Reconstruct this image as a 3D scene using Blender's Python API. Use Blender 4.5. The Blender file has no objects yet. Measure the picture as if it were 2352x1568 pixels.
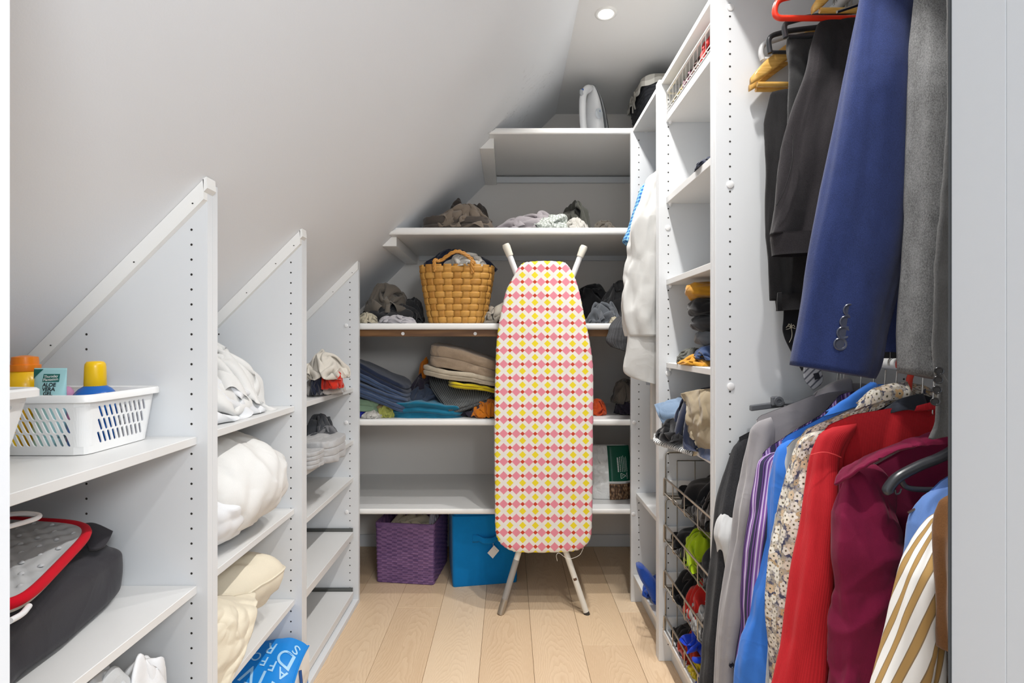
import bpy, bmesh, math, random
import numpy as np
from mathutils import Vector, Matrix

SC = bpy.context.scene
COL = SC.collection
PI = math.pi

# ------------------------------------------------------------------ camera, sky, lights, exposure
EYE = 1.13
FPX = 1176.0                                    # focal length in pixels of a 2352 px wide frame (18 mm lens)
cam_data = bpy.data.cameras.new('camera')
cam_data.sensor_width = 36.0
cam_data.lens = 36.0 * FPX / 2352.0
cam_data.shift_x = 8.0 / 2352.0
cam_data.shift_y = -2.0 / 2352.0
cam_data.clip_start = 0.02
cam = bpy.data.objects.new('camera', cam_data)
cam.location = (0, 0, EYE)
cam.rotation_euler = (PI / 2, 0, 0)
COL.objects.link(cam)
SC.camera = cam

world = bpy.data.worlds.new('world')
SC.world = world
world.use_nodes = True
bg = world.node_tree.nodes.get('Background') or world.node_tree.nodes.new('ShaderNodeBackground')
bg.inputs['Color'].default_value = (0.84, 0.92, 1.0, 1)       # daylight of the landing behind the open door
bg.inputs['Strength'].default_value = 0.8

SC.view_settings.view_transform = 'Standard'
SC.view_settings.look = 'None'
SC.view_settings.exposure = 0.80
SC.view_settings.gamma = 1.0
SC.view_settings.use_curve_mapping = False

LAMP_X = 0.371
CEIL_Z = 2.377
LAMPS = [0.49, 0.97, 1.46, 1.95]                # row of ceiling downlights along the closet
for ly in LAMPS:
    ld = bpy.data.lights.new('downlight_bulb', 'AREA')
    ld.shape = 'DISK'; ld.size = 0.05
    ld.energy = 3.1 if ly < 1.2 or ly > 1.9 else 3.5; ld.spread = math.radians(112)
    ld.color = (1.0, 0.98, 0.95)
    lo = bpy.data.objects.new('downlight_bulb', ld)
    lo.location = (LAMP_X, ly, CEIL_Z - 0.0075)
    COL.objects.link(lo)

# added fill light behind the camera, brightens the left panels through the doorway
ld = bpy.data.lights.new('door_fill_light', 'AREA')
ld.shape = 'DISK'; ld.size = 0.5; ld.energy = 14.5; ld.color = (0.93, 0.965, 1.0)
lo = bpy.data.objects.new('door_fill_light', ld)
lo.location = (0.70, -0.95, 1.75)
lo.rotation_euler = (Vector((-0.75, 1.05, 0.95)) - Vector(lo.location)).to_track_quat('-Z', 'Y').to_euler()
COL.objects.link(lo)

# ------------------------------------------------------------------ numpy gradient noise
_rs = np.random.RandomState(7)
_perm = np.concatenate([_rs.permutation(256)] * 3)
_g = _rs.normal(size=(256, 3)); _g /= np.linalg.norm(_g, axis=1)[:, None]
def noise(p):
    p = np.asarray(p, float)
    i = np.floor(p).astype(int); f = p - i
    u = f * f * f * (f * (f * 6 - 15) + 10)
    i &= 255
    out = 0
    for dx in (0, 1):
        for dy in (0, 1):
            for dz in (0, 1):
                h = _perm[_perm[_perm[i[..., 0] + dx] + i[..., 1] + dy] + i[..., 2] + dz]
                g = _g[h]
                d = g[..., 0] * (f[..., 0] - dx) + g[..., 1] * (f[..., 1] - dy) + g[..., 2] * (f[..., 2] - dz)
                w = (u[..., 0] if dx else 1 - u[..., 0]) * (u[..., 1] if dy else 1 - u[..., 1]) * (u[..., 2] if dz else 1 - u[..., 2])
                out = out + w * d
    return out * 1.5
def noise3(p):
    return np.stack([noise(p), noise(p + 31.7), noise(p + 77.3)], -1)
def creases(p, f, seed, warp=0.6, stretch=(1, 1, 1)):
    """soft bulges parted by sharp valleys and pinched ridges, roughly -1..1"""
    q = np.asarray(p, float) * np.array(stretch) * f + seed * 13.37
    q = q + warp * noise3(q * 0.6)
    a = np.abs(noise(q)); b = np.abs(noise(q * 1.9 + 5.1)); c = noise(q * 0.55 + 9.0)
    r = (1 - np.abs(noise(q * 1.15 + 21.0))) ** 3
    return 1.15 * a ** 0.8 + 0.5 * b - 0.75 + 0.45 * r + 0.35 * c

# ------------------------------------------------------------------ materials
def lin(c):
    if isinstance(c, str):
        c = [int(c[i:i + 2], 16) for i in (0, 2, 4)]
    return tuple(((v / 255) / 12.92 if v / 255 <= 0.04045 else ((v / 255 + 0.055) / 1.055) ** 2.4) for v in c) + (1,)

class E:
    """a shader value that can be written as arithmetic"""
    def __init__(s, t, sock): s.t = t; s.s = sock
    def _m(s, op, *a):
        n = s.t.nodes.new('ShaderNodeMath'); n.operation = op
        for k, v in enumerate((s,) + a):
            if isinstance(v, E): s.t.links.new(v.s, n.inputs[k])
            else: n.inputs[k].default_value = v
        return E(s.t, n.outputs[0])
    def __add__(s, o): return s._m('ADD', o)
    def __radd__(s, o): return s._m('ADD', o)
    def __sub__(s, o): return s._m('SUBTRACT', o)
    def __rsub__(s, o): return s._m('MULTIPLY', -1)._m('ADD', o)
    def __mul__(s, o): return s._m('MULTIPLY', o)
    def __rmul__(s, o): return s._m('MULTIPLY', o)
    def __truediv__(s, o): return s._m('DIVIDE', o)
    def __lt__(s, o): return s._m('LESS_THAN', o)
    def __gt__(s, o): return s._m('GREATER_THAN', o)
    def abs(s): return s._m('ABSOLUTE')
    def frac(s): return s._m('FRACT')
    def floor(s): return s._m('FLOOR')
    def sin(s): return s._m('SINE')
    def pow(s, o): return s._m('POWER', o)
    def max(s, o): return s._m('MAXIMUM', o)
    def min(s, o): return s._m('MINIMUM', o)
    def clamp(s):
        r = s._m('ADD', 0.0); r.s.node.use_clamp = True; return r

class Mat:
    def __init__(s, name, color=(200, 200, 200), rough=0.5, metal=0.0, spec=0.5, **kw):
        s.m = bpy.data.materials.new(name); s.m.use_nodes = True
        s.t = s.m.node_tree; s.b = s.t.nodes['Principled BSDF']
        s.b.inputs['Base Color'].default_value = lin(color)
        s.b.inputs['Roughness'].default_value = rough
        s.b.inputs['Metallic'].default_value = metal
        s.b.inputs['Specular IOR Level'].default_value = spec
        for k, v in kw.items(): s.b.inputs[k.replace('_', ' ')].default_value = v
        s.co = None
    def coord(s, kind='Object'):
        n = s.t.nodes.new('ShaderNodeTexCoord'); return n.outputs[kind]
    def uv(s, scale=(1, 1, 1), kind='Object', rot=(0, 0, 0)):
        n = s.t.nodes.new('ShaderNodeMapping'); n.inputs['Scale'].default_value = scale; n.inputs['Rotation'].default_value = rot
        s.t.links.new(s.coord(kind), n.inputs['Vector']); return n.outputs[0]
    def xyz(s, vec):
        n = s.t.nodes.new('ShaderNodeSeparateXYZ'); s.t.links.new(vec, n.inputs[0])
        return [E(s.t, n.outputs[i]) for i in range(3)]
    def noise(s, vec, scale, detail=2, rough=0.5, dist=0.0):
        n = s.t.nodes.new('ShaderNodeTexNoise'); n.inputs['Scale'].default_value = scale
        n.inputs['Detail'].default_value = detail; n.inputs['Roughness'].default_value = rough; n.inputs['Distortion'].default_value = dist
        if vec is not None: s.t.links.new(vec, n.inputs['Vector'])
        return E(s.t, n.outputs['Fac'])
    def voro(s, vec, scale, feature='F1', out='Distance', rand=1.0):
        n = s.t.nodes.new('ShaderNodeTexVoronoi'); n.feature = feature; n.inputs['Scale'].default_value = scale
        n.inputs['Randomness'].default_value = rand
        if vec is not None: s.t.links.new(vec, n.inputs['Vector'])
        o = n.outputs[out]
        return E(s.t, o) if out == 'Distance' else o
    def mix(s, fac, a, b, mode='MIX'):
        n = s.t.nodes.new('ShaderNodeMix'); n.data_type = 'RGBA'; n.blend_type = mode
        for k, v in ((0, fac), (6, a), (7, b)):
            if isinstance(v, E): s.t.links.new(v.s, n.inputs[k])
            elif isinstance(v, bpy.types.NodeSocket): s.t.links.new(v, n.inputs[k])
            elif k == 0: n.inputs[0].default_value = v
            else: n.inputs[k].default_value = lin(v)
        return n.outputs[2]
    def ramp(s, fac, stops):
        n = s.t.nodes.new('ShaderNodeValToRGB')
        while len(n.color_ramp.elements) > 1: n.color_ramp.elements.remove(n.color_ramp.elements[0])
        n.color_ramp.elements[0].position = stops[0][0]; n.color_ramp.elements[0].color = lin(stops[0][1])
        for p, c in stops[1:]:
            e = n.color_ramp.elements.new(p); e.color = lin(c)
        s.t.links.new(fac.s, n.inputs[0]); return n.outputs[0]
    def base(s, sock):
        s.t.links.new(sock, s.b.inputs['Base Color']); return s
    def link(s, name, e):
        s.t.links.new(e.s if isinstance(e, E) else e, s.b.inputs[name]); return s
    def bump(s, e, strength=0.3, dist=0.002):
        n = s.t.nodes.new('ShaderNodeBump'); n.inputs['Strength'].default_value = strength; n.inputs['Distance'].default_value = dist
        s.t.links.new(e.s, n.inputs['Height']); s.t.links.new(n.outputs[0], s.b.inputs['Normal']); return s

def cloth(name, color, var=0.12, fine=900, bumpy=0.25, sheen=0.25, rough=0.92, dark=None):
    """woven cloth: colour varied slightly by thread, a fine weave bump and sheen"""
    m = Mat(name, color, rough=rough, spec=0.15)
    v = m.uv()
    n1 = m.noise(v, 14, 3); n2 = m.noise(v, fine, 2, 0.7)
    c = lin(color)
    d = dark or tuple(max(0, k * (1 - var * 2.2)) for k in ((int(color[0:2], 16), int(color[2:4], 16), int(color[4:6], 16)) if isinstance(color, str) else color))
    m.base(m.mix((n1 * 0.5 + n2 * 0.7 - 0.1).clamp(), d, color))
    wr = (1.0 - (m.noise(v, 11, 2, 0.5, 0.7) - 0.5).abs() * 2.4).pow(3.0)
    m.bump(wr * 2.2 + n2 * 0.5 * (bumpy * 4) + n1 * 0.25, 0.16, 0.0022)
    m.b.inputs['Sheen Weight'].default_value = sheen
    m.b.inputs['Sheen Roughness'].default_value = 0.5
    return m.m

# ------------------------------------------------------------------ objects
ORG = {}
def P(px, py, Y):
    """the point seen at picture position px, py when it stands Y metres into the closet"""
    return np.array([(px - 1168.0) * Y / FPX, Y, EYE - (py - 782.0) * Y / FPX])
def tag(o, label=None, cat=None, group=None, kind=None):
    if label: o['label'] = label
    if cat: o['category'] = cat
    if group: o['group'] = group
    if kind: o['kind'] = kind
    return o
def thing(name, label, cat, loc, group=None):
    o = bpy.data.objects.new(name, None); COL.objects.link(o)
    o.empty_display_size = 0.02
    o.location = loc; ORG[o.name] = np.array(loc, float)
    return tag(o, label, cat, group)
def raw(name, verts, faces, m, parent=None, smooth=True, loc=None, autosmooth=None):
    verts = np.asarray(verts, float)
    if parent is not None: org = ORG[parent.name]
    else: org = np.array(loc if loc is not None else (0, 0, 0), float)
    me = bpy.data.meshes.new(name)
    me.from_pydata((verts - org).tolist(), [], faces)
    if m is not None:
        for mm in (m if isinstance(m, (list, tuple)) else [m]):
            me.materials.append(mm.m if isinstance(mm, Mat) else mm)
    if smooth: me.polygons.foreach_set('use_smooth', [True] * len(me.polygons))
    me.update()
    o = bpy.data.objects.new(name, me); COL.objects.link(o)
    ORG[o.name] = org
    if parent is not None: o.parent = parent
    else: o.location = org
    if autosmooth:
        md = o.modifiers.new('edges', 'EDGE_SPLIT'); md.split_angle = math.radians(autosmooth)
    return o
class MB:
    """collects simple shapes into ONE mesh"""
    def __init__(s): s.v = []; s.f = []; s.n = 0
    def add(s, v, f):
        v = np.asarray(v, float).reshape(-1, 3)
        s.f += [tuple(i + s.n for i in q) for q in f]; s.v.append(v); s.n += len(v); return s
    def box(s, x, y, z, b=0.0012):
        return s.hull(lambda a: np.array([x[0] + (x[1] - x[0]) * a[:, 0], y[0] + (y[1] - y[0]) * a[:, 1], z[0] + (z[1] - z[0]) * a[:, 2]]).T,
                      (abs(x[1] - x[0]), abs(y[1] - y[0]), abs(z[1] - z[0])), b)
    def hull(s, fn, size, b):
        bx, by, bz = [min(b / max(k, 1e-6), 0.45) for k in size]
        V = []; idx = {}
        for ix in (0, 1):
            for iy in (0, 1):
                for iz in (0, 1):
                    for ax in range(3):
                        p = [ix, iy, iz]
                        q = [(ix + (1 - 2 * ix) * bx), (iy + (1 - 2 * iy) * by), (iz + (1 - 2 * iz) * bz)]
                        q[ax] = p[ax]
                        idx[(ix, iy, iz, ax)] = len(V); V.append(q)
        F = []
        for ax in range(3):
            o1, o2 = [k for k in range(3) if k != ax]
            for sgn in (0, 1):
                ring = []
                for a, b2 in ((0, 0), (1, 0), (1, 1), (0, 1)):
                    c = [0, 0, 0]; c[ax] = sgn; c[o1] = a; c[o2] = b2; ring.append(idx[(*c, ax)])
                F.append(ring)
        for ax in range(3):                       # edges along axis ax
            o1, o2 = [k for k in range(3) if k != ax]
            for a in (0, 1):
                for b2 in (0, 1):
                    c0 = [0, 0, 0]; c1 = [0, 0, 0]; c1[ax] = 1
                    for c in (c0, c1): c[o1] = a; c[o2] = b2
                    F.append([idx[(*c0, o1)], idx[(*c1, o1)], idx[(*c1, o2)], idx[(*c0, o2)]])
        for ix in (0, 1):
            for iy in (0, 1):
                for iz in (0, 1):
                    F.append([idx[(ix, iy, iz, k)] for k in range(3)])
        V = np.array(V)
        cen = np.array([.5, .5, .5])
        G = []
        for f in F:
            p = V[f]; nrm = np.cross(p[1] - p[0], p[2] - p[0])
            G.append(f if np.dot(nrm, p.mean(0) - cen) > 0 else f[::-1])
        return s.add(fn(V), G)
    def grid(s, Pt, closeu=False, closev=False, flip=False, capu=False):
        """Pt (nu, nv, 3)"""
        nu, nv = Pt.shape[:2]; f = []
        for i in range(nu if closeu else nu - 1):
            for j in range(nv if closev else nv - 1):
                a, b, c, d = i * nv + j, ((i + 1) % nu) * nv + j, ((i + 1) % nu) * nv + (j + 1) % nv, i * nv + (j + 1) % nv
                f.append((a, d, c, b) if flip else (a, b, c, d))
        if capu:
            f.append(tuple(range(nv))[::1 if flip else -1] if True else ())
            f.append(tuple((nu - 1) * nv + k for k in range(nv))[::-1 if flip else 1])
        return s.add(Pt.reshape(-1, 3), f)
    def tube(s, pts, r, seg=8, closed=False, cap=True):
        pts = np.asarray(pts, float); n = len(pts)
        r = np.broadcast_to(np.asarray(r, float), (n,))
        if closed: tan = np.roll(pts, -1, 0) - np.roll(pts, 1, 0)
        else: tan = np.gradient(pts, axis=0)
        tan /= np.linalg.norm(tan, axis=1)[:, None] + 1e-12
        up = np.array([0, 0, 1.0]) if abs(tan[0][2]) < 0.9 else np.array([1.0, 0, 0])
        rings = []
        nrm = np.cross(tan[0], up); nrm /= np.linalg.norm(nrm)
        for k in range(n):
            nrm = nrm - tan[k] * np.dot(nrm, tan[k]); nrm /= np.linalg.norm(nrm) + 1e-12
            bi = np.cross(tan[k], nrm)
            a = np.linspace(0, 2 * PI, seg, endpoint=False)
            rings.append(pts[k] + r[k] * (np.cos(a)[:, None] * nrm + np.sin(a)[:, None] * bi))
        return s.grid(np.array(rings), closeu=closed, closev=True, flip=True, capu=cap and not closed)
    def lathe(s, prof, cen, seg=24, sx=1.0, sy=1.0):
        """prof list of (r, z) from bottom to top"""
        a = np.linspace(0, 2 * PI, seg, endpoint=False)
        R = np.array([[[cen[0] + r * sx * math.cos(t), cen[1] + r * sy * math.sin(t), cen[2] + z] for t in a] for r, z in prof])
        return s.grid(R, closev=True, flip=True, capu=True)
    def prism(s, poly, axis, a, b):
        """extrude a 2D polygon along axis (0, 1, 2) from a to b"""
        n = len(poly); V = []
        for h in (a, b):
            for p in poly:
                q = list(p); q.insert(axis, h); V.append(q)
        f = [tuple(range(n)), tuple(range(2 * n - 1, n - 1, -1))]
        f += [(k, n + k, n + (k + 1) % n, (k + 1) % n) for k in range(n)]
        # orient outward
        area = sum(poly[k][0] * poly[(k + 1) % n][1] - poly[(k + 1) % n][0] * poly[k][1] for k in range(n))
        flip = (area > 0) == (axis != 1)
        if (b < a): flip = not flip
        return s.add(V, [q[::-1] for q in f] if flip else f)
    def build(s, name, m, parent=None, smooth=False, loc=None, autosmooth=None):
        return raw(name, np.concatenate(s.v), s.f, m, parent, smooth, loc, autosmooth)
def box(name, x, y, z, m, parent=None, b=0.0012, loc=None):
    return MB().box(x, y, z, b).build(name, m, parent, loc=loc)
def tube(name, pts, r, m, parent=None, seg=10, closed=False, loc=None, cap=True):
    return MB().tube(pts, r, seg, closed, cap).build(name, m, parent, smooth=True, loc=loc, autosmooth=50)
def spline(pts, n=40, closed=False):
    """Catmull-Rom through pts"""
    p = np.asarray(pts, float); k = len(p)
    if closed: q = np.concatenate([p[-1:], p, p[:2]])
    else: q = np.concatenate([2 * p[:1] - p[1:2], p, 2 * p[-1:] - p[-2:-1]])
    m = k if closed else k - 1
    t = np.linspace(0, m, n, endpoint=not closed); i = np.minimum(t.astype(int), m - 1); f = (t - i)[:, None]
    a, b, c, d = q[i], q[i + 1], q[i + 2], q[i + 3]
    return 0.5 * (2 * b + (c - a) * f + (2 * a - 5 * b + 4 * c - d) * f ** 2 + (3 * b - a - 3 * c + d) * f ** 3)
def fillet(pts, r, n=6, closed=False):
    """polyline with rounded corners"""
    p = [np.array(q, float) for q in pts]; out = []
    N = len(p)
    for i in range(N):
        if not closed and i in (0, N - 1): out.append(p[i]); continue
        a, b, c = p[i - 1], p[i], p[(i + 1) % N]
        da, dc = a - b, c - b; la, lc = np.linalg.norm(da), np.linalg.norm(dc)
        rr = min(r, la * 0.48, lc * 0.48)
        A, C_ = b + da / la * rr, b + dc / lc * rr
        for t in np.linspace(0, 1, n): out.append(A * (1 - t) ** 2 + 2 * b * t * (1 - t) + C_ * t * t)
    return np.array(out)
def copy_tree(root, delta, **props):
    r = root.copy(); COL.objects.link(r); r.location = Vector(root.location) + Vector(delta)
    ORG[r.name] = ORG[root.name] + np.array(delta)
    for k, v in props.items(): r[k] = v
    for ch in list(root.children):
        c = ch.copy(); COL.objects.link(c); c.parent = r; ORG[c.name] = ORG[r.name]
        for g in list(ch.children):
            d = g.copy(); COL.objects.link(d); d.parent = c
    return r
# ------------------------------------------------------------------ room shell
BACK_Y = 2.82
RIGHT_X = 1.14
KNEE_X = -1.32
SLOPE = 2.118                                    # sloped ceiling: z = x + SLOPE
FRONT_Y = 0.40                                   # closet side of the doorway wall

def wall_paint(name, color, s=0.12):
    m = Mat(name, color, rough=0.75, spec=0.3)
    v = m.uv()
    m.bump(m.noise(v, 260, 3, 0.6) + m.noise(v, 60, 2) * 0.5, s, 0.001)
    return m
M_wall = wall_paint('wall_paint', (226, 226, 226))
M_slope = Mat('slope_paint', (236, 239, 243), rough=0.72, spec=0.3)
_v = M_slope.uv()
_sc = M_slope.noise(M_slope.uv((3, 14, 9), rot=(0, .4, .3)), 2.2, 2, 0.5)
_x, _y, _z = M_slope.xyz(M_slope.coord('Object'))
_mask = ((_x - 0.06).abs() * 1.2 + (_y - 2.22).abs() * 0.8 + (M_slope.noise(_v, 9, 1) - 0.5) * 0.9) < 0.16
_scuff = (((_sc - 0.5).abs() < 0.004) * _mask).clamp()
M_slope.base(M_slope.mix(_scuff * 0.35, (236, 239, 243), (120, 118, 114)))
M_slope.bump(M_slope.noise(_v, 260, 3, 0.6) + M_slope.noise(_v, 60, 2) * 0.5, 0.12, 0.001)
M_back = wall_paint('back_wall_paint', (230, 225, 219))
M_mel = Mat('white_melamine', (222, 224, 226), rough=0.45, spec=0.35)
_v = M_mel.uv((1, 1, 1)); M_mel.bump(M_mel.noise(_v, 1400, 2, 0.6), 0.05, 0.0005)
M_shelf = Mat('white_shelf_board', (222, 222, 221), rough=0.35, spec=0.4)
M_gloss = Mat('white_gloss_lacquer', (240, 239, 236), rough=0.22, spec=0.5)
M_hole = Mat('drilled_hole', (48, 45, 40), rough=0.9)
M_cap = Mat('white_plastic_cap', (238, 238, 238), rough=0.3)
M_jamb = wall_paint('door_frame_paint', (214, 215, 217), 0.04)
M_edge_shade = Mat('wall_edge_shade', (70, 71, 72), rough=0.7)
M_chrome = Mat('chrome', (196, 194, 190), rough=0.22, metal=1.0)
M_brownwood = Mat('brown_wood', (120, 84, 48), rough=0.5)
_v = M_brownwood.uv((1.5, 20, 20)); M_brownwood.base(M_brownwood.ramp(M_brownwood.noise(_v, 3, 3), [(0.3, (98, 64, 34)), (0.7, (142, 102, 60))]))

def struct(o, kind='structure'):
    o['kind'] = kind; return o
# flat ceiling strip and the big sloped ceiling
cx = CEIL_Z - SLOPE
struct(box('ceiling', (cx - 0.02, RIGHT_X + 0.1), (-0.6, BACK_Y + 0.1), (CEIL_Z, CEIL_Z + 0.08), M_wall))
zk = KNEE_X + SLOPE
o = struct(MB().prism([(cx, CEIL_Z), (KNEE_X, zk), (KNEE_X - 0.08, zk + 0.08), (cx - 0.02, CEIL_Z + 0.08 + 0.06)], 1, FRONT_Y - 0.2, BACK_Y + 0.1).build('ceiling_sloped', M_slope))
struct(box('wall_left', (KNEE_X - 0.1, KNEE_X), (FRONT_Y - 0.2, BACK_Y + 0.1), (-0.02, zk + 0.05), M_wall))
struct(box('wall_right', (RIGHT_X, RIGHT_X + 0.1), (FRONT_Y - 0.2, BACK_Y + 0.1), (-0.02, CEIL_Z + 0.05), M_wall))
struct(box('wall_back', (KNEE_X - 0.1, RIGHT_X + 0.1), (BACK_Y, BACK_Y + 0.1), (-0.02, CEIL_Z + 0.05), M_back))
# doorway wall, opening between the two jambs
JL, JR = -0.3877, 0.3458
f0, f1 = FRONT_Y - 0.14, FRONT_Y
struct(box('wall_front', (JR + 0.02, RIGHT_X + 0.1), (f0, f1 - 0.002), (-0.02, CEIL_Z), M_wall))
struct(MB().prism([(KNEE_X - 0.05, -0.02), (JL - 0.02, -0.02), (JL - 0.02, JL - 0.02 + SLOPE), (KNEE_X - 0.05, zk - 0.05)], 1, f0, f1 - 0.002).build('wall_front', M_wall))
dj = tag(thing('door_1', 'white painted door frame around the closet entrance, both jambs beside the camera', 'door frame', (0, FRONT_Y - 0.07, 0)), kind='structure')
del dj['category']
box('jamb', (JR, JR + 0.02), (0.356, FRONT_Y), (0, 2.2), M_jamb, dj, 0.0005)
box('jamb', (JR, JR + 0.02), (f0 - 0.01, 0.3558), (0, 2.2), M_jamb, dj, 0.0005)
box('jamb', (JL - 0.02, JL), (f0 - 0.01, FRONT_Y), (0, 1.7), M_jamb, dj, 0.002)
box('shade_strip', (JR - 0.0014, JR + 0.012), (FRONT_Y + 0.0002, FRONT_Y + 0.0016), (0, 2.2), M_edge_shade, dj, 0.0003)  # shade on the wall edge, painted as a thin dark strip
# floor boards
M_oak = []
for k, (c0, c1, c2) in enumerate([((214, 187, 155), (203, 172, 138), (226, 201, 170)), ((208, 180, 148), (197, 165, 131), (221, 195, 163)), ((218, 192, 161), (208, 180, 148), (229, 206, 176)), ((212, 183, 149), (200, 169, 135), (224, 198, 165))]):
    m = Mat('oak_board', c0, rough=0.42, spec=0.35)
    oi = m.t.nodes.new('ShaderNodeObjectInfo')
    mp = m.t.nodes.new('ShaderNodeMapping'); m.t.links.new(m.coord('Object'), mp.inputs['Vector'])
    mul = m.t.nodes.new('ShaderNodeVectorMath'); mul.operation = 'SCALE'; mul.inputs[0].default_value = (3.1, 7.7, 1.9)
    m.t.links.new(oi.outputs['Random'], mul.inputs['Scale']); m.t.links.new(mul.outputs[0], mp.inputs['Location'])
    x, y, z = m.xyz(mp.outputs[0])
    # cathedral grain: growth rings of a slightly conical log cut flat
    lx, ly, lz = m.xyz(m.coord('Object'))
    w = m.noise(mp.outputs[0], 3.0, 3, 0.55) - 0.5
    sc = m.t.nodes.new('ShaderNodeMapping'); sc.inputs['Scale'].default_value = (1, 0.16, 1); m.t.links.new(mp.outputs[0], sc.inputs['Vector'])
    w2 = m.noise(sc.outputs[0], 9.0, 3, 0.5) - 0.5
    rr = ((lx * lx) * (30.0 + 8.0 * k) + (ly * (0.55 + 0.12 * k)) + w * 0.34 + w2 * 0.5)
    ring = (rr * 26.0).frac()
    line = (1.0 - ring).pow(2.2)
    fine = m.noise(sc.outputs[0], 260, 2, 0.6)
    fac = (line * 0.42 + fine * 0.55 + w2 * 0.7 - 0.05).clamp()
    m.base(m.mix(fac, c2, c1)); m.bump(fac, 0.08, 0.0006)
    M_oak.append(m)
fl = struct(box('floor', (KNEE_X - 0.1, RIGHT_X + 0.1), (-1.2, BACK_Y), (-0.06, -0.006), Mat('subfloor', (120, 96, 70), rough=0.8)))
PW = 0.187
xe = [-0.287 + PW * k for k in range(-4, 7)]
joints = {-4: 1.1, -3: 1.75, -2: 0.7, -1: 2.168, 0: 0.45, 1: 1.15, 2: 0.9, 3: 1.9, 4: 2.13, 5: 1.4}
for k in range(len(xe) - 1):
    j = joints[k - 4]
    for q, (ya, yb) in enumerate(((-1.2, j), (j, BACK_Y))):
        a, b = xe[k] + 0.0005, xe[k + 1] - 0.0005
        cen = np.array([(a + b) / 2 + 0.02 * math.sin(k * 3 + q), (ya + yb) / 2 + 0.3 * math.sin(k * 5 + q * 2), -0.003])
        ob = MB().box((a, b), (ya + 0.0004, yb - 0.0004), (-0.006, 0.0), 0.0008)
        me = ob.build('plank', M_oak[(k * 3 + q * 2) % 4], fl)
        me.location = cen; me.data.transform(Matrix.Translation(-Vector(cen)))
struct(MB().box((KNEE_X, RIGHT_X), (BACK_Y - 0.014, BACK_Y), (0, 0.066), 0.003).build('baseboard_back', M_mel))

# recessed downlights in the flat ceiling strip (one in view, three nearer the door)
M_ring = Mat('lamp_ring', (232, 232, 230), rough=0.25)
M_bulb = Mat('lamp_glow', (255, 255, 255)); M_bulb.b.inputs['Emission Color'].default_value = (1, 0.98, 0.95, 1); M_bulb.b.inputs['Emission Strength'].default_value = 9.0
lab = ['round recessed ceiling downlight nearest the doorway', 'round recessed ceiling downlight second from the doorway', 'round recessed ceiling downlight third from the doorway', 'small round glowing downlight in the flat ceiling above the top back shelf']
for k, ly in enumerate(LAMPS):
    t = thing('downlight', lab[k], 'ceiling light', (LAMP_X, ly, CEIL_Z), 'row of recessed ceiling downlights')
    MB().lathe([(0.0245, -0.001), (0.027, -0.0045), (0.036, -0.006), (0.041, -0.004), (0.042, 0.0)], (LAMP_X, ly, CEIL_Z), 40).build('ring', M_ring, t, True)
    MB().lathe([(0.0005, -0.0066), (0.018, -0.0064), (0.0235, -0.0058), (0.024, -0.004)], (LAMP_X, ly, CEIL_Z), 32).build('lens', M_bulb, t, True)
# ------------------------------------------------------------------ left shelving under the slope
LX = -0.645                                      # front edge of the left panels
RX = 0.53                                        # front edge of the right panels
L1, L2, L3 = 1.097, 1.598, 2.202                 # near faces of the left uprights
R1, R2, R3 = 1.311, 1.806, 2.215                 # near faces of the right uprights
BT = 0.0186                                      # board thickness
def left_panel(parent, y0, y1, top=0.0):
    return MB().prism([(LX, 0.0), (LX, LX + SLOPE - 0.004), (KNEE_X, KNEE_X + SLOPE - 0.004), (KNEE_X, 0.0)], 1, y0, y1).build('side_panel', M_mel, parent)
def holes(parent, xs, y, z0, z1, zmaxf=None, r=0.0026, face=-1, phase=0.0):
    """two rows of drilled shelf pin holes on the face at y"""
    mb = MB()
    for x in xs:
        z = z0 + phase
        while z < (zmaxf(x) if zmaxf else z1):
            a = np.linspace(0, 2 * PI, 10, endpoint=False)
            ring = np.stack([x + r * np.cos(a), np.full(10, y + face * 0.0004), z + r * np.sin(a)], 1)
            inn = np.stack([x + 0.6 * r * np.cos(a), np.full(10, y + face * 0.0001), z + 0.6 * r * np.sin(a)], 1)
            mb.add(np.concatenate([ring, inn]), [(k, (k + 1) % 10, 10 + (k + 1) % 10, 10 + k) for k in range(10)] + [tuple(range(10, 20))])
            z += 0.032
    o = mb.build('pin_holes', M_hole, parent); o['kind'] = 'stuff'; return o
def cap(parent, x, y, z, r=0.0085):
    a = MB().lathe([(r, 0), (r, 0.002), (r * 0.85, 0.003), (0.001, 0.0031)], (0, 0, 0), 20)
    v = np.concatenate(a.v); v = np.stack([v[:, 0] + x, y - v[:, 2], v[:, 1] + z], 1)
    return raw('screw_cap', v, a.f, M_cap, parent, True, autosmooth=40)
def slope_trim(parent, y, t=0.014, w=0.03):
    """batten that covers the joint between upright and sloped ceiling, with a short return over the front edge"""
    a = [(LX, LX + SLOPE - 0.001), (KNEE_X, KNEE_X + SLOPE - 0.001), (KNEE_X, KNEE_X + SLOPE - w * 1.45), (LX, LX + SLOPE - w * 1.45)]
    MB().prism(a, 1, y - t, y - 0.0002).build('slope_trim', M_gloss, parent)
def trim_return(parent, y0, y1):
    MB().prism([(LX - 0.002, LX + SLOPE - 0.001), (LX + 0.006, LX + SLOPE + 0.004), (LX + 0.008, LX + SLOPE - 0.020), (LX + 0.0002, LX + SLOPE - 0.028)], 1, y0, y1).build('trim_return', M_gloss, parent)
def nails(parent, y, xs):
    mb = MB()
    for x in xs:
        z = x + SLOPE - 0.03; r = 0.0022; a = np.linspace(0, 2 * PI, 8, endpoint=False)
        mb.add(np.stack([x + r * np.cos(a), np.full(8, y - 0.0147), z + r * 0.7 * np.sin(a)], 1), [tuple(range(8))])
    o = mb.build('nail_holes', M_hole, parent); o['kind'] = 'stuff'
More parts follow.
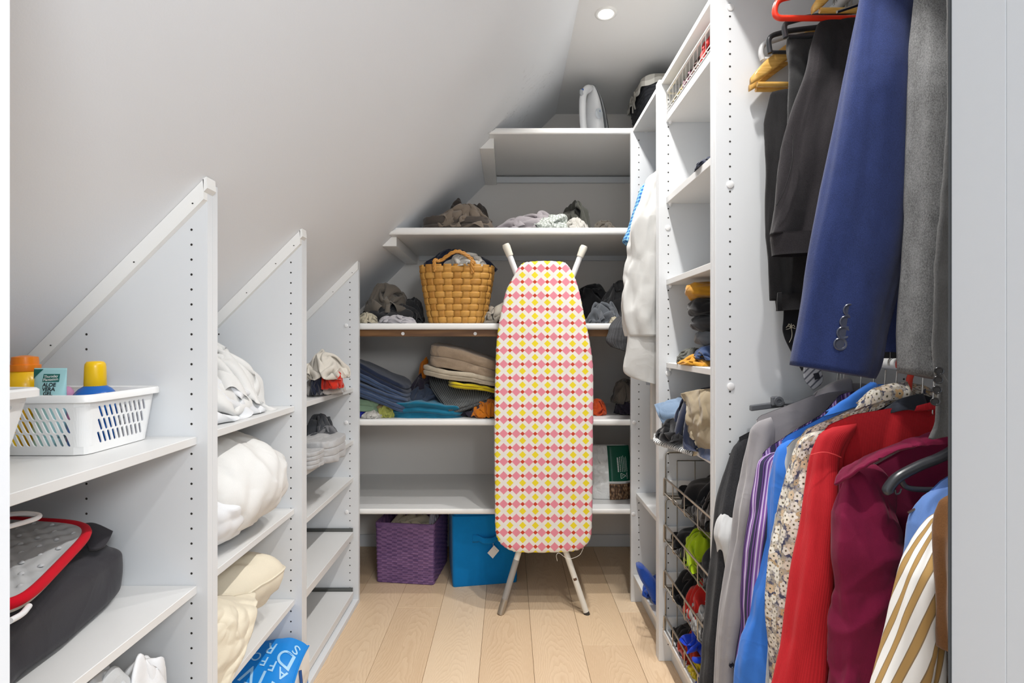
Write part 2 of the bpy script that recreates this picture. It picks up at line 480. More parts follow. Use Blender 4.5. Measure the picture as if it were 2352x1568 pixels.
def left_shelf(parent, y0, y1, ztop, x0=KNEE_X + 0.002, t=0.0175, xf=-0.667):
    return box('shelf', (x0, xf), (y0 + 0.0008, y1 - 0.0008), (ztop - t, ztop), M_shelf, parent, 0.001)

zf = lambda x: x + SLOPE - 0.05
u1 = thing('shelving_unit', 'nearest white shelving bay under the slope, holding plastic baskets and a grey pad', 'shelving', (-0.95, 0.75, 0), 'white shelving bays under the sloped ceiling')
left_panel(u1, L1, L1 + 0.0186); slope_trim(u1, L1); trim_return(u1, L1 - 0.014, L1 + 0.0187)
holes(u1, (-0.679, -0.904), L1, 0.05, 0, zf, phase=0.0055); nails(u1, L1, (-0.668, -0.792, -0.968))
for z in (0.925, 0.606, 0.289): left_shelf(u1, FRONT_Y + 0.005, L1, z)
MB().prism([(LX, 0.0), (LX, 1.2), (KNEE_X, 0.7), (KNEE_X, 0.0)], 1, FRONT_Y + 0.001, FRONT_Y + 0.0045).build('end_panel', M_mel, u1)
u2 = thing('shelving_unit', 'middle white shelving bay under the slope, stuffed with duvets and a cream pillow', 'shelving', (-0.95, 1.36, 0), 'white shelving bays under the sloped ceiling')
left_panel(u2, L1 + 0.0194, L1 + 0.038); left_panel(u2, L2, L2 + 0.0186); slope_trim(u2, L2); trim_return(u2, L2 - 0.014, L2 + 0.0187)
holes(u2, (-0.679, -0.904), L2, 0.05, 0, zf, phase=0.012); nails(u2, L2, (-0.664, -0.72, -0.81))
for z in (0.9265, 0.6075, 0.324): left_shelf(u2, L1 + 0.038, L2, z)
left_shelf(u2, L1 + 0.038, L2, 0.060, t=0.018)
box('plinth', (-0.70, -0.682), (L1 + 0.039, L2 - 0.001), (0, 0.0415), M_mel, u2)
u3 = thing('shelving_unit', 'farthest white shelving bay under the slope, its lower shelves empty, with pull-out trays', 'shelving', (-0.95, 1.92, 0), 'white shelving bays under the sloped ceiling')
left_panel(u3, L2 + 0.0194, L2 + 0.038); left_panel(u3, L3, L3 + 0.0186); slope_trim(u3, L3, 0.012, 0.026)
holes(u3, (-0.682, -0.907), L3, 0.05, 0, zf, phase=0.018); nails(u3, L3, (-0.668, -0.75))
for z in (0.928, 0.703, 0.544): left_shelf(u3, L2 + 0.038, L3, z)
for px, py in ((795, 747), (795, 970), (796, 1175)):
    x, y, z = P(px, py, L3 - 0.001); cap(u3, x, y, z)
M_rail = Mat('steel_runner', (120, 122, 120), rough=0.35, metal=1.0)
for z in (0.3135, 0.058):                        # pull-out trays on steel runners
    tr = box('tray', (KNEE_X + 0.05, -0.663), (L2 + 0.052, L3 - 0.014), (z - 0.028, z), M_shelf, u3, 0.001)
    for yy in (L2 + 0.0395, L3 - 0.0125):
        box('runner', (KNEE_X + 0.06, -0.668), (yy, yy + 0.011), (z - 0.022, z + 0.012), M_rail, tr, 0.001)
box('bottom_board', (KNEE_X, LX), (L2 + 0.039, L3 - 0.001), (0, 0.020), M_mel, u3)
box('rear_post', (-0.90, -0.862), (L3 - 0.16, L3 - 0.13), (0.32, 0.525), M_mel, u3)

# ------------------------------------------------------------------ right side units
TOPZ = 2.05
def right_panel(parent, y0, y1, h=TOPZ):
    return box('side_panel', (RX, RX + 0.60), (y0, y1), (0, h), M_mel, parent, 0.001)
def right_shelf(parent, y0, y1, ztop, t=0.018, xf=0.556):
    return box('shelf', (xf, RX + 0.595), (y0 + 0.0008, y1 - 0.0008), (ztop - t, ztop), M_shelf, parent, 0.001)
def pins(parent, y, zs, x=0.569):
    for z in zs:
        MB().lathe([(0.0035, -0.012), (0.006, -0.004), (0.0065, 0.0)], (x, y - 0.007, z), 12).build('shelf_pin', M_cap, parent, True)
h1 = thing('hanging_unit', 'white open wardrobe at the near right, with two hanging rails full of clothes', 'wardrobe', (0.83, 0.9, 0))
right_panel(h1, R1, R1 + 0.0172)
box('side_panel', (0.60, RX + 0.60), (FRONT_Y + 0.0005, FRONT_Y + 0.0085), (0, TOPZ), M_mel, h1, 0.001)
box('top_board', (RX + 0.012, RX + 0.60), (FRONT_Y + 0.009, R1 - 0.001), (TOPZ - 0.018, TOPZ), M_shelf, h1)
holes(h1, (0.567, 0.567 + 0.445), R1, 0.05, 2.02, phase=0.0215)
for px, py in ((1678, 17), (1677, 424), (1678.5, 887)):
    x, y, z = P(px, py, R1); cap(h1, x, R1, z, 0.0095)
ROD_X, ROD_LO, ROD_HI = 0.83, 1.08, 1.975
M_rod = Mat('white_rail', (232, 232, 230), rough=0.25)
tube('lower_rail', [(ROD_X, FRONT_Y + 0.009, ROD_LO), (ROD_X, R1, ROD_LO)], 0.0125, M_rod, h1, 20)
tube('upper_rail', [(ROD_X, FRONT_Y + 0.009, ROD_HI), (ROD_X, R1, ROD_HI)], 0.0125, M_rod, h1, 20)

h2 = thing('shelf_tower', 'tall white tower of shelves and wire drawers between the hanging clothes and the white shirts', 'wardrobe', (0.83, 1.57, 0))
right_panel(h2, R1 + 0.0178, R1 + 0.035); right_panel(h2, R2, R2 + 0.0172)
box('top_board', (RX + 0.010, RX + 0.60), (R1 + 0.036, R2 - 0.001), (TOPZ - 0.018, TOPZ), M_shelf, h2)
TS = [(1.935, 0.035), (1.635, 0.022), (1.345, 0.019), (1.053, 0.018), (0.806, 0.016)]
for z, t in TS:
    right_shelf(h2, R1 + 0.035, R2, z, t)
    pins(h2, R2, [z - t])
holes(h2, (0.5635, 0.563 + 0.445), R2, 0.05, 2.02, phase=0.009)
for px, py in ((1534, 523), (1535, 857)):
    x, y, z = P(px, py, R2); cap(h2, x, R2, z, 0.0095)
box('bottom_board', (RX + 0.012, RX + 0.595), (R1 + 0.036, R2 - 0.001), (0.10, 0.118), M_shelf, h2)
box('plinth', (RX + 0.045, RX + 0.06), (R1 + 0.036, R2 - 0.001), (0, 0.0995), M_mel, h2)

h3 = thing('narrow_wardrobe', 'narrow white wardrobe next to the back shelves, with white shirts hanging in it', 'wardrobe', (0.83, 2.02, 0))
right_panel(h3, R2 + 0.0178, R2 + 0.035); right_panel(h3, R3, R3 + 0.0172)
box('top_board', (RX + 0.008, RX + 0.60), (R2 + 0.036, R3 - 0.001), (TOPZ - 0.018, TOPZ), M_shelf, h3)
holes(h3, (0.5635, 0.563 + 0.445), R3, 0.05, 2.02, phase=0.0265)
for px, py in ((1484, 301), (1457, 970), (1455, 1180)):
    x, y, z = P(px, py, R3); cap(h3, x, R3, z)
right_shelf(h3, R2 + 0.035, R3, 0.4727, 0.018, 0.551)
box('bottom_board', (RX + 0.010, RX + 0.595), (R2 + 0.036, R3 - 0.001), (0.10, 0.119), M_shelf, h3)
box('plinth', (RX + 0.045, RX + 0.06), (R2 + 0.036, R3 - 0.001), (0, 0.0995), M_mel, h3)
tube('rail', [(ROD_X, R2 + 0.035, 1.86), (ROD_X, R3, 1.86)], 0.0125, M_rod, h3, 20)

# ------------------------------------------------------------------ deep shelves across the back wall
BY = 2.236
def back_shelf(z0, z1, left, label, cut):
    mid = (left + 0.6) / 2
    t = thing('back_shelf', label, 'shelf', (mid, (BY + BACK_Y) / 2, z0), 'deep white shelves across the back wall')
    xr = RX + 0.35
    if cut:                                       # left end cut along the slope
        poly = [(z0 - SLOPE + 0.001, z0), (xr, z0), (xr, z1), (z1 - SLOPE + 0.001, z1)]
    else:
        poly = [(left, z0), (xr, z0), (xr, z1), (left, z1)]
    MB().prism(poly, 1, BY + 0.004, BACK_Y - 0.001).build('board', M_shelf, t)
    # rounded front lip
    prof = [(BY + 0.006, z0), (BY + 0.001, z0 + 0.003), (BY, z0 + 0.007), (BY, z1 - 0.008), (BY + 0.0015, z1 - 0.003), (BY + 0.006, z1)]
    xl = (z0 - SLOPE + 0.002) if cut else left
    R = np.array([[[x, a, b] for a, b in prof] for x in ((xl, xr))])
    if cut: R[0, 3:, 0] = z1 - SLOPE + 0.001
    MB().grid(R, flip=True).build('front_lip', M_gloss, t, True)
    return t
s1 = back_shelf(2.033, 2.0594, 0, 'highest back shelf just below the ceiling, with the white iron', True)
s2 = back_shelf(1.594, 1.624, 0, 'back shelf with taupe and grey clothes lying under the slope', True)
s3 = back_shelf(1.179, 1.206, -0.86, 'back shelf carrying the chip basket, with a brown batten under it', False)
s4 = back_shelf(0.7594, 0.786, -0.86, 'back shelf carrying the folded towels', False)
s5 = back_shelf(0.3717, 0.3953, -0.86, 'lowest back shelf, empty on the left, above the purple and blue boxes', False)
def ztop(px0, px1, Y): return EYE - (px1 - 782) * Y / FPX, EYE - (px0 - 782) * Y / FPX
for s, (a, b), xl in ((s1, (405.5, 419), -0.085), (s2, (586, 598), -0.49)):
    z0, z1 = ztop(a, b, BACK_Y - 0.02)
    box('wall_cleat', (xl, RX + 0.3), (BACK_Y - 0.022, BACK_Y - 0.001), (z0, z1), M_mel, s, 0.002)
def side_cleat(s, x0, x1, y0, y1, zt, h):
    # batten screwed to the slope under the shelf end
    poly = [(x0 + 0.004, zt), (x1, zt), (x1, zt - h), (zt - h - SLOPE + 0.002, zt - h), (zt - SLOPE + 0.002, zt)]
    poly = [(zt - SLOPE + 0.002, zt), (x1, zt), (x1, zt - h), (zt - h - SLOPE + 0.002, zt - h)]
    MB().prism(poly, 1, y0, y1).build('side_cleat', M_gloss, s)
side_cleat(s1, -0.10, -0.065, BY + 0.05, BACK_Y - 0.002, 2.0325, 0.045)
side_cleat(s2, -0.55, -0.50, BY + 0.05, BACK_Y - 0.002, 1.5935, 0.042)
bb = box('batten', (LX - 0.2, RX + 0.3), (BY + 0.03, BY + 0.052), (1.1485, 1.1788), M_brownwood, s3, 0.001)
for px in (925.5, 1091.5):
    x, y, z = P(px, 766, BY + 0.03); cap(s3, x, BY + 0.0299, z, 0.0075)
for s, z in ((s4, 0.7594), (s5, 0.3717)):
    box('wall_cleat', (-0.8, RX + 0.3), (BACK_Y - 0.022, BACK_Y - 0.001), (z - 0.032, z - 0.0005), M_mel, s, 0.002)
# ------------------------------------------------------------------ soft goods toolkit
def gridobj(name, Pt, m, parent=None, closev=False, loc=None, thick=0.0, caps=False, flip=False, u_len=None, v_len=None, subsurf=0):
    """smooth surface from a grid of points (rows i down the cloth, columns j across it), with a UV map in metres"""
    nu, nv = Pt.shape[:2]
    if v_len is None: v_len = np.linalg.norm(np.diff(Pt[:, nv // 4], axis=0), axis=1).sum()
    if u_len is None: u_len = np.linalg.norm(np.diff(Pt[nu // 2], axis=0), axis=1).sum()
    F = []; UV = []
    nj = nv if closev else nv - 1
    for i in range(nu - 1):
        for j in range(nj):
            a, b, c, d = i * nv + j, (i + 1) * nv + j, (i + 1) * nv + (j + 1) % nv, i * nv + (j + 1) % nv
            ua, ub = j / nj * u_len, (j + 1) / nj * u_len; va, vb = i / (nu - 1) * v_len, (i + 1) / (nu - 1) * v_len
            q = [(a, (ua, va)), (b, (ua, vb)), (c, (ub, vb)), (d, (ub, va))]
            if flip: q = q[::-1]
            F.append(tuple(k for k, _ in q)); UV += [k for _, k in q]
    if caps:
        c0 = tuple(range(nv)); c1 = tuple((nu - 1) * nv + k for k in range(nv))
        for c in (c0 if not flip else c0[::-1], c1[::-1] if not flip else c1):
            F.append(c); UV += [(0.01, 0.01)] * nv
    o = raw(name, Pt.reshape(-1, 3), F, m, parent, True, loc)
    uvl = o.data.uv_layers.new(name='UVMap')
    uvl.data.foreach_set('uv', np.array(UV, float).ravel())
    if thick:
        md = o.modifiers.new('thickness', 'SOLIDIFY'); md.thickness = thick; md.offset = 0
    if subsurf:
        md = o.modifiers.new('smooth', 'SUBSURF'); md.levels = subsurf; md.render_levels = subsurf
    return o

def outline(n, e):
    t = np.linspace(0, 2 * PI, n, endpoint=False)
    c, s = np.cos(t), np.sin(t)
    return np.sign(c) * np.abs(c) ** (2 / e), np.sign(s) * np.abs(s) ** (2 / e)
def profile(kind, nv, layers=3, r=0.2, groove=0.05):
    if kind == 'heap':
        p = np.linspace(0, PI / 2, nv); return np.maximum(np.cos(p) ** 0.75, 0.015), np.sin(p) ** 0.95
    if kind in ('blob', 'puff'):
        p = np.linspace(-PI / 2, PI / 2, nv); return np.maximum(np.cos(p) ** 0.8, 0.015), (np.sin(p) + 1) / 2
    if kind == 'box':
        k = nv // 3
        p = np.linspace(0, PI / 2, k)
        s = np.concatenate([np.linspace(0.02, 1 - r, k // 2, endpoint=False), 1 - r + r * np.sin(p), np.ones(k // 2), 1 - r + r * np.cos(p), np.linspace(1 - r, 0.02, k // 2 + 1)[1:]])
        z = np.concatenate([np.zeros(k // 2), r * (1 - np.cos(p)), np.linspace(r, 1 - r, k // 2 + 2)[1:-1], 1 - r + r * np.sin(p), np.ones(k // 2)])
        return s, z
    if kind == 'layers':
        S = list(np.linspace(0.02, 1 - groove, 5)); Z = [0] * 5
        q = max(4, nv // layers)
        for l in range(layers):
            p = np.linspace(-PI / 2, PI / 2, q)
            S += list(1 - groove + groove * np.cos(p) ** 0.7); Z += list((l + 0.5 + 0.5 * np.sin(p)) / layers)
        S += list(np.linspace(1 - groove, 0.02, 10)[1:]); Z += [1] * 9
        return np.array(S), np.array(Z)
def soft(name, m, cen, size, parent=None, label=None, cat=None, group=None, kind='heap', e=2.3, rot=0.0, seed=1, amp=0.012, f=14,
         stretch=(1, 1, 1), n=96, nv=44, warp=None, layers=3, groove=0.05, r=0.2, tilt=(0, 0), floor=True, wob=0.0, **kw):
    """a heap, pad or folded stack of cloth resting on z = cen[2]; size = half width, half depth, height"""
    if kind in ('heap', 'blob'):
        return crumpled(name, m, cen, size, parent, label, cat, group, rot, seed, warp=warp, tilt=tilt, e=e, **kw)
    if floor is None: floor = True
    a, b, H = size
    ox, oy = outline(n, e); s, z = profile(kind, nv, layers, r, groove)
    X = a * ox[None, :] * s[:, None]; Y = b * oy[None, :] * s[:, None]; Z = np.repeat(H * z[:, None], n, 1)
    Q = np.stack([X, Y, Z], -1)
    if wob:                                       # each layer slips a little
        sh = noise3(np.stack([z * layers * 1.3, z * 0 + seed * 3.1, z * 0], -1)) * wob
        Q[..., :2] += sh[:, None, :2]
    D = np.stack([X / a, Y / b, (Z - H * 0.35) / H], -1); D /= np.linalg.norm(D, axis=-1)[..., None] + 1e-9
    d = creases(Q, f, seed, stretch=stretch)
    Q = Q + D * (amp * d)[..., None]
    if warp: Q = warp(Q)
    Q[..., 2] += Q[..., 0] * tilt[0] + Q[..., 1] * tilt[1]
    c, sn = math.cos(rot), math.sin(rot)
    R = np.stack([Q[..., 0] * c - Q[..., 1] * sn, Q[..., 0] * sn + Q[..., 1] * c, Q[..., 2]], -1)
    if floor: R[..., 2] = np.maximum(R[..., 2], 0.0)
    R = R + np.array(cen)
    R[..., 2] = np.minimum(R[..., 2], R[..., 0] + SLOPE - 0.012)
    o = gridobj(name, R, m, parent, closev=True, loc=None if parent else cen, caps=True, flip=True, u_len=2 * PI * (a + b) / 2, v_len=H + a)
    return tag(o, label, cat, group)
# crumpled cloth: a square sheet gathered onto a heap and relaxed as a particle cloth (stretch, shear, bend, self contact)
def crumple(seed, n=40, L=3.2, hz=0.7, steps=80, bend=0.25, e=2.3, grav=0.01, core=0.72, thick=0.055, iters=4, freq=5.0, rough=0.12, hold=0.15):
    rs = np.random.RandomState(seed)
    g = (np.arange(n) / (n - 1) - 0.5) * L
    h = L / (n - 1)
    X, Y = np.meshgrid(g, g, indexing='ij')
    p = np.stack([X, Y, 0 * X], -1)
    k = rs.normal(size=(7, 2)) * 2.2 / L * 2; ph = rs.rand(7) * 6.28
    U, V = X / L * 2, Y / L * 2
    rad = np.maximum(np.abs(U), np.abs(V)); ln = np.hypot(U, V) + 1e-9
    f_ = 0.5 + 0.5 * rad / ln
    U, V = U * rad / ln, V * rad / ln               # square sheet gathered onto a round heap
    r = np.hypot(U, V)
    p[..., 0], p[..., 1] = U, V
    p[..., 2] = hz * 0.9 * np.sqrt(np.maximum(0, 1 - r ** 2.2))
    def wav():
        o = 0
        for j in range(9):
            a_ = rs.normal(size=2) * freq; o = o + np.sin(U * a_[0] + V * a_[1] + rs.rand() * 6.28)
        return o / 3
    p = p + np.stack([wav(), wav(), wav() * 0.8], -1) * rough
    p[..., 2] = np.maximum(p[..., 2], 0.01)
    q = p.copy()
    sets = []
    def addset(di, dj, st, rest):
        for ph_ in (0, 1):
            a = [slice(0, n - di), slice(0, n - dj)] if dj >= 0 else [slice(0, n - di), slice(-dj, n)]
            b = [slice(di, n), slice(dj, n)] if dj >= 0 else [slice(di, n), slice(0, n + dj)]
            sets.append((tuple(a), tuple(b), st, rest, di, dj, ph_))
    addset(1, 0, 1, h); addset(0, 1, 1, h); addset(1, 1, .35, h * 2 ** .5); addset(1, -1, .35, h * 2 ** .5); addset(2, 0, bend, 2 * h); addset(0, 2, bend, 2 * h)
    iu = np.arange(n * n); gi, gj = iu // n, iu % n
    near = (np.abs(gi[:, None] - gi[None]) <= 1) & (np.abs(gj[:, None] - gj[None]) <= 1)
    II, JJ = np.meshgrid(np.arange(n), np.arange(n), indexing='ij')
    for s in range(steps):
        v = (p - q) * 0.94; q = p.copy()
        p = p + v; p[..., 2] -= grav * 0.12
        R = 1.0
        Hh = hz
        for it in range(iters):
            for a, b, st, rest, di, dj, ph_ in sets:
                A, B = p[a], p[b]
                d = B - A; l = np.sqrt((d * d).sum(-1)) + 1e-9
                c = (st * 0.5 * (l - rest) / l)
                if st < 1 and di + abs(dj) == 2 and (di == 2 or dj == 2): c = np.where(l < rest, c, 0 * c + c)
                par = ((II[a] // max(di, 1)) if di else (JJ[a] // max(abs(dj), 1))) % 2 == ph_
                d = d * (c * par)[..., None]
                p[a] += d; p[b] -= d
        if s > steps * 0.15 and s % 3 == 0:
            f = p.reshape(-1, 3).astype(np.float32)
            sq = (f * f).sum(1)
            D2 = sq[:, None] + sq[None] - 2 * f @ f.T
            ii, jj = np.nonzero((D2 < thick ** 2) & ~near)
            d = f[ii] - f[jj]; l = np.sqrt((d * d).sum(1)) + 1e-6
            push = d * (0.4 * (thick - l) / l)[:, None]
            acc = np.zeros_like(f); cnt = np.zeros(len(f))
            np.add.at(acc, ii, push); np.add.at(cnt, ii, 1)
            p += (acc / np.maximum(cnt, 1)[:, None] * 1.6).reshape(p.shape)
        # confinement
        rr = ((np.abs(p[..., 0]) / R) ** e + (np.abs(p[..., 1]) / R) ** e + (np.maximum(p[..., 2], 0) / Hh) ** e) ** (1 / e)
        k_ = np.where(rr > 1, 1 / rr, 1)[..., None]
        p = p * (1 + (k_ - 1) * 0.35)
        ce = core
        ri = ((np.abs(p[..., 0]) / ce) ** 2 + (np.abs(p[..., 1]) / ce) ** 2 + (np.maximum(p[..., 2], 0) / (Hh * ce)) ** 2) ** 0.5
        ins = ri < 1
        up = p / np.maximum(ri, .05)[..., None]; 
        p = np.where(ins[..., None], p + (up - p) * np.array([.35, .35, 1.0]) * .6 , p)
        fl = p[..., 2] < 0
        p[..., 2] = np.maximum(p[..., 2], 0)
        q = np.where(fl[..., None], q + (p - q) * 0.5, q)
    return p

def norm_proto(p):
    f = p.reshape(-1, 3); lo, hi = f.min(0), f.max(0)
    q = (p - (lo + hi) / 2) / ((hi - lo) / 2); q[..., 2] = (p[..., 2] - lo[2]) / (hi[2] - lo[2]); return q
PROTO = [norm_proto(crumple(**k)) for k in (
    dict(seed=2, L=4.0, bend=0.5), dict(seed=3, L=3.6, hz=0.8), dict(seed=4, L=5.0), dict(seed=6, L=4.6, hz=1.0, freq=8),
    dict(seed=9, L=4.2, hz=0.9, bend=0.6), dict(seed=12, L=4.0, freq=4), dict(seed=15, L=4.6, hz=0.8), dict(seed=21, L=4.4, hz=0.9, freq=7),
    dict(seed=31, L=3.7, bend=0.8, core=0.85, rough=0.16, hz=0.8, freq=4), dict(seed=35, L=3.9, bend=0.8, core=0.85, rough=0.16, hz=0.9, freq=3))]
def crumpled(name, m, cen, size, parent=None, label=None, cat=None, group=None, rot=0.0, seed=1, proto=None, turn=None, warp=None, tilt=(0, 0), e=2.3, sub=1, fine=0.0, **kw):
    a, b, H = size
    p = PROTO[(seed if proto is None else proto) % len(PROTO)].copy()
    k = turn if turn is not None else (seed * 7 // 3) % 4
    c, s = math.cos(k * PI / 2 + 0.0), math.sin(k * PI / 2)
    p = np.stack([p[..., 0] * c - p[..., 1] * s, p[..., 0] * s + p[..., 1] * c, p[..., 2]], -1)
    if seed % 2: p[..., 0] *= -1
    if e > 2.6:                                   # squarer outline
        r = np.hypot(p[..., 0], p[..., 1]) + 1e-9; mx = np.maximum(np.abs(p[..., 0]), np.abs(p[..., 1])) + 1e-9
        p[..., :2] *= (1 + 0.75 * (r / mx - 1))[..., None]; p[..., :2] = np.clip(p[..., :2], -1.03, 1.03)
    Q = p * np.array([a, b, H])
    if fine: Q = Q + fine * noise3(Q * 40 + seed)
    if warp: Q = warp(Q)
    Q[..., 2] += Q[..., 0] * tilt[0] + Q[..., 1] * tilt[1]
    c, sn = math.cos(rot), math.sin(rot)
    R = np.stack([Q[..., 0] * c - Q[..., 1] * sn, Q[..., 0] * sn + Q[..., 1] * c, np.maximum(Q[..., 2], 0)], -1) + np.array(cen)
    R[..., 2] = np.minimum(R[..., 2], R[..., 0] + SLOPE - 0.012)
    o = gridobj(name, R, m, parent, loc=None if parent else cen, u_len=2.4 * (a + b), v_len=2.4 * (a + b), subsurf=sub)
    return tag(o, label, cat, group)
def heap(name, label, cat, m, box, zb, Y, ry, group=None, parent=None, **kw):
    """heap that spans picture columns x0..x1 and rises to row yt when it stands at depth Y on height zb"""
    x0, x1, yt = box
    cx = ((x0 + x1) / 2 - 1168) * Y / FPX
    a = (x1 - x0) / 2 * Y / FPX
    H = EYE - (yt - 782) * Y / FPX - zb
    return soft(name, m, (cx, Y, zb), (a, ry, H), parent=parent, label=label, cat=cat, group=group, **kw)
def rows_tube(name, m, Y, rows, parent, ry=0.025, seed=1, amp=0.006, f=16, nu=70, n=56, stretch=(1, 1, 0.35), dY=None, e=2.4, thick=0.0, caps=False, twist=0.0, hem=0.0, pleat=None, dome=0.0):
    """sleeve or leg: an open cloth tube whose silhouette runs through rows of (y, x left, x right) at depth Y"""
    rows = np.array(rows, float)
    t = np.linspace(0, 1, nu); tk = (rows[:, 0] - rows[0, 0]) / (rows[-1, 0] - rows[0, 0])
    def ip(v):
        sp = spline(np.stack([tk, v], 1), 300); return np.interp(t, sp[:, 0], sp[:, 1])
    xl, xr = ip(rows[:, 1]), ip(rows[:, 2])
    yy = rows[0, 0] + t * (rows[-1, 0] - rows[0, 0])
    Yc = Y + (np.interp(t, np.linspace(0, 1, len(dY)), dY) if dY is not None else 0 * t)
    ryv = np.interp(t, np.linspace(0, 1, len(ry)), ry) if isinstance(ry, (list, tuple)) else np.full(nu, ry)
    if dome:                                      # rounded shoulder: the tube closes towards its right side
        ds = np.clip(t * (rows[-1, 0] - rows[0, 0]) / dome, 0, 1); ds = np.sqrt(np.maximum(1 - (1 - ds) ** 2, 0.0004))
        xl = xr - (xr - xl) * ds; ryv = ryv * ds * np.clip(0.45 + t * 2.2, 0, 1); caps = True
        Yc = Yc + 0.016 * np.clip(1 - t / 0.3, 0, 1)
    cx = ((xl + xr) / 2 - 1168) * Yc / FPX; rx = (xr - xl) / 2 * Yc / FPX
    zc = EYE - (yy - 782) * Yc / FPX
    ox, oy = outline(n, e)
    Q = np.stack([cx[:, None] + rx[:, None] * ox, Yc[:, None] + ryv[:, None] * oy, np.repeat(zc[:, None], n, 1) + hem * (t ** 4)[:, None] * ox], -1)
    D = np.stack([np.repeat(ox[None], nu, 0), np.repeat(oy[None], nu, 0), 0 * Q[..., 0]], -1)
    D /= np.linalg.norm(D, axis=-1)[..., None] + 1e-9
    if pleat:
        th = np.linspace(0, 2 * PI, n, endpoint=False)
        for cnt, am, ph in pleat:
            wv = np.sin(cnt * th[None] + ph + 1.1 * noise(np.stack([t * 2.2, t * 0 + seed * 2.7, t * 0 + ph], -1))[:, None] * 2)
            Q = Q + D * (am * (np.abs(wv) ** 1.4 * np.sign(wv)) * np.minimum(1, t[:, None] * 6))[..., None]
    q = Q.copy(); q[..., 0] += twist * (q[..., 2] - q[0, 0, 2])
    env = np.minimum(1, np.sin(PI * np.clip(t * 0.96 + 0.03, 0, 1)) * 3)
    Q = Q + D * (amp * env[:, None] * creases(q, f, seed, stretch=stretch))[..., None]
    return gridobj(name, Q, m, parent, closev=True, thick=thick, caps=caps, flip=False)
def body(name, m, Y, shoulder, zhem, parent, d=0.02, seed=1, amp=0.006, f=10, nu=50, hem_in=0.0, stretch=(1, 1, 0.2)):
    """front and back of a garment: hangs from the picture polyline shoulder [(x, y), ...] (left tip to neck), mirrored about the rail"""
    sh = np.array([P(x, y, Y) for x, y in shoulder])
    left = sh[:, [0, 2]]
    neck = left[-1]
    right = np.array([[2 * max(ROD_X, neck[0]) - x, z] for x, z in left[::-1]])
    line = np.concatenate([left, right]); 
    t = np.linspace(0, 1, 60)
    L = np.concatenate([[0], np.cumsum(np.linalg.norm(np.diff(line, axis=0), axis=1) + 1e-6)]); L /= L[-1]
    tx = np.interp(t, L, line[:, 0]); tz = np.interp(t, L, line[:, 1])
    tx = np.clip(tx, None, RIGHT_X - 0.03)
    v = np.linspace(0, 1, nu) ** 1.3
    cols = np.concatenate([np.arange(60), np.arange(59, -1, -1)])
    side = np.concatenate([-np.ones(60), np.ones(60)])
    edge = np.sin(PI * np.clip(t, 0.0, 1.0)) ** 0.25
    Q = np.zeros((nu, 120, 3))
    for k, (c, s) in enumerate(zip(cols, side)):
        z = tz[c] + v * (zhem - tz[c])
        dd = d * edge[c] * (1 - np.exp(-(tz[c] - z) / 0.05))
        Q[:, k, 0] = tx[c] + hem_in * v * (0.5 - t[c]); Q[:, k, 1] = Y + s * (dd + 0.0015); Q[:, k, 2] = z
    fold = creases(Q, f, seed, stretch=stretch)
    Q[..., 1] += side[None, :] * amp * fold * np.minimum(1, v * 5)[:, None]
    return gridobj(name, Q, m, parent, closev=True, flip=False)
def flap(name, m, pts, parent, thick=0.002, amp=0.002, f=20, seed=1, nu=24, nv=24):
    """a small free piece of cloth through a coarse net of 3D points"""
    A = np.array(pts, float)
    B = np.stack([spline(A[i], nv) for i in range(A.shape[0])])
    C = np.stack([spline(B[:, j], nu) for j in range(nv)], 1)
    nrm = np.cross(C[-1, 0] - C[0, 0], C[0, -1] - C[0, 0]); nrm /= np.linalg.norm(nrm) + 1e-9
    C = C + nrm * (amp * creases(C, f, seed))[..., None]
    return gridobj(name, C, m, parent, thick=thick)
def button(parent, c, nrm, r, m, name='button'):
    """four-hole button with a raised rim, facing nrm"""
    prof = [(0.0008, 0.0008), (r * 0.62, 0.0008), (r * 0.7, 0.0016), (r * 0.9, 0.002), (r, 0.001), (r * 0.98, -0.0005)]
    mb = MB(); mb.lathe(prof[::-1], (0, 0, 0), 24)
    for sx in (-1, 1):
        for sy in (-1, 1):
            mb.lathe([(r * 0.1, 0.0006), (r * 0.1, 0.00095)], (sx * r * 0.24, sy * r * 0.24, 0), 8)
    v = np.concatenate(mb.v)
    q = Vector((0, 0, 1)).rotation_difference(Vector(nrm))
    v = np.array([q @ Vector(k) for k in v]) + np.array(c)
    return raw(name, v, mb.f, m, parent, True, autosmooth=35)
def text(name, body_, size, origin, ux, uy, m, parent, align='CENTER', depth=0.0003, bold=0.0, bend=None):
    """flat lettering: ux, uy are the reading direction and the up direction of the letters"""
    cu = bpy.data.curves.new(name, 'FONT'); cu.body = body_; cu.size = size; cu.align_x = align; cu.align_y = 'CENTER'
    cu.offset = bold; cu.resolution_u = 5; cu.space_line = 0.85
    ob = bpy.data.objects.new(name, cu)
    me = bpy.data.meshes.new_from_object(ob)
    v = np.array([p.co[:] for p in me.vertices]); f = [tuple(p.vertices) for p in me.polygons]
    bpy.data.objects.remove(ob); bpy.data.meshes.remove(me); bpy.data.curves.remove(cu)
    if len(v) == 0: return None
    ux, uy, o = (np.array(k, float) for k in (ux, uy, origin))
    nz = np.cross(ux, uy)
    w = o + v[:, :1] * ux + v[:, 1:2] * uy + nz * depth
    if bend: w = bend(w)
    return raw(name, w, f, m, parent, False)
def hanger_hook(parent, x, y, zr, ztop, m, r=0.0016, rr=0.0145):
    """wire hook over the rail"""
    a = np.linspace(-0.35 * PI, 1.12 * PI, 22)
    arc = np.stack([x + rr * np.cos(a), np.full(22, y), zr + 0.002 + rr * np.sin(a)], 1)[::-1]
    low = np.array([[x + 0.004, y, zr - 0.022], [x, y, ztop]])
    return tube('hook', spline(np.concatenate([arc, low]), 50), r, m, parent, 8)
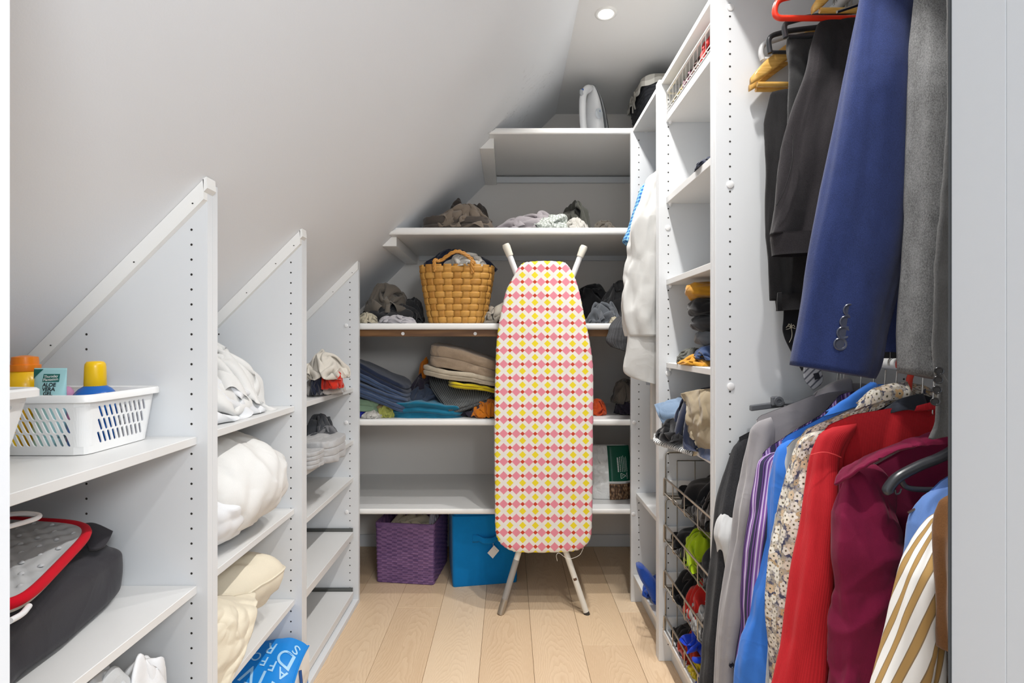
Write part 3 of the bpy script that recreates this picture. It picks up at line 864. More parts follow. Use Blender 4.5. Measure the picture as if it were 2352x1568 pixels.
M_steel = Mat('steel_wire', (190, 188, 184), rough=0.25, metal=1.0)
# ------------------------------------------------------------------ left bays: baskets, bottles, pad, bedding
M_pl = Mat('white_plastic', (238, 238, 237), rough=0.35, spec=0.45)
def plastic_basket(name, label, x, y, z, h, flare, slots, group=None, rc=0.02, m=None, rimw=0.009):
    """basket with slotted walls; slots: rows, cell pitch, half width, half height, lean, horizontal"""
    m = m or M_pl
    x0, x1 = x; y0, y1 = y
    t = thing(name, label, 'basket', ((x0 + x1) / 2, (y0 + y1) / 2, z), group)
    w, d = x1 - x0, y1 - y0
    per = 2 * (w + d)
    def wall(s, k):
        """perimeter position s (starting at front left), height fraction k"""
        s = np.asarray(s, float) % per; k = np.asarray(k, float)
        px = np.where(s < w, s, np.where(s < w + d, w, np.where(s < 2 * w + d, 2 * w + d - s, 0)))
        py = np.where(s < w, 0, np.where(s < w + d, s - w, np.where(s < 2 * w + d, d, per - s)))
        ux, uy = px - w / 2, py - d / 2
        # rounded corners
        cxm, cym = w / 2 - rc, d / 2 - rc
        ex, ey = np.maximum(np.abs(ux) - cxm, 0), np.maximum(np.abs(uy) - cym, 0)
        q = np.sqrt(ex ** 2 + ey ** 2) + 1e-12
        big = (ex > 0) & (ey > 0)
        sc = np.where(big, np.minimum(rc / q, 1.0), 1.0)
        ux = np.where(big, np.sign(ux) * (cxm + ex * sc), ux); uy = np.where(big, np.sign(uy) * (cym + ey * sc), uy)
        fx = 1 - flare / w * 2 * (1 - k); fy = 1 - flare / d * 2 * (1 - k)
        return np.stack([(x0 + x1) / 2 + ux * fx, (y0 + y1) / 2 + uy * fy, z + h * k], -1)
    mb = MB()
    rows, pitch, hw, hh, lean, lo, hi = slots
    def quad(sa, sb, ka, kb, n=8):
        S = np.linspace(0, 1, n + 1)
        G = np.stack([wall(sa[0] + (sb[0] - sa[0]) * S, np.full(n + 1, ka)), wall(sa[1] + (sb[1] - sa[1]) * S, np.full(n + 1, kb))])
        mb.grid(G)
    start = 0.0
    for L in (w, d, w, d):
        ncell = max(1, int((L - 2 * rc - 0.012) / pitch)); mar = (L - ncell * pitch) / 2
        quad((start, start), (start + L, start + L), 0, lo, 16); quad((start, start), (start + L, start + L), hi, 1, 16)
        for r in range(rows):
            ka, kb = lo + (hi - lo) * r / rows, lo + (hi - lo) * (r + 1) / rows
            sh = lambda k: -lean * ((k - (ka + kb) / 2) * h)
            quad((start, start), (start + mar + sh(ka), start + mar + sh(kb)), ka, kb, 6)
            quad((start + L - mar + sh(ka), start + L - mar + sh(kb)), (start + L, start + L), ka, kb, 6)
            for c in range(ncell):
                sc = start + mar + (c + 0.5) * pitch; kc = (ka + kb) / 2
                a = np.linspace(0, 2 * PI, 16, endpoint=False)
                ca, sa_ = np.cos(a), np.sin(a)
                rr = min(hw, hh)
                ix = rr * ca + np.sign(ca) * (hw - rr) * (np.abs(ca) > 1e-6); iy = rr * sa_ + np.sign(sa_) * (hh - rr) * (np.abs(sa_) > 1e-6)
                hp, hk = pitch / 2, (kb - ka) * h / 2
                q = np.minimum(hp / np.maximum(np.abs(ix), 1e-9), hk / np.maximum(np.abs(iy), 1e-9))
                oxp, oyp = ix * q, iy * q
                # snap the nearest samples to the cell corners
                for sx in (-1, 1):
                    for sy in (-1, 1):
                        k = np.argmin((oxp - sx * hp) ** 2 + (oyp - sy * hk) ** 2); oxp[k], oyp[k] = sx * hp, sy * hk
                def m3(u, v): return wall(sc + u - lean * v, kc + v / h)
                V = np.concatenate([m3(oxp, oyp), m3(ix, iy)])
                mb.add(V, [(i, 16 + i, 16 + (i + 1) % 16, (i + 1) % 16) for i in range(16)])
        start += L
    o = mb.build('wall', m, t, smooth=False)
    md = o.modifiers.new('thickness', 'SOLIDIFY'); md.thickness = 0.0022; md.offset = 1 
    S = np.linspace(0, per, 120, endpoint=False)
    bt = wall(S, np.zeros(120)) + np.array([0, 0, 0.0012])
    raw('bottom', bt, [tuple(range(120))], m, t, False)
    rim = wall(S, np.ones(120)); cen = np.array([(x0 + x1) / 2, (y0 + y1) / 2, 0])
    out = rim - cen; out[:, 2] = 0; out /= np.linalg.norm(out, axis=1)[:, None]
    prof = [(-0.003, -0.001), (-0.003, 0.002), (0.0, 0.004), (rimw * 0.7, 0.004), (rimw, 0.001), (rimw, -0.009), (rimw - 0.002, -0.009), (rimw - 0.002, -0.001)]
    G = np.stack([rim + out * p[0] + np.array([0, 0, p[1]]) for p in prof], 1)
    MB().grid(G, closeu=True, closev=True, flip=True).build('rim', m, t, True, autosmooth=45)
    return t
plastic_basket('plastic_basket', 'white plastic basket with slanted slots holding sunscreen and gel bottles', (-1.075, -0.742), (0.898, 1.086), 0.9262, 0.104, 0.012,
               (3, 0.0126, 0.0036, 0.0112, 0.45, 0.14, 0.83), 'white plastic baskets')
plastic_basket('plastic_basket', 'white plastic basket with level slots, cut off by the left door frame', (-1.04, -0.728), (0.61, 0.79), 0.9262, 0.128, 0.024,
               (9, 0.024, 0.0098, 0.0032, 0.0, 0.1, 0.86), 'white plastic baskets', rimw=0.012)

M_yel = Mat('yellow_plastic', (244, 190, 12), rough=0.25); M_ora = Mat('orange_plastic', (240, 132, 20), rough=0.3)
M_bluep = Mat('blue_plastic', (14, 92, 176), rough=0.2); M_yel2 = Mat('yellow_cap_plastic', (236, 190, 10), rough=0.3)
M_tealtube = Mat('pale_teal_tube', (172, 220, 224), rough=0.3); M_dkteal = Mat('dark_teal_print', (20, 104, 96), rough=0.4)
M_ink = Mat('black_print', (28, 34, 40), rough=0.6); M_whiteink = Mat('white_print', (236, 240, 238), rough=0.5)
M_pink = Mat('pink_plastic', (214, 150, 190), rough=0.3)
bz = 0.9285
t = thing('sunscreen_bottle', 'yellow bottle with an orange flip cap at the left end of the slotted basket', 'bottle', (-0.93, 0.985, bz))
MB().lathe([(0.030, 0), (0.034, 0.004), (0.0345, 0.10), (0.034, 0.118), (0.031, 0.130), (0.024, 0.139), (0.0215, 0.143)], (-0.93, 0.985, bz), 32).build('bottle_body', M_yel, t, True, autosmooth=50)
MB().lathe([(0.0232, 0.143), (0.0236, 0.1435), (0.0236, 0.155), (0.0205, 0.156), (0.0205, 0.161), (0.0195, 0.170), (0.006, 0.173)], (-0.93, 0.985, bz), 32).build('flip_cap', M_ora, t, True, autosmooth=40)
t = thing('after_sun_bottle', 'blue bottle with a tall yellow cap standing in the slotted white basket', 'bottle', (-0.807, 1.0, bz))
c0 = (-0.807, 1.0, bz)
MB().lathe([(0.031, 0), (0.035, 0.004), (0.0365, 0.05), (0.0365, 0.085), (0.034, 0.098), (0.026, 0.108), (0.0185, 0.113), (0.017, 0.116)], c0, 36).build('bottle_body', M_bluep, t, True, autosmooth=60)
MB().lathe([(0.0178, 0.113), (0.0182, 0.1135), (0.0172, 0.150), (0.0165, 0.156), (0.0135, 0.1605), (0.006, 0.1615)], c0, 32).build('screw_lid', M_yel2, t, True, autosmooth=60)
t = thing('pink_bottle', 'pink plastic bottle half hidden beside the teal tube', 'bottle', (-0.905, 1.0, bz))
MB().lathe([(0.016, 0), (0.018, 0.003), (0.018, 0.10), (0.012, 0.108), (0.010, 0.109)], (-0.897, 1.03, bz), 24).build('bottle_body', M_pink, t, True, autosmooth=50)
# aloe vera tube standing on its cap, crimped end up
t = thing('gel_tube', 'pale teal aloe vera gel tube standing upside down in the white basket', 'tube', (-0.862, 0.962, bz))
tc = np.array([-0.862, 0.962, bz])
nu = 30; v = np.linspace(0, 1, nu); a = np.linspace(0, 2 * PI, 40, endpoint=False)
hw = 0.0265 + 0.0045 * v; hd = 0.020 * (1 - v ** 1.6) + 0.0006
G = np.stack([tc[0] + hw[:, None] * np.cos(a), tc[1] + hd[:, None] * np.sin(a), np.repeat((tc[2] + 0.022 + 0.128 * v)[:, None], 40, 1)], -1)
G[..., 0] += 0.006 * v[:, None] * 0.3
gridobj('tube_body', G, M_tealtube, t, closev=True, caps=True, flip=True)
MB().lathe([(0.022, 0), (0.023, 0.002), (0.0235, 0.0225)], tc, 28).build('screw_lid', M_tealtube, t, True, autosmooth=40)
def on_tube(w):
    r = w.copy(); vv = np.clip((w[:, 2] - tc[2] - 0.022) / 0.128, 0, 1)
    hwv = 0.0265 + 0.0045 * vv; hdv = 0.020 * (1 - vv ** 1.6) + 0.0006
    xx = np.clip((w[:, 0] - tc[0] - 0.0018 * vv) / hwv, -0.98, 0.98)
    r[:, 1] = tc[1] - hdv * np.sqrt(1 - xx ** 2) - 0.0007; return r
text('lettering', 'ALOE\nVERA\nGEL', 0.0095, tc + [0.006, 0, 0.1108], (1, 0, 0), (0, 0, 1), M_ink, t, bend=on_tube, bold=0.0003)
def plate(name, u0, u1, z0, z1, m, tri=False, off=0.0002):
    n = 13
    U, W = np.meshgrid(np.linspace(0, 1, n), np.linspace(0, 1, n))
    if tri: U = U * W
    pts = np.stack([tc[0] + u0 + (u1 - u0) * U, 0 * U, tc[2] + z0 + (z1 - z0) * W], -1)
    pp = on_tube(pts.reshape(-1, 3)); pp[:, 1] += 0.0004 - off
    gridobj(name, pp.reshape(n, n, 3), m, t)
plate('label_patch', -0.008, 0.022, 0.1245, 0.139, M_dkteal); plate('label_corner', -0.029, -0.010, 0.129, 0.148, M_dkteal, True)
text('lettering', 'Thursday\nPlantation', 0.0068, tc + [0.007, 0, 0.1317], (0.995, 0, 0.06), (-0.06, 0, 0.995), M_whiteink, t, bend=lambda w: on_tube(w) - [0, 0.0004, 0], bold=0.0001)
# low bottles lying in the basket, seen through the slots
for (bx, by, m, r, hh, lb) in ((-0.975, 0.93, M_yel, 0.021, 0.055, 'small yellow bottle low in the slotted basket, left of the teal tube'),
                               (-0.915, 0.925, M_yel2, 0.022, 0.06, 'small yellow bottle low in the slotted basket, under the teal tube'),
                               (-0.79, 0.945, Mat('blue_carton', (70, 120, 196), rough=0.4), 0.018, 0.05, 'short blue jar low in the slotted basket, in front of the blue bottle')):
    o = MB().lathe([(r, 0), (r * 1.05, 0.003), (r * 1.05, hh), (r * 0.7, hh + 0.01), (0.006, hh + 0.011)], (bx, by, bz), 24).build('small_bottle', m, None, True, loc=(bx, by, bz), autosmooth=50)
    tag(o, lb, 'bottle')

# dark bag with a quilted ironing pad on it
M_bag = cloth('charcoal_canvas', (62, 60, 64), 0.14, 700, 0.3, 0.1, dark=(46, 45, 49))
def bagwarp(Q):
    Q = Q.copy(); Q[..., 2] *= 1 + 0.12 * np.sin(Q[..., 1] * 9) ; return Q
bag_c = np.array([-0.912, 0.845, 0.6065]); 
bag = thing('storage_bag', 'charcoal canvas bag lying on the lower left shelf under the grey pad', 'bag', bag_c)
soft('bag_body', M_bag, bag_c, (0.165, 0.205, 0.128), bag, kind='box', e=7, rot=0.16, seed=4, amp=0.013, f=8, r=0.24, nv=66, n=160, warp=lambda Q: Q * np.stack([np.ones_like(Q[..., 0]), np.ones_like(Q[..., 0]), 0.97 - 0.9 * np.clip(Q[..., 0] - 0.06, 0, 1)], -1))
flap('bag_flap', M_bag, [[P(182, 1205, 1.0), P(215, 1203, 1.01), P(258, 1222, 1.02)], [P(190, 1230, 0.985), P(222, 1232, 0.99), P(250, 1240, 1.0)], [P(205, 1262, 0.97), P(222, 1262, 0.975), P(240, 1255, 0.985)]], bag, 0.006, 0.001)
M_pad = Mat('grey_quilted_pad', (176, 178, 180), rough=0.75)
_v = M_pad.uv(); M_pad.bump(M_pad.noise(_v, 900, 2), 0.1, 0.001)
M_redbind = cloth('red_binding', (206, 16, 38), 0.08, 900, 0.2, 0.03)
pd = thing('ironing_pad', 'light grey quilted pad with a bright red edge lying on the charcoal bag', 'ironing pad', (-0.9, 0.8, 0.75))
def pad_pt(u, w):
    """pad plane laid over the bag: corners follow the photograph"""
    return np.array([0, 0, 0])
A0, A1, A2, A3 = P(28, 1425, 0.66), P(225, 1215, 0.965), P(-120, 1196, 1.035), P(-330, 1330, 0.72)
def padmap(u, w):
    u = np.asarray(u)[..., None]; w = np.asarray(w)[..., None]
    return A3 * (1 - u) * (1 - w) + A0 * u * (1 - w) + A1 * u * w + A2 * (1 - u) * w
def rr_outline(n, rc, ins=0.0):
    th = np.linspace(0, 2 * PI, n, endpoint=False); ox, oy = outline(n, 5.5)
    return 0.5 + (0.5 - ins) * ox, 0.5 + (0.5 - ins) * oy
rings = []
for s in np.linspace(0.02, 1, 30):
    ox, oy = outline(120, 2 + 3.2 * s); 
    p = padmap(0.5 + 0.5 * s * ox, 0.5 + 0.5 * s * oy)
    uu, ww = (0.5 * s * ox) * 0.36, (0.5 * s * oy) * 0.36
    dim = 0.0025 * np.cos(uu * 2 * PI / 0.045) * np.cos(ww * 2 * PI / 0.045)
    p = p + np.stack([0 * dim, 0 * dim, 0.012 + dim * (s < 0.93)], -1); rings.append(p)
top = np.array(rings)
edge = top[-1]; low = edge - np.array([0, 0, 0.016])
bot = np.array([low, low * 0.98 + low.mean(0) * 0.02, low * 0.02 + low.mean(0) * 0.98])
gridobj('pad', np.concatenate([top, bot]), M_pad, pd, closev=True, caps=True, flip=False)
# raised studs on a square grid
mb = MB()
for i in range(-8, 9):
    for j in range(-8, 9):
        u, w = 0.5 + i * 0.12 + (0.06 if j % 2 else 0), 0.5 + j * 0.105
        if ((abs(u - .5) * 2) ** 5 + (abs(w - .5) * 2) ** 5) < 0.6:
            c = padmap(u, w) + np.array([0, 0, 0.012])
            mb.lathe([(0.0042, 0), (0.0038, 0.0018), (0.002, 0.0032), (0.0003, 0.0036)], c, 8)
o = mb.build('stud', M_pad, pd, True); o['kind'] = 'stuff'
tube('red_edge', edge - np.array([0, 0, 0.004]), 0.0078, M_redbind, pd, 10, closed=True)
M_wwire = Mat('white_coated_wire', (236, 236, 238), rough=0.3)
tube('wire_leg', spline([P(-40, 1190, 0.80), P(40, 1179, 0.80), P(84, 1181, 0.79), P(88, 1188, 0.775), P(60, 1198, 0.75), P(20, 1209, 0.72), P(-40, 1225, 0.70)], 40), 0.0035, M_wwire, pd, 10)
tube('wire_leg', spline([P(22, 1426, 0.652), P(50, 1410, 0.675), P(66, 1392, 0.70)], 16), 0.004, M_wwire, pd, 10)
tube('wire_leg', spline([P(150, 1200, 1.0), P(170, 1199, 1.01), P(171, 1203, 1.0)], 12), 0.003, M_wwire, pd, 8)

M_white_c = cloth('white_cotton', (235, 236, 238), 0.05, 800, 0.15, 0.2)
M_white_c2 = cloth('white_cotton_warm', (233, 232, 229), 0.05, 800, 0.15, 0.2)
M_blue_w = cloth('bluish_white_cotton', (214, 219, 226), 0.05, 800, 0.15, 0.2)
M_grey_c = cloth('pale_grey_cotton', (200, 202, 203), 0.05, 800, 0.15, 0.2)
heap('crumpled_sheet', 'crumpled white and pale grey sheet on the bottom shelf, lower left', 'bed linen', M_white_c, (215, 395, 1492), 0.2895, 0.94, 0.12, seed=11, amp=0.022, f=8, e=2.4)
heap('crumpled_sheet', 'pale grey cloth bunched on the bottom shelf left of the white sheet', 'bed linen', M_grey_c, (110, 300, 1520), 0.2895, 0.86, 0.12, seed=12, amp=0.02, f=9)

# white bedding, middle bay upper shelf
bd = 'white bedding in the middle bay'
Zs = 0.9268
def lean(k):
    def w(Q):
        Q = Q.copy(); Q[..., 0] += 0 * Q[..., 2]; Q[..., 2] *= 1 - k * np.clip(Q[..., 0] / (np.abs(Q[..., 0]).max() + 1e-6), -1, 1); return Q
    return w
soft('duvet_cover', M_white_c2, (-0.90, 1.40, Zs), (0.215, 0.165, 0.238), label='tall heap of crumpled white bed linen on the middle bay upper shelf', cat='bed linen', group=bd,
     seed=21, proto=8, turn=1, e=3.2, warp=lean(0.30))
soft('bed_sheet', M_white_c, (-0.88, 1.33, Zs), (0.195, 0.145, 0.19), label='white bed sheet with long diagonal folds leaning on the upper heap', cat='bed linen', group=bd,
     seed=24, proto=4, turn=0, e=3.2, warp=lean(0.40))
soft('pillowcase', M_blue_w, (-0.88, 1.215, Zs), (0.170, 0.062, 0.055), label='bluish white folded pillowcase at the front of the upper heap of bed linen', cat='bed linen', group=bd, kind='layers', layers=2, seed=22, amp=0.014, f=11, e=3.5, n=120, wob=0.01)
# rolled duvet, second shelf
Zs = 0.608
soft('rolled_duvet', M_white_c2, (-0.845, 1.37, Zs), (0.232, 0.20, 0.275), label='plump rolled white duvet filling the second shelf of the middle bay', cat='duvet', group=bd, kind='puff',
     seed=31, amp=0.020, f=6.0, e=2.5, stretch=(0.7, 1.6, 1.0), n=170, nv=84)
soft('duvet_end', M_white_c, (-0.84, 1.275, Zs), (0.195, 0.125, 0.205), label='white quilt bulging at the front of the second shelf, near the upright', cat='duvet', group=bd, kind='puff',
     seed=33, amp=0.017, f=7, e=2.5, stretch=(0.6, 1.2, 1.2), n=150, nv=76)
# cream pillow, third shelf
M_cream = cloth('cream_cotton', (232, 222, 200), 0.05, 800, 0.15, 0.2)
Zs = 0.3245
pl = thing('pillow', 'cream pillow with a stitched seam slumped on the third shelf of the middle bay', 'pillow', (-0.88, 1.38, Zs))
def pillow_pts(c, ax, bx, cx, a, b, h, seed, n=90, amp=0.006):
    """pillow: two domed faces that meet in a pinched rim with pointed corners; ax, bx, cx its axes"""
    ox, oy = outline(n, 9)
    s = np.concatenate([np.linspace(0.02, 1, 30), np.linspace(1, 0.02, 30)[1:]])
    sd = np.concatenate([np.ones(30), -np.ones(29)])
    dome = (np.clip(1 - s ** 3.0, 0, 1)) ** 0.62
    pin = 1 - 0.10 * (1 - np.abs(np.abs(ox) - np.abs(oy))) ** 0 * (1 - (np.abs(ox * oy)) ** 0.5) * 1.0
    U = a * ox * pin; V = b * oy * pin
    Q = U[None, :, None] * s[:, None, None] * ax + V[None, :, None] * s[:, None, None] * bx + (h * sd * dome)[:, None, None] * cx
    cr = creases(Q, 8, seed, stretch=(1, 1, 1))
    wr = 0.007 * np.sin(np.arctan2(V, U)[None] * 22 + seed + 2 * noise(Q * 9)) * (s[:, None] ** 3)
    Q = Q + (cx * sd[:, None, None]) * ((amp * cr + wr) * np.minimum(1, 4 * (1 - s) + 0.2)[:, None])[..., None]
    return Q + c, ox, oy, pin
ax_ = np.array([0.50, 0.845, 0.18]); ax_ /= np.linalg.norm(ax_)
cx_ = np.array([-0.22, -0.12, 0.95]); cx_ -= ax_ * np.dot(cx_, ax_); cx_ /= np.linalg.norm(cx_)
bx_ = np.cross(cx_, ax_)
pc = np.array([-0.878, 1.355, 0.425])
Qp, ox, oy, pin = pillow_pts(pc, ax_, bx_, cx_, 0.232, 0.175, 0.098, 3, amp=0.022)
Qp[..., 1] = np.clip(Qp[..., 1], 1.14, 1.593)
Qp[..., 2] = np.maximum(Qp[..., 2], 0.3262)
gridobj('cushion', Qp, M_cream, pl, closev=True, flip=True, u_len=0.8, v_len=0.4)
seam = Qp[29] * 1.0
tube('seam', seam, 0.0028, M_cream, pl, 6, closed=True)
cbk = thing('cream_pillowcase', 'cream pillowcase end drooping over the front of the third shelf beside the pillow', 'bed linen', (-0.70, 1.2, 0.33))
flap('cloth', M_cream, [[P(470, 1372, 1.26), P(530, 1368, 1.30), P(585, 1362, 1.36)], [P(480, 1402, 1.16), P(535, 1408, 1.215), P(590, 1398, 1.29)], [P(488, 1440, 1.146), P(536, 1452, 1.195), P(577, 1458, 1.25)], [P(488, 1500, 1.143), P(528, 1510, 1.185), P(556, 1512, 1.22)], [P(488, 1570, 1.142), P(520, 1572, 1.175), P(534, 1560, 1.19)], [P(488, 1630, 1.142), P(512, 1628, 1.17), P(524, 1615, 1.18)]], cbk, 0.006, 0.016, 11, 43, 80, 50)
# blue printed carrier bag on the bottom board
M_bagblue = Mat('blue_bag_film', (30, 134, 214), rough=0.35, spec=0.4)
_v = M_bagblue.uv(); M_bagblue.bump(M_bagblue.noise(_v, 22, 3), 0.25, 0.006)
M_print = Mat('pale_blue_print', (168, 212, 240), rough=0.45); M_bagwhite = Mat('white_bag_film', (228, 226, 222), rough=0.35); M_bagdark = Mat('dark_bag_edge', (24, 70, 128), rough=0.4)
cb = thing('carrier_bag', 'bright blue printed carrier bag pushed into the bottom of the middle bay', 'bag', (-0.80, 1.38, 0.061))
def bagtop(u, w):
    """u across (left to right), w from front to back"""
    u = np.asarray(u, float); w = np.asarray(w, float)
    x = -0.945 + 0.34 * u + 0.012 * np.sin(w * 5)
    y = 1.145 + 0.43 * w
    z = 0.165 + 0.045 * w + 0.012 * np.sin(u * 4 + w * 3) + 0.01 * np.cos(w * 7) - 0.035 * (np.clip(u - 0.8, 0, 1) / 0.2) ** 2
    return np.stack([x, y, z], -1)
U, W = np.meshgrid(np.linspace(0, 1, 40), np.linspace(0, 1, 50))
T = bagtop(U, W); T += (0.003 * creases(T, 12, 5))[..., None] * np.array([0, 0, 1])
gridobj('bag_top', T, M_bagblue, cb, flip=True)
right = T[:, -1]
k = np.linspace(0, 1, 22)
Sd = right[None] * (1 - k[:, None, None]) + np.stack([right[:, 0] - 0.006, right[:, 1], np.full(50, 0.064)], 1)[None] * k[:, None, None]
Sd[..., 0] += 0.008 * np.sin(PI * k)[:, None] + 0.004 * creases(Sd, 14, 8)* np.sin(PI * k)[:, None]
gridobj('bag_side', Sd, M_bagwhite, cb)
left = T[:, 0]
gridobj('bag_side', left[None] * (1 - k[:, None, None]) + np.stack([left[:, 0] - 0.01, left[:, 1], np.full(50, 0.064)], 1)[None] * k[:, None, None], M_bagblue, cb, flip=True)
for row, fl in ((T[0], False), (T[-1], True)):
    gridobj('bag_end', row[None] * (1 - k[:, None, None]) + np.stack([row[:, 0], row[:, 1], np.full(40, 0.064)], 1)[None] * k[:, None, None], M_bagblue, cb, flip=fl)
tube('bag_edge', right + np.array([0.001, 0, 0.001]), 0.0035, M_bagblue, cb, 6)
hs = [right[40] + [0.006, 0, -0.01], right[38] + [0.014, 0, -0.05], right[30] + [0.016, 0, -0.085], right[22] + [0.016, 0, -0.06], right[20] + [0.008, 0, -0.012]]
tube('bag_handle', spline(hs, 30), 0.0045, M_bagdark, cb, 8)
def on_bag(wv):
    u = wv[:, 0]; w = wv[:, 1]; r = bagtop(u, w)
    r = r + (0.003 * creases(r, 12, 5))[:, None] * np.array([0, 0, 1]); r[:, 2] += 0.0016; return r
for s, u, w, sz in (('S', 0.94, 0.915, 0.044), ('D', 0.89, 0.826, 0.074), ('R', 0.72, 0.908, 0.056), ('F', 0.72, 0.80, 0.042), ('F', 0.81, 0.757, 0.044), ('A', 0.905, 0.715, 0.042), ('O', 0.625, 0.845, 0.042), ('L', 0.885, 0.600, 0.066), ('I', 0.755, 0.668, 0.078), ('V', 0.635, 0.71, 0.078), ('E', 0.655, 0.60, 0.06), ('N', 0.76, 0.555, 0.06), ('K', 0.45, 0.75, 0.07), ('O', 0.5, 0.86, 0.05)):
    # the print runs upside down towards the viewer
    text('print', s, sz, (u, w, 0), (-0.96 / 0.34, 0.28 / 0.43, 0), (-0.10 / 0.34, -0.97 / 0.43, 0), M_print, cb, bend=on_bag, bold=0.0004)

# far bay: small basket with clothes, grey clothes below
plastic_basket('plastic_basket', 'small white basket with fine lattice walls, overflowing in the farthest bay', (-1.08, -0.765), (1.70, 1.84), 0.9292, 0.135, 0.014,
               (9, 0.011, 0.0036, 0.0034, 0.0, 0.06, 0.92), 'white plastic baskets')
M_off = cloth('offwhite_jersey', (222, 215, 203), 0.08, 800, 0.2, 0.2); M_redc = cloth('red_cotton', (208, 48, 30), 0.1); M_navyc = cloth('navy_cotton', (44, 48, 66), 0.1)
M_ptn = cloth('grey_white_print', (206, 202, 198), 0.2, 160, 0.2, 0.2, dark=(150, 146, 144))
gp = 'clothes in the farthest bay'
heap('crumpled_shirt', 'offwhite crumpled shirt spilling over the small lattice basket', 'clothes', M_off, (700, 800, 800), 0.99, 1.90, 0.10, gp, seed=51, amp=0.020, f=13, e=2.2, kind='blob')
heap('crumpled_shirt', 'offwhite crumpled shirt lying on the upper shelf of the farthest bay, under the red one', 'clothes', M_ptn, (700, 790, 858), 0.9285, 1.97, 0.12, gp, seed=52, amp=0.018, f=14)
heap('red_shirt', 'small red garment with a pale hem in the farthest bay', 'clothes', M_redc, (738, 788, 838), 0.955, 1.875, 0.05, gp, seed=53, amp=0.008, f=18, kind='blob')
heap('navy_shirt', 'navy scrap of clothing between the lattice basket and the red garment', 'clothes', M_navyc, (716, 742, 842), 0.935, 1.86, 0.045, gp, seed=54, amp=0.008, f=18, kind='blob')
M_dgrey = cloth('dark_grey_jersey', (74, 76, 80), 0.12); M_lgrey = cloth('light_grey_jersey', (186, 185, 185), 0.08); M_mgrey = cloth('mid_grey_jersey', (122, 122, 125), 0.12)
heap('grey_shirt', 'dark grey crumpled shirt on the second shelf of the farthest bay', 'clothes', M_dgrey, (700, 765, 948), 0.72, 1.98, 0.12, gp, seed=55, amp=0.016, f=13)
heap('grey_shirt', 'mid grey shirt with its cuff pointing right, farthest bay second shelf', 'clothes', M_mgrey, (705, 788, 975), 0.718, 1.93, 0.08, gp, seed=56, amp=0.014, f=15, stretch=(0.6, 1, 1.5))
heap('grey_shirt', 'pale grey shirt flattened on the second shelf of the farthest bay', 'clothes', M_lgrey, (700, 785, 1003), 0.7035, 1.86, 0.10, gp, seed=57, amp=0.010, f=14, kind='layers', layers=3, e=3)
heap('grey_shirt', 'pale grey folded shirt at the front edge of the farthest bay second shelf', 'clothes', M_lgrey, (690, 742, 1030), 0.7035, 1.755, 0.07, gp, seed=58, amp=0.006, f=16, kind='layers', layers=4, e=3)
# ------------------------------------------------------------------ back shelves
# --- highest shelf: iron, small bowl, dark wicker basket with a checked liner
M_iron = Mat('iron_white_plastic', (238, 239, 241), rough=0.18, spec=0.5, Coat_Weight=0.3); M_irongrey = Mat('iron_grey_plastic', (176, 180, 184), rough=0.35)
M_sole = Mat('iron_soleplate', (170, 172, 174), rough=0.25, metal=1.0); M_dial = Mat('iron_dial', (214, 220, 226), rough=0.3); M_bluedot = Mat('iron_blue_print', (40, 96, 176), rough=0.4)
ir = thing('steam_iron', 'white steam iron standing upright on its heel on the highest back shelf', 'iron', (0.40, 2.40, 2.0596))
io = np.array([0.386, 2.40, 2.0596]); ang = math.radians(-45)      # long axis up; sole faces right and a little back
def iw(q):
    q = np.asarray(q, float)                      # local: x towards the sole, y across, z up the iron
    c, s = math.cos(ang), math.sin(ang)
    q = q.copy(); q[..., 0] -= 0.13 * q[..., 2] * (0.4 + 0.6 * np.clip((q[..., 0] + 0.05) / 0.1, 0, 1))
    return np.stack([io[0] + q[..., 0] * c + q[..., 1] * s, io[1] - q[..., 0] * s + q[..., 1] * c, io[2] + q[..., 2]], -1)
nz = 40; z = np.linspace(0, 1, nz); ha = np.linspace(0, 2 * PI, 44, endpoint=False)
half = 0.060 * (1 - z ** 2.3) ** 0.62 + 0.0015    # sole half width, pointed at the tip
x_sole = 0.058 - 0.012 * z ** 3                   # sole plane
x_body = -0.006 - 0.004 * z + 0.052 * z ** 2.2     # top of the water tank
rings = []
for k in range(nz):
    c, s = np.cos(ha), np.sin(ha)
    xm, xr = (x_sole[k] + x_body[k]) / 2, (x_sole[k] - x_body[k]) / 2
    xx = xm + xr * np.sign(c) * np.abs(c) ** 0.55
    wy = half[k] * (0.82 + 0.18 * (np.clip(c, -1, 1))) * np.sign(s) * np.abs(s) ** 0.8
    rings.append(np.stack([xx, wy, np.full(44, 0.272 * z[k])], -1))
gridobj('tank', iw(np.array(rings)), M_iron, ir, closev=True, caps=True, flip=False)
pl_ = []
for dx in (0.0, 0.006):
    pl_.append(np.stack([np.concatenate([x_sole, x_sole[::-1]]) + dx + 0.0003, np.concatenate([half, -half[::-1]]) * 1.01, np.concatenate([z, z[::-1]]) * 0.274], -1))
raw('soleplate', iw(np.concatenate(pl_)), [tuple(range(80)), tuple(range(159, 79, -1))] + [(k, 80 + k, 80 + (k + 1) % 80, (k + 1) % 80) for k in range(80)], M_sole, ir, False)
hp = spline([(0.03, 0, 0.020), (-0.018, 0, 0.012), (-0.049, 0, 0.03), (-0.058, 0, 0.09), (-0.056, 0, 0.16), (-0.046, 0, 0.205), (-0.018, 0, 0.232), (0.02, 0, 0.250), (0.036, 0, 0.258)], 46)
hr = np.interp(np.linspace(0, 1, 46), [0, 0.12, 0.3, 0.6, 0.8, 1], [0.024, 0.021, 0.0155, 0.016, 0.019, 0.010])
MB().tube(iw(hp), hr, 18).build('handle', M_iron, ir, True, autosmooth=60)
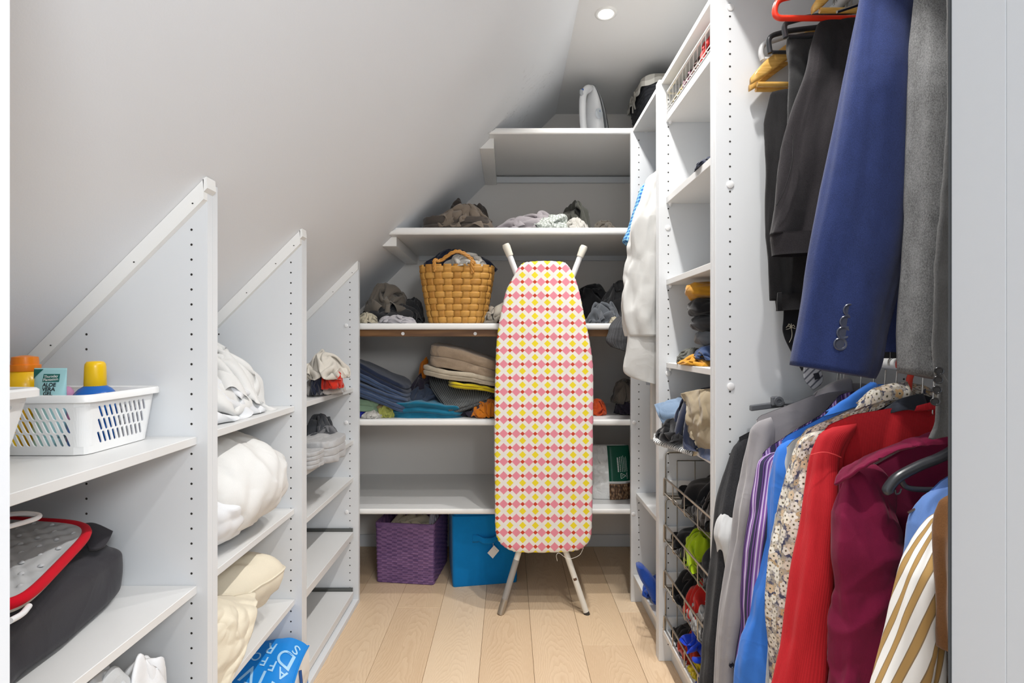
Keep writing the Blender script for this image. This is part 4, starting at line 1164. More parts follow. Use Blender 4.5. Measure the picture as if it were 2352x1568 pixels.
q = iw(np.array([[-0.064, -0.004, 0.196], [-0.070, -0.004, 0.200], [-0.068, -0.004, 0.214]]))
tube('spray_button', q, 0.008, M_irongrey, ir, 10)
tube('steam_button', iw(np.array([[-0.052, 0.0, 0.215], [-0.060, 0.0, 0.224]])), 0.008, M_bluedot, ir, 12)
dc = np.array([0.006, -0.045, 0.118])
tube('dial', iw(np.array([dc, dc + [0, -0.010, 0]])), 0.022, M_dial, ir, 26)
raw('dial_mark', iw(dc + np.array([[0.004, -0.0105, 0.006], [-0.004, -0.0105, 0.006], [0, -0.0105, 0.015]])), [(0, 1, 2)], M_bluedot, ir, False)
o = MB().lathe([(0.018, 0), (0.020, 0.004), (0.034, 0.024), (0.036, 0.027), (0.033, 0.026), (0.018, 0.006)], (0.275, 2.36, 2.0596), 28).build('small_bowl', M_pl, None, True, loc=(0.275, 2.36, 2.0596), autosmooth=50)
tag(o, 'low white plastic bowl left of the iron on the highest shelf', 'bowl')

def weave_wall(name, ring0, ring1, nrow, ncol, m, parent, amp=0.0025, sub=4, caps=False, flip=False):
    """woven side: closed loops ring0 (bottom) to ring1 (top), strips passing over and under"""
    n = ncol * sub; r = nrow * sub
    A = spline(ring0, n + 1, True)[:n] if len(ring0) != n else ring0; B = spline(ring1, n + 1, True)[:n] if len(ring1) != n else ring1
    k = np.linspace(0, 1, r + 1)[:, None, None]
    G = A[None] * (1 - k) + B[None] * k
    cen = G.mean(1, keepdims=True); D = G - cen; D[..., 2] = 0; D /= np.linalg.norm(D, axis=-1)[..., None]
    jj = (np.arange(n) + 0.5) / sub; ii = (np.arange(r + 1)) / sub
    u = jj % 1; w = ii % 1
    par = (np.floor(jj)[None] + np.floor(ii)[:, None]) % 2
    wx = np.abs(np.sin(PI * jj))[None]; wz = np.abs(np.sin(PI * ii))[:, None]
    hgt = np.where(par == 0, wz ** 0.5 * (0.25 + 0.75 * wx), wx ** 0.5 * 0.55 * (0.35 + 0.65 * wz))
    G = G + D * (amp * hgt)[..., None]
    return gridobj(name, G, m, parent, closev=True, flip=flip)
def rrect(cx, cy, z, a, b, r, n, rot=0.0):
    """rounded rectangle loop with n even samples"""
    t = np.linspace(0, 1, 400, endpoint=False)
    pts = []
    for sx, sy, a0 in ((1, 1, 0), (-1, 1, PI / 2), (-1, -1, PI), (1, -1, 1.5 * PI)):
        for q_ in np.linspace(0, PI / 2, 12):
            pts.append((sx * (a - r) + r * math.cos(a0 + q_), sy * (b - r) + r * math.sin(a0 + q_)))
    pts = np.array(pts + pts[:1]); L = np.concatenate([[0], np.cumsum(np.hypot(*np.diff(pts, axis=0).T))])
    s = np.linspace(0, L[-1], n, endpoint=False)
    x, y = np.interp(s, L, pts[:, 0]), np.interp(s, L, pts[:, 1])
    c, sn = math.cos(rot), math.sin(rot)
    return np.stack([cx + x * c - y * sn, cy + x * sn + y * c, np.full(n, z)], 1)
M_wick = Mat('black_wicker', (52, 54, 60), rough=0.5, spec=0.4)
M_ging = Mat('checked_liner', (226, 224, 216), rough=0.9)
u, v, _ = M_ging.xyz(M_ging.coord('UV'))
chk = ((u * 12).frac() < 0.5) + ((v * 12).frac() < 0.5)
M_ging.base(M_ging.mix((chk * 0.5).clamp(), (228, 226, 218), (158, 154, 146)))
wb = thing('wicker_basket', 'black wicker basket with a pale checked liner on top of the narrow wardrobe', 'basket', (0.74, 2.43, 2.0597))
ncol = 44
wc = (0.742, 2.428)
weave_wall('wicker_wall', rrect(*wc, 2.0605, 0.105, 0.135, 0.04, ncol * 4), rrect(*wc, 2.285, 0.135, 0.168, 0.05, ncol * 4), 16, ncol, M_wick, wb, 0.005)
raw('wicker_bottom', rrect(*wc, 2.0605, 0.104, 0.134, 0.04, 40), [tuple(range(40))], M_wick, wb, False)
nl = 140
L0, L1_, L2_, L3_ = rrect(*wc, 2.20, 0.110, 0.14, 0.045, nl), rrect(*wc, 2.292, 0.137, 0.170, 0.05, nl), rrect(*wc, 2.296, 0.146, 0.179, 0.055, nl), rrect(*wc, 2.262, 0.147, 0.180, 0.055, nl)
G = np.stack([L0, L1_ + [0, 0, 0.004], L2_, L3_]); G = np.stack([spline(G[:, j], 14) for j in range(nl)], 1)
G[8:, :, :2] += (0.004 * np.sin(np.arange(nl) * 0.55))[None, :, None] * ((G[8:, :, :2] - np.array(wc)) / 0.15)
G[-4:, :, 2] += 0.004 * np.sin(np.arange(nl) * 0.55 + 1)
gridobj('liner', G, M_ging, wb, closev=True, thick=0.0015)
bp = np.array([0.592, 2.40, 2.255])
for s in (-1, 1):
    lp = spline([bp, bp + [-0.008, s * 0.022, 0.026], bp + [-0.010, s * 0.045, 0.006], bp + [-0.004, s * 0.02, -0.004], bp], 30)
    tube('liner_bow', lp, 0.0042, M_ging, wb, 8)
    tube('liner_bow', spline([bp, bp + [-0.006, s * 0.012, -0.022], bp + [-0.004, s * 0.022, -0.05]], 14), 0.0038, M_ging, wb, 8)

# --- colours for the clothes on the shelves
C = {}
for nm, col, kw in (('taupe', (132, 118, 104), {}), ('dark_taupe', (86, 78, 72), {}), ('mauve_grey', (186, 178, 182), {}), ('mauve', (142, 130, 132), {}), ('olive_grey', (98, 98, 90), {}),
                    ('offwhite', (214, 210, 202), {}), ('charcoal', (64, 64, 66), {}), ('grey_brown', (122, 114, 104), {}), ('lilac_white', (206, 202, 206), {}), ('cream_knit', (206, 196, 172), {}),
                    ('black', (34, 34, 37), {}), ('navy', (40, 46, 68), {}), ('beige_cloth', (196, 188, 174), {}), ('jeans', (58, 78, 118), {}), ('steel', (104, 108, 114), {}), ('khaki', (168, 148, 112), {}),
                    ('mustard', (206, 146, 40), {}), ('plum', (58, 52, 66), {}), ('teal', (28, 118, 150), {}), ('yellow', (226, 200, 34), {}), ('orange', (226, 130, 32), {}), ('coral', (236, 92, 40), {}),
                    ('sage', (138, 166, 138), {}), ('royal', (40, 52, 160), {}), ('lime', (206, 208, 110), {}), ('red', (204, 40, 34), {}), ('neon', (190, 220, 30), {}), ('bright_blue', (20, 66, 214), {}), ('silver_grey', (192, 192, 192), {})):
    C[nm] = cloth(nm + '_cloth', col, 0.12, **kw)
def terry(name, col, dark=None):
    m = Mat(name, col, rough=0.98, spec=0.05); v = m.uv()
    n = m.noise(v, 420, 3, 0.8); n2 = m.noise(v, 30, 2)
    m.base(m.mix((n * 0.9 + n2 * 0.3 - 0.15).clamp(), tuple(int(k * 0.72) for k in col), tuple(min(255, int(k * 1.10)) for k in col)))
    m.bump(n, 0.7, 0.003); m.b.inputs['Sheen Weight'].default_value = 0.3; return m.m
T = {k: terry(k + '_terry', c) for k, c in dict(denim=(66, 82, 112), denim_dark=(44, 54, 78), beige=(178, 156, 132), beige_light=(204, 190, 168), greyrib=(96, 98, 100)).items()}
M_check = Mat('checked_shirt', (205, 210, 204), rough=0.9)
u, v, _ = M_check.xyz(M_check.coord('UV'))
M_check.base(M_check.mix((((u * 70).frac() < 0.22) + ((v * 70).frac() < 0.22)).clamp() * 0.75, (208, 212, 206), (112, 124, 112)))
M_knit = Mat('ribbed_knit', (92, 92, 94), rough=0.98, spec=0.05)
u, v, _ = M_knit.xyz(M_knit.coord('UV'))
kb = (u * 700.0).sin() * 0.22 + M_knit.noise(M_knit.uv(), 420, 2) * 1.1
M_knit.base(M_knit.mix((kb * 0.45 + 0.15).clamp(), (50, 51, 54), (112, 112, 114))); M_knit.bump(kb, 0.8, 0.003)

# --- second shelf from the top: taupe and grey clothes
zb = 1.6245; g2 = 'clothes on the shelf under the slope'
heap('folded_trousers', 'flat dark taupe garment under the taupe bundle on the shelf under the slope', 'clothes', C['dark_taupe'], (975, 1130, 509), zb, 2.42, 0.12, g2, kind='layers', layers=2, seed=61, amp=0.006, f=14, e=4)
heap('taupe_bundle', 'large taupe crumpled bundle at the left end of the shelf under the slope', 'clothes', C['taupe'], (984, 1136, 466), zb + 0.012, 2.38, 0.10, g2, seed=62, proto=6, turn=1)
heap('taupe_bundle', 'dark brown garment balled up behind the taupe bundle', 'clothes', C['dark_taupe'], (1020, 1128, 455), zb + 0.03, 2.53, 0.09, g2, seed=63, proto=3)
heap('mauve_shirt', 'mauve grey shirt lying flat under the pale lilac one', 'clothes', C['mauve'], (1130, 1300, 492), zb, 2.42, 0.11, g2, seed=64, proto=1, turn=0)
heap('lilac_shirt', 'pale lilac grey shirt sloping up to the right on the shelf under the slope', 'clothes', C['mauve_grey'], (1132, 1286, 474), zb + 0.006, 2.36, 0.075, g2, seed=65, proto=5, turn=0, warp=lambda Q: Q * np.array([1, 1, 1]) * np.stack([np.ones_like(Q[..., 0]), np.ones_like(Q[..., 0]), 0.72 + 1.9 * Q[..., 0]], -1))
heap('checked_shirt', 'green and white checked shirt folded on the shelf under the slope', 'clothes', M_check.m, (1214, 1314, 482), zb, 2.33, 0.07, g2, seed=66, proto=4, turn=2, warp=lambda Q: Q * np.stack([np.ones_like(Q[..., 0]), np.ones_like(Q[..., 0]), 0.8 + 3.0 * Q[..., 0]], -1))
heap('olive_bundle', 'dark olive grey garment bunched up at the back of the shelf under the slope', 'clothes', C['olive_grey'], (1280, 1358, 455), zb, 2.5, 0.10, g2, seed=67, proto=7)
heap('offwhite_cloth', 'offwhite cloth crumpled in front of the olive grey bundle', 'clothes', C['offwhite'], (1296, 1352, 498), zb, 2.32, 0.05, g2, seed=68, proto=2)
heap('grey_cloth', 'low grey cloth at the right end of the shelf under the slope', 'clothes', C['grey_brown'], (1358, 1420, 504), zb, 2.45, 0.07, g2, seed=69, proto=0)

# --- third shelf: grey heap, chip basket, beige pile, dark clothes
zb = 1.2065; g3 = 'clothes on the shelf with the chip basket'
heap('charcoal_clothes', 'dark charcoal clothes spread at the left end of the chip basket shelf', 'clothes', C['charcoal'], (822, 974, 690), zb, 2.42, 0.12, g3, seed=71, proto=2)
heap('grey_bundle', 'grey brown garment rolled up on the charcoal clothes left of the chip basket', 'clothes', C['grey_brown'], (836, 944, 646), zb + 0.05, 2.42, 0.11, g3, seed=72, proto=6)
heap('charcoal_clothes', 'dark garment pressed between the grey bundle and the chip basket', 'clothes', C['charcoal'], (905, 975, 672), zb + 0.01, 2.48, 0.08, g3, seed=75, proto=3)
heap('lilac_trim_cloth', 'charcoal cloth with a pale lilac edge at the front of the chip basket shelf', 'clothes', C['lilac_white'], (866, 958, 722), zb, 2.30, 0.05, g3, seed=73, proto=0, turn=0)
heap('cream_knit', 'cream knitted cloth poking over the front edge beside the left upright', 'clothes', C['cream_knit'], (818, 868, 716), zb, 2.29, 0.045, g3, seed=74, proto=4)
heap('beige_pile', 'beige clothes piled between the chip basket and the ironing board', 'clothes', C['beige_cloth'], (1100, 1185, 676), zb, 2.38, 0.10, g3, seed=76, proto=3, warp=lambda Q: Q * np.stack([np.ones_like(Q[..., 0]), np.ones_like(Q[..., 0]), 0.75 + 3.2 * Q[..., 0]], -1))
heap('black_sweater', 'black sweater behind the right edge of the ironing board', 'clothes', C['black'], (1300, 1420, 650), zb, 2.55, 0.12, g3, seed=77, proto=8)
heap('charcoal_sweater', 'charcoal sweater heaped at the right end of the chip basket shelf', 'clothes', C['charcoal'], (1362, 1452, 612), zb, 2.44, 0.10, g3, seed=78, proto=6, warp=lambda Q: Q * np.stack([np.ones_like(Q[..., 0]), np.ones_like(Q[..., 0]), 0.72 + 3.6 * Q[..., 0]], -1))
heap('grey_sweater', 'mid grey garment at the front right of the chip basket shelf', 'clothes', C['steel'], (1345, 1425, 690), zb, 2.33, 0.07, g3, seed=79, proto=5)
heap('beige_scrap', 'small beige cloth at the front right of the chip basket shelf', 'clothes', C['cream_knit'], (1396, 1425, 726), zb, 2.275, 0.03, g3, seed=80, proto=1)
# knitted sleeve hanging over the shelf edge
kn = thing('knit_sleeve', 'grey ribbed knit cuff hanging over the right end of the chip basket shelf', 'clothes', P(1420, 742, 2.22), g3)
rows_tube('sleeve', M_knit.m, 2.215, [(728, 1418, 1448), (745, 1403, 1447), (765, 1397, 1446), (785, 1393, 1444), (802, 1404, 1441)], kn, ry=0.02, seed=5, amp=0.003, hem=-0.012, dY=[0.05, 0.0, -0.01, -0.01], thick=0.004, stretch=(1, 1, 1))

# chip basket
M_chip = Mat('wood_chip_strip', (206, 154, 78), rough=0.5, spec=0.3)
_oi = M_chip.t.nodes.new('ShaderNodeObjectInfo'); _r = E(M_chip.t, _oi.outputs['Random'])
_v = M_chip.uv((1, 1, 1)); g_ = M_chip.noise(M_chip.uv((14, 14, 90)), 6, 3, 0.6)
M_chip.base(M_chip.mix((g_ * 0.7 + _r * 0.5 - 0.1).clamp(), (164, 108, 40), (218, 166, 86)))
M_chip.bump(g_, 0.15, 0.001)
M_chipd = Mat('basket_handle_cane', (190, 132, 56), rough=0.45)
bcx = (1051 - 1168) * 2.37 / FPX
cb2 = thing('chip_basket', 'honey coloured woven chip basket with a twisted handle, heaped with dark clothes', 'basket', (bcx, 2.37, 1.2065))
NST, NRW = 23, 9
bh = 0.262
def bk(th, k, off=0.0):
    """point on the basket wall: th around, k up"""
    a = 0.124 + (0.171 - 0.124) * k ** 0.85; b = 0.095 + (0.122 - 0.095) * k ** 0.85
    e = 3.2; c, s = np.cos(th), np.sin(th)
    x = (a + off) * np.sign(c) * np.abs(c) ** (2 / e); y = (b + off) * np.sign(s) * np.abs(s) ** (2 / e)
    return np.stack([bcx + x, 2.37 + y, 1.2075 + bh * k + 0 * x], -1)
# stave angles spaced evenly along the outline
tt = np.linspace(0, 2 * PI, 2001); q = bk(tt, 0.6 + 0 * tt); Ls = np.concatenate([[0], np.cumsum(np.linalg.norm(np.diff(q, axis=0), axis=1))])
TH = lambda f: np.interp((f % 1) * Ls[-1], Ls, tt)
for i in range(NST):
    kk = np.linspace(0.0, 0.992, 64)
    sgn = np.cos(PI * (kk * (NRW + 0.35) - 0.5 + (i % 2)))   # over / under
    off = 0.0030 * sgn * np.clip((0.93 - kk) * 40, 0, 1) + 0.0005
    hwid = 0.40 / NST
    S = []
    for c in (-1, -0.4, 0.4, 1):
        f = (i + 0.5) / NST + c * hwid
        S.append(bk(TH(f) + 0 * kk, kk, off + (0.0008 if abs(c) < 0.5 else 0)))
    gridobj('stave', np.stack(S, 1), M_chip.m, cb2, thick=0.0012)
for r in range(NRW):
    k0, k1 = (r + 0.04) / (NRW + 0.35), (r + 0.97) / (NRW + 0.35)
    n = NST * 8; f = np.arange(n) / n
    sgn = np.sin(PI * (f * NST + (r % 2)) ) * np.where(True, 1, 1)
    sg2 = np.cos(PI * (f * NST - 0.5 + r % 2))
    off = -0.0030 * sg2 * (-1) ** 0
    # opposite phase to the staves
    offr = 0.0034 * np.cos(PI * (np.floor(f * NST) + r + 1)) * np.abs(np.sin(PI * f * NST)) ** 0.7
    G = []
    for kq, bul in ((k0, 0), (k0 * 0.7 + k1 * 0.3, 0.0012), (k0 * 0.3 + k1 * 0.7, 0.0012), (k1, 0)):
        G.append(bk(TH(f), kq + 0 * f, offr + bul))
    gridobj('weaver', np.array(G), M_chip.m, cb2, closev=True, thick=0.0012)
raw('basket_floor', bk(np.linspace(0, 2 * PI, 40, endpoint=False), 0.01 + np.zeros(40), -0.004), [tuple(range(40))], M_chip.m, cb2, False)
hpts = spline([bk(np.array([1.5 * PI - 0.36]), np.array([0.88]), 0.004)[0], bk(np.array([1.5 * PI - 0.36]), np.array([1.05]), 0.0)[0], P(1012, 598, 2.262), P(1048, 577, 2.255), P(1080, 592, 2.262), P(1094, 616, 2.27), bk(np.array([1.5 * PI + 0.28]), np.array([1.03]), 0.0)[0], bk(np.array([1.5 * PI + 0.29]), np.array([0.84]), 0.004)[0]], 90)
for s in range(3):
    a = np.linspace(0, 2 * PI * 7, 90) + s * 2 * PI / 3
    tube('handle', hpts + 0.0046 * np.stack([np.cos(a), 0.4 * np.sin(a), np.sin(a)], 1), 0.0050, M_chipd, cb2, 8)
heap('basket_clothes', 'dark navy garment bulging out of the chip basket', 'clothes', C['navy'], (966, 1144, 570), 1.452, 2.41, 0.105, None, seed=81, proto=6)
heap('basket_clothes', 'light grey garment on top of the navy one in the chip basket', 'clothes', C['offwhite'], (1018, 1120, 580), 1.458, 2.315, 0.075, None, seed=82, proto=5)

# --- fourth shelf: towels
zb = 0.7865; g4 = 'towels and clothes on the towel shelf'
def drape(k0, k1, p=1.0, sagz=0.012):
    """sinks towards +x: a stack sliding down to the right"""
    def w(Q):
        Q = Q.copy(); x = Q[..., 0]; a = np.abs(x).max(); t = (x / a + 1) / 2
        Q[..., 2] = Q[..., 2] * (1 - 0.15 * t); Q[..., 2] += k0 + (k1 - k0) * t ** p
        lo = Q * np.array([1, 1, 0.25]); Q[..., 2] += sagz * noise(lo * 7 + 3.3 * k0 + a * 91); Q[..., 0] += sagz * 0.8 * noise(lo * 9 + 50 + a * 37); Q[..., 1] += sagz * 0.5 * noise(lo * 9 + 80); return Q
    return w
def pad(name, label, m, x, y, a, b, z0, h, z1=None, layers=3, rot=0.0, seed=1, amp=0.004, e=4.2, p=1.0, group=g4, wob=0.004, f=16, groove=0.06, tilt=(0, 0)):
    return soft(name, m, (x, y, z0), (a, b, h), None, label, 'towel', group, kind='layers', layers=layers, e=e, rot=rot, seed=seed, amp=amp, f=f, n=120,
                warp=drape(0, (z1 - z0) if z1 is not None else 0, p), groove=groove, wob=wob, floor=False, tilt=tilt)
pad('folded_towel', 'sage green folded cloth at the lower left of the towel shelf', C['sage'], -0.665, 2.34, 0.085, 0.07, zb + 0.035, 0.06, zb + 0.02, 2, seed=91, amp=0.008)
heap('blue_cloth', 'royal blue cloth at the very left of the towel shelf', 'clothes', C['royal'], (790, 868, 930), zb, 2.33, 0.06, g4, seed=92, proto=8)
heap('beige_cloth', 'beige cloth squeezed under the denim blue towels', 'clothes', C['khaki'], (842, 900, 918), zb, 2.34, 0.06, g4, seed=93, proto=4)
heap('lime_cloth', 'pale lime cloth at the front left of the towel shelf', 'clothes', C['lime'], (858, 912, 924), zb, 2.32, 0.045, g4, seed=94, proto=5)
heap('white_cloth', 'thin white cloth at the front left corner of the towel shelf', 'clothes', C['offwhite'], (830, 878, 940), zb, 2.28, 0.03, g4, seed=95, proto=1)
for k in range(4):
    pad('folded_towel', ['denim blue towel at the bottom of the sliding stack of towels', 'denim blue towel second from the bottom of the sliding stack', 'denim blue towel third from the bottom of the sliding stack', 'dark denim blue towel on top of the sliding stack of towels'][k],
        T['denim'] if k < 3 else T['denim_dark'], -0.60 - 0.012 * k, 2.37 + 0.012 * k, 0.155 + 0.006 * k, 0.115, zb + 0.130 + 0.036 * k, 0.034 if k < 3 else 0.05, zb + 0.018 + 0.027 * k, 2, rot=-0.05 + 0.03 * k, seed=96 + k, amp=0.006, p=1.15, groove=0.08)
heap('plum_clothes', 'dark plum clothes in the middle of the towel shelf', 'clothes', C['plum'], (938, 1020, 838), zb + 0.02, 2.48, 0.10, g4, seed=101, proto=6)
heap('slate_shirt', 'slate blue shirt lying between the teal shirt and the plum clothes', 'clothes', cloth('slate_cloth', (70, 80, 100)), (930, 1030, 880), zb + 0.015, 2.42, 0.08, g4, seed=102, proto=4)
pad('teal_shirt', 'bright teal folded shirt at the front of the towel shelf', C['teal'], (985 - 1168) * 2.34 / FPX, 2.34, 0.158, 0.075, zb, 0.075, zb - 0.012, 3, seed=103, amp=0.013, rot=-0.05, wob=0.012, f=12)
heap('plum_clothes', 'dark plum garment under the grey ribbed towel', 'clothes', C['plum'], (1050, 1180, 905), zb, 2.36, 0.09, g4, seed=104, proto=2)
M_rib = Mat('grey_ribbed_towel', (98, 100, 102), rough=0.98, spec=0.05)
x_, y_, z_ = M_rib.xyz(M_rib.coord('UV'))
rb = (x_ * 620.0).sin(); rn = M_rib.noise(M_rib.uv(), 500, 2, 0.7)
M_rib.base(M_rib.mix((rb * 0.35 + rn * 0.6 + 0.1).clamp(), (58, 60, 62), (132, 134, 134))); M_rib.bump(rb * 0.5 + rn, 0.7, 0.003)
for k in range(2):
    dz = 7 * (1 - k); t = thing('grey_towel', ['lower grey ribbed towel of the slanted pair above the teal shirt', 'upper grey ribbed towel slanted over the teal shirt'][k], 'towel', P(1050, 930, 2.33), g4)
    flap('cloth', M_rib.m, [[P(985, 868 + dz, 2.44), P(1050, 862 + dz, 2.44), P(1135, 874 + dz, 2.44)], [P(990, 884 + dz, 2.385), P(1055, 882 + dz, 2.38), P(1135, 892 + dz, 2.37)], [P(1010, 915 + dz, 2.325), P(1064, 908 + dz, 2.32), P(1128, 908 + dz, 2.325)], [P(1032, 945 + dz, 2.268), P(1074, 932 + dz, 2.278), P(1116, 918 + dz, 2.295)]], t, 0.013, 0.003, 14, 105 + k, 40, 40)
pad('yellow_towel', 'yellow towel folded under the beige towels', C['yellow'], (1092 - 1168) * 2.36 / FPX, 2.36, 0.118, 0.09, zb + 0.135, 0.026, zb + 0.10, 2, seed=108, amp=0.008, groove=0.08)
heap('orange_cloth', 'orange cloth under the ribbed towel beside the ironing board', 'clothes', C['orange'], (1080, 1160, 915), zb, 2.30, 0.05, g4, seed=109, proto=8)
heap('orange_cloth', 'small orange scrap behind the beige towels', 'clothes', C['orange'], (960, 992, 818), zb + 0.10, 2.50, 0.05, g4, seed=110, proto=3)
pad('beige_towel', 'pale beige towel, lower of the two big folded ones', T['beige_light'], (1066 - 1168) * 2.38 / FPX, 2.385, 0.178, 0.115, zb + 0.190, 0.045, zb + 0.135, 2, rot=-0.10, seed=111, amp=0.006, groove=0.06)
pad('beige_towel', 'beige brown towel on top, upper of the two big folded ones', T['beige'], (1072 - 1168) * 2.38 / FPX, 2.39, 0.165, 0.115, zb + 0.238, 0.10, zb + 0.165, 2, rot=-0.12, seed=112, amp=0.007, groove=0.07)
heap('coral_cloth', 'bright coral orange cloth right of the ironing board on the towel shelf', 'clothes', C['coral'], (1345, 1394, 914), zb, 2.40, 0.06, g4, seed=113, proto=4)
heap('grey_wool', 'grey brown wool garment at the right end of the towel shelf', 'clothes', C['grey_brown'], (1404, 1475, 868), zb + 0.05, 2.44, 0.09, g4, seed=114, proto=8)
heap('navy_cloth', 'dark navy cloth under the grey wool at the right end of the towel shelf', 'clothes', C['plum'], (1410, 1480, 905), zb, 2.42, 0.08, g4, seed=115, proto=9)

# --- lowest shelf: refill bag
M_film = Mat('white_plastic_film', (226, 226, 224), rough=0.28, spec=0.5); _v = M_film.uv(); M_film.bump(M_film.noise(_v, 26, 3, .6, 1.5), 0.5, 0.01)
M_green = Mat('green_label', (14, 84, 64), rough=0.35); M_pel = Mat('pellet_window', (120, 92, 66), rough=0.5)
_p = M_pel.voro(M_pel.uv((1, 1, .5)), 130, 'F1', 'Distance'); M_pel.base(M_pel.ramp(_p, [(0.1, (176, 146, 112)), (0.5, (110, 78, 52)), (0.9, (40, 28, 20))])); M_pel.bump(_p, .6, .004)
rb_ = thing('plastic_bag', 'white plastic bag with a dark green label standing on the lowest back shelf', 'bag', (0.47, 2.46, 0.3958))
def bagpt(th, k):
    a = 0.112 * (1 - 0.12 * k ** 2); b = 0.085 * (1 - 0.82 * k ** 1.7) + 0.006
    e = 3.0; c, s = np.cos(th), np.sin(th)
    p = np.stack([0.475 + a * np.sign(c) * np.abs(c) ** (2 / e), 2.455 + b * np.sign(s) * np.abs(s) ** (2 / e), 0.397 + 0.235 * k + 0 * c], -1)
    return p
TT, KK = np.meshgrid(np.linspace(0, 2 * PI, 120, endpoint=False), np.linspace(0, 1, 60))
G = bagpt(TT, KK); D = G - np.array([0.475, 2.455, 0]); D[..., 2] = 0; D /= np.linalg.norm(D, axis=-1)[..., None]
lab_mask = ((TT > 1.5 * PI - 0.10) & (TT < 1.5 * PI + 1.2) & (KK > 0.05))
cr = creases(G, 13, 9, stretch=(1, 1, 0.6))
bagd = 0.022 * cr * np.where(lab_mask, 0.3, 1.0) * (0.25 + 0.75 * np.sin(PI * np.clip(KK, 0.05, .95)))
G = G + D * bagd[..., None]
gridobj('bag_film', G, M_film, rb_, closev=True, caps=True, flip=True)
def bag_patch(name, t0, t1, k0, k1, m, off):
    T2, K2 = np.meshgrid(np.linspace(t0, t1, 24), np.linspace(k0, k1, 30))
    g = bagpt(T2, K2); d = g - np.array([0.475, 2.455, 0]); d[..., 2] = 0; d /= np.linalg.norm(d, axis=-1)[..., None]
    gridobj(name, g + d * (0.0045 + off), m, rb_, flip=True, thick=0.0006)
t0 = 1.5 * PI - 0.02
bag_patch('label', t0, t0 + 1.15, 0.33, 1.0, M_green, 0.0); bag_patch('label_stripe', t0, t0 + 1.15, 0.325, 0.345, M_film, 0.0008); bag_patch('window', t0, t0 + 1.15, 0.0, 0.30, M_pel, 0.0)
def on_film(w):
    th = t0 + w[:, 0]; g = bagpt(th, w[:, 1]); d = g - np.array([0.475, 2.455, 0]); d[:, 2] = 0; d /= np.linalg.norm(d, axis=1)[:, None]; return g + d * 0.0058
# lines of print too small to read
rl = random.Random(5); vq, fq = [], []
for k in range(6):
    y, y1 = 0.52 + 0.012 * k * 0, 0.80 - rl.random() * 0.03
    while y < y1:
        ln = (0.011 + rl.random() * 0.02) if k else 0.013
        hw_ = 0.013 if k else 0.026
        for p in ((0.20 + 0.085 * k - hw_, y), (0.20 + 0.085 * k + hw_, y), (0.20 + 0.085 * k + hw_, y + ln), (0.20 + 0.085 * k - hw_, y + ln)): vq.append((p[0], p[1], 0))
        fq.append(tuple(range(len(vq) - 4, len(vq)))); y += ln + 0.006
raw('fine_print', on_film(np.array(vq)), fq, M_whiteink, rb_, False)['kind'] = 'stuff'
text('print', 'LDPE', 0.07, (0.60, 0.445, 0), (0, 0.75, 0), (-1.6, 0, 0), M_whiteink, rb_, bend=on_film)
tri = [(0.36 + 0.16 * math.cos(a), 0.445 + 0.058 * math.sin(a)) for a in np.linspace(0, 2 * PI, 4)]
tri = [np.array(p) for p in tri]; tp = []
for k in range(3): tp += [tri[k] + (tri[(k + 1) % 3] - tri[k]) * s for s in np.linspace(0.06, 0.94, 8)]
tube('recycling_mark', on_film(np.array([(p[0], p[1], 0) for p in tp])), 0.0011, M_whiteink, rb_, 6, closed=True)
text('print', '4', 0.06, (0.36, 0.445, 0), (0, 0.75, 0), (-1.6, 0, 0), M_whiteink, rb_, bend=on_film)

# ------------------------------------------------------------------ floor: purple and blue boxes
M_purp = Mat('purple_paper_weave', (104, 74, 122), rough=0.6)
_v = M_purp.uv((60, 60, 260)); n_ = M_purp.noise(_v, 1, 2); n3 = M_purp.voro(M_purp.uv((28, 28, 90)), 1, 'F1', 'Color')
sx = M_purp.t.nodes.new('ShaderNodeSeparateColor'); M_purp.t.links.new(n3, sx.inputs[0])
u, v, _ = M_purp.xyz(M_purp.coord('UV'))
par_ = (((u / 0.0246).floor() + (v / 0.01042).floor()) * 0.5).frac() * 2.0
M_purp.base(M_purp.mix((n_ * 0.55 + par_ * 0.35 + E(M_purp.t, sx.outputs[0]) * 0.25 - 0.2).clamp(), (86, 60, 108), (156, 118, 164))); M_purp.bump(n_, 0.3, 0.002)
c_fl, c_fr = np.array([-0.621, 2.394]), np.array([-0.343, 2.360]); ux_ = (c_fr - c_fl) / np.linalg.norm(c_fr - c_fl); uy_ = np.array([-ux_[1], ux_[0]])
pw = np.linalg.norm(c_fr - c_fl); pcn = (c_fl + c_fr) / 2 + uy_ * 0.135; prot = math.atan2(ux_[1], ux_[0])
pb = thing('woven_box', 'purple woven storage box on the floor under the lowest back shelf', 'storage box', (pcn[0], pcn[1], 0))
nc = 44
weave_wall('woven_wall', rrect(pcn[0], pcn[1], 0.001, pw / 2 - 0.004, 0.131, 0.012, nc * 4, prot), rrect(pcn[0], pcn[1], 0.272, pw / 2, 0.136, 0.012, nc * 4, prot), 26, nc, M_purp, pb, 0.0042)
raw('box_floor', rrect(pcn[0], pcn[1], 0.002, pw / 2 - 0.006, 0.128, 0.012, 40, prot), [tuple(range(40))], M_purp, pb, False)
rr_ = [rrect(pcn[0], pcn[1], zz, pw / 2 + dd, 0.136 + dd, 0.012, 120, prot) for zz, dd in ((0.262, 0.0035), (0.280, 0.0035), (0.283, 0.0), (0.280, -0.005), (0.05, -0.008))]
gridobj('rim', np.array(rr_), M_purp, pb, closev=True)
heap('cream_cloth', 'cream cloth stuffed in the purple woven box', 'clothes', C['cream_knit'], (884, 1012, 1176), 0.16, 2.49, 0.09, None, seed=121, proto=5)
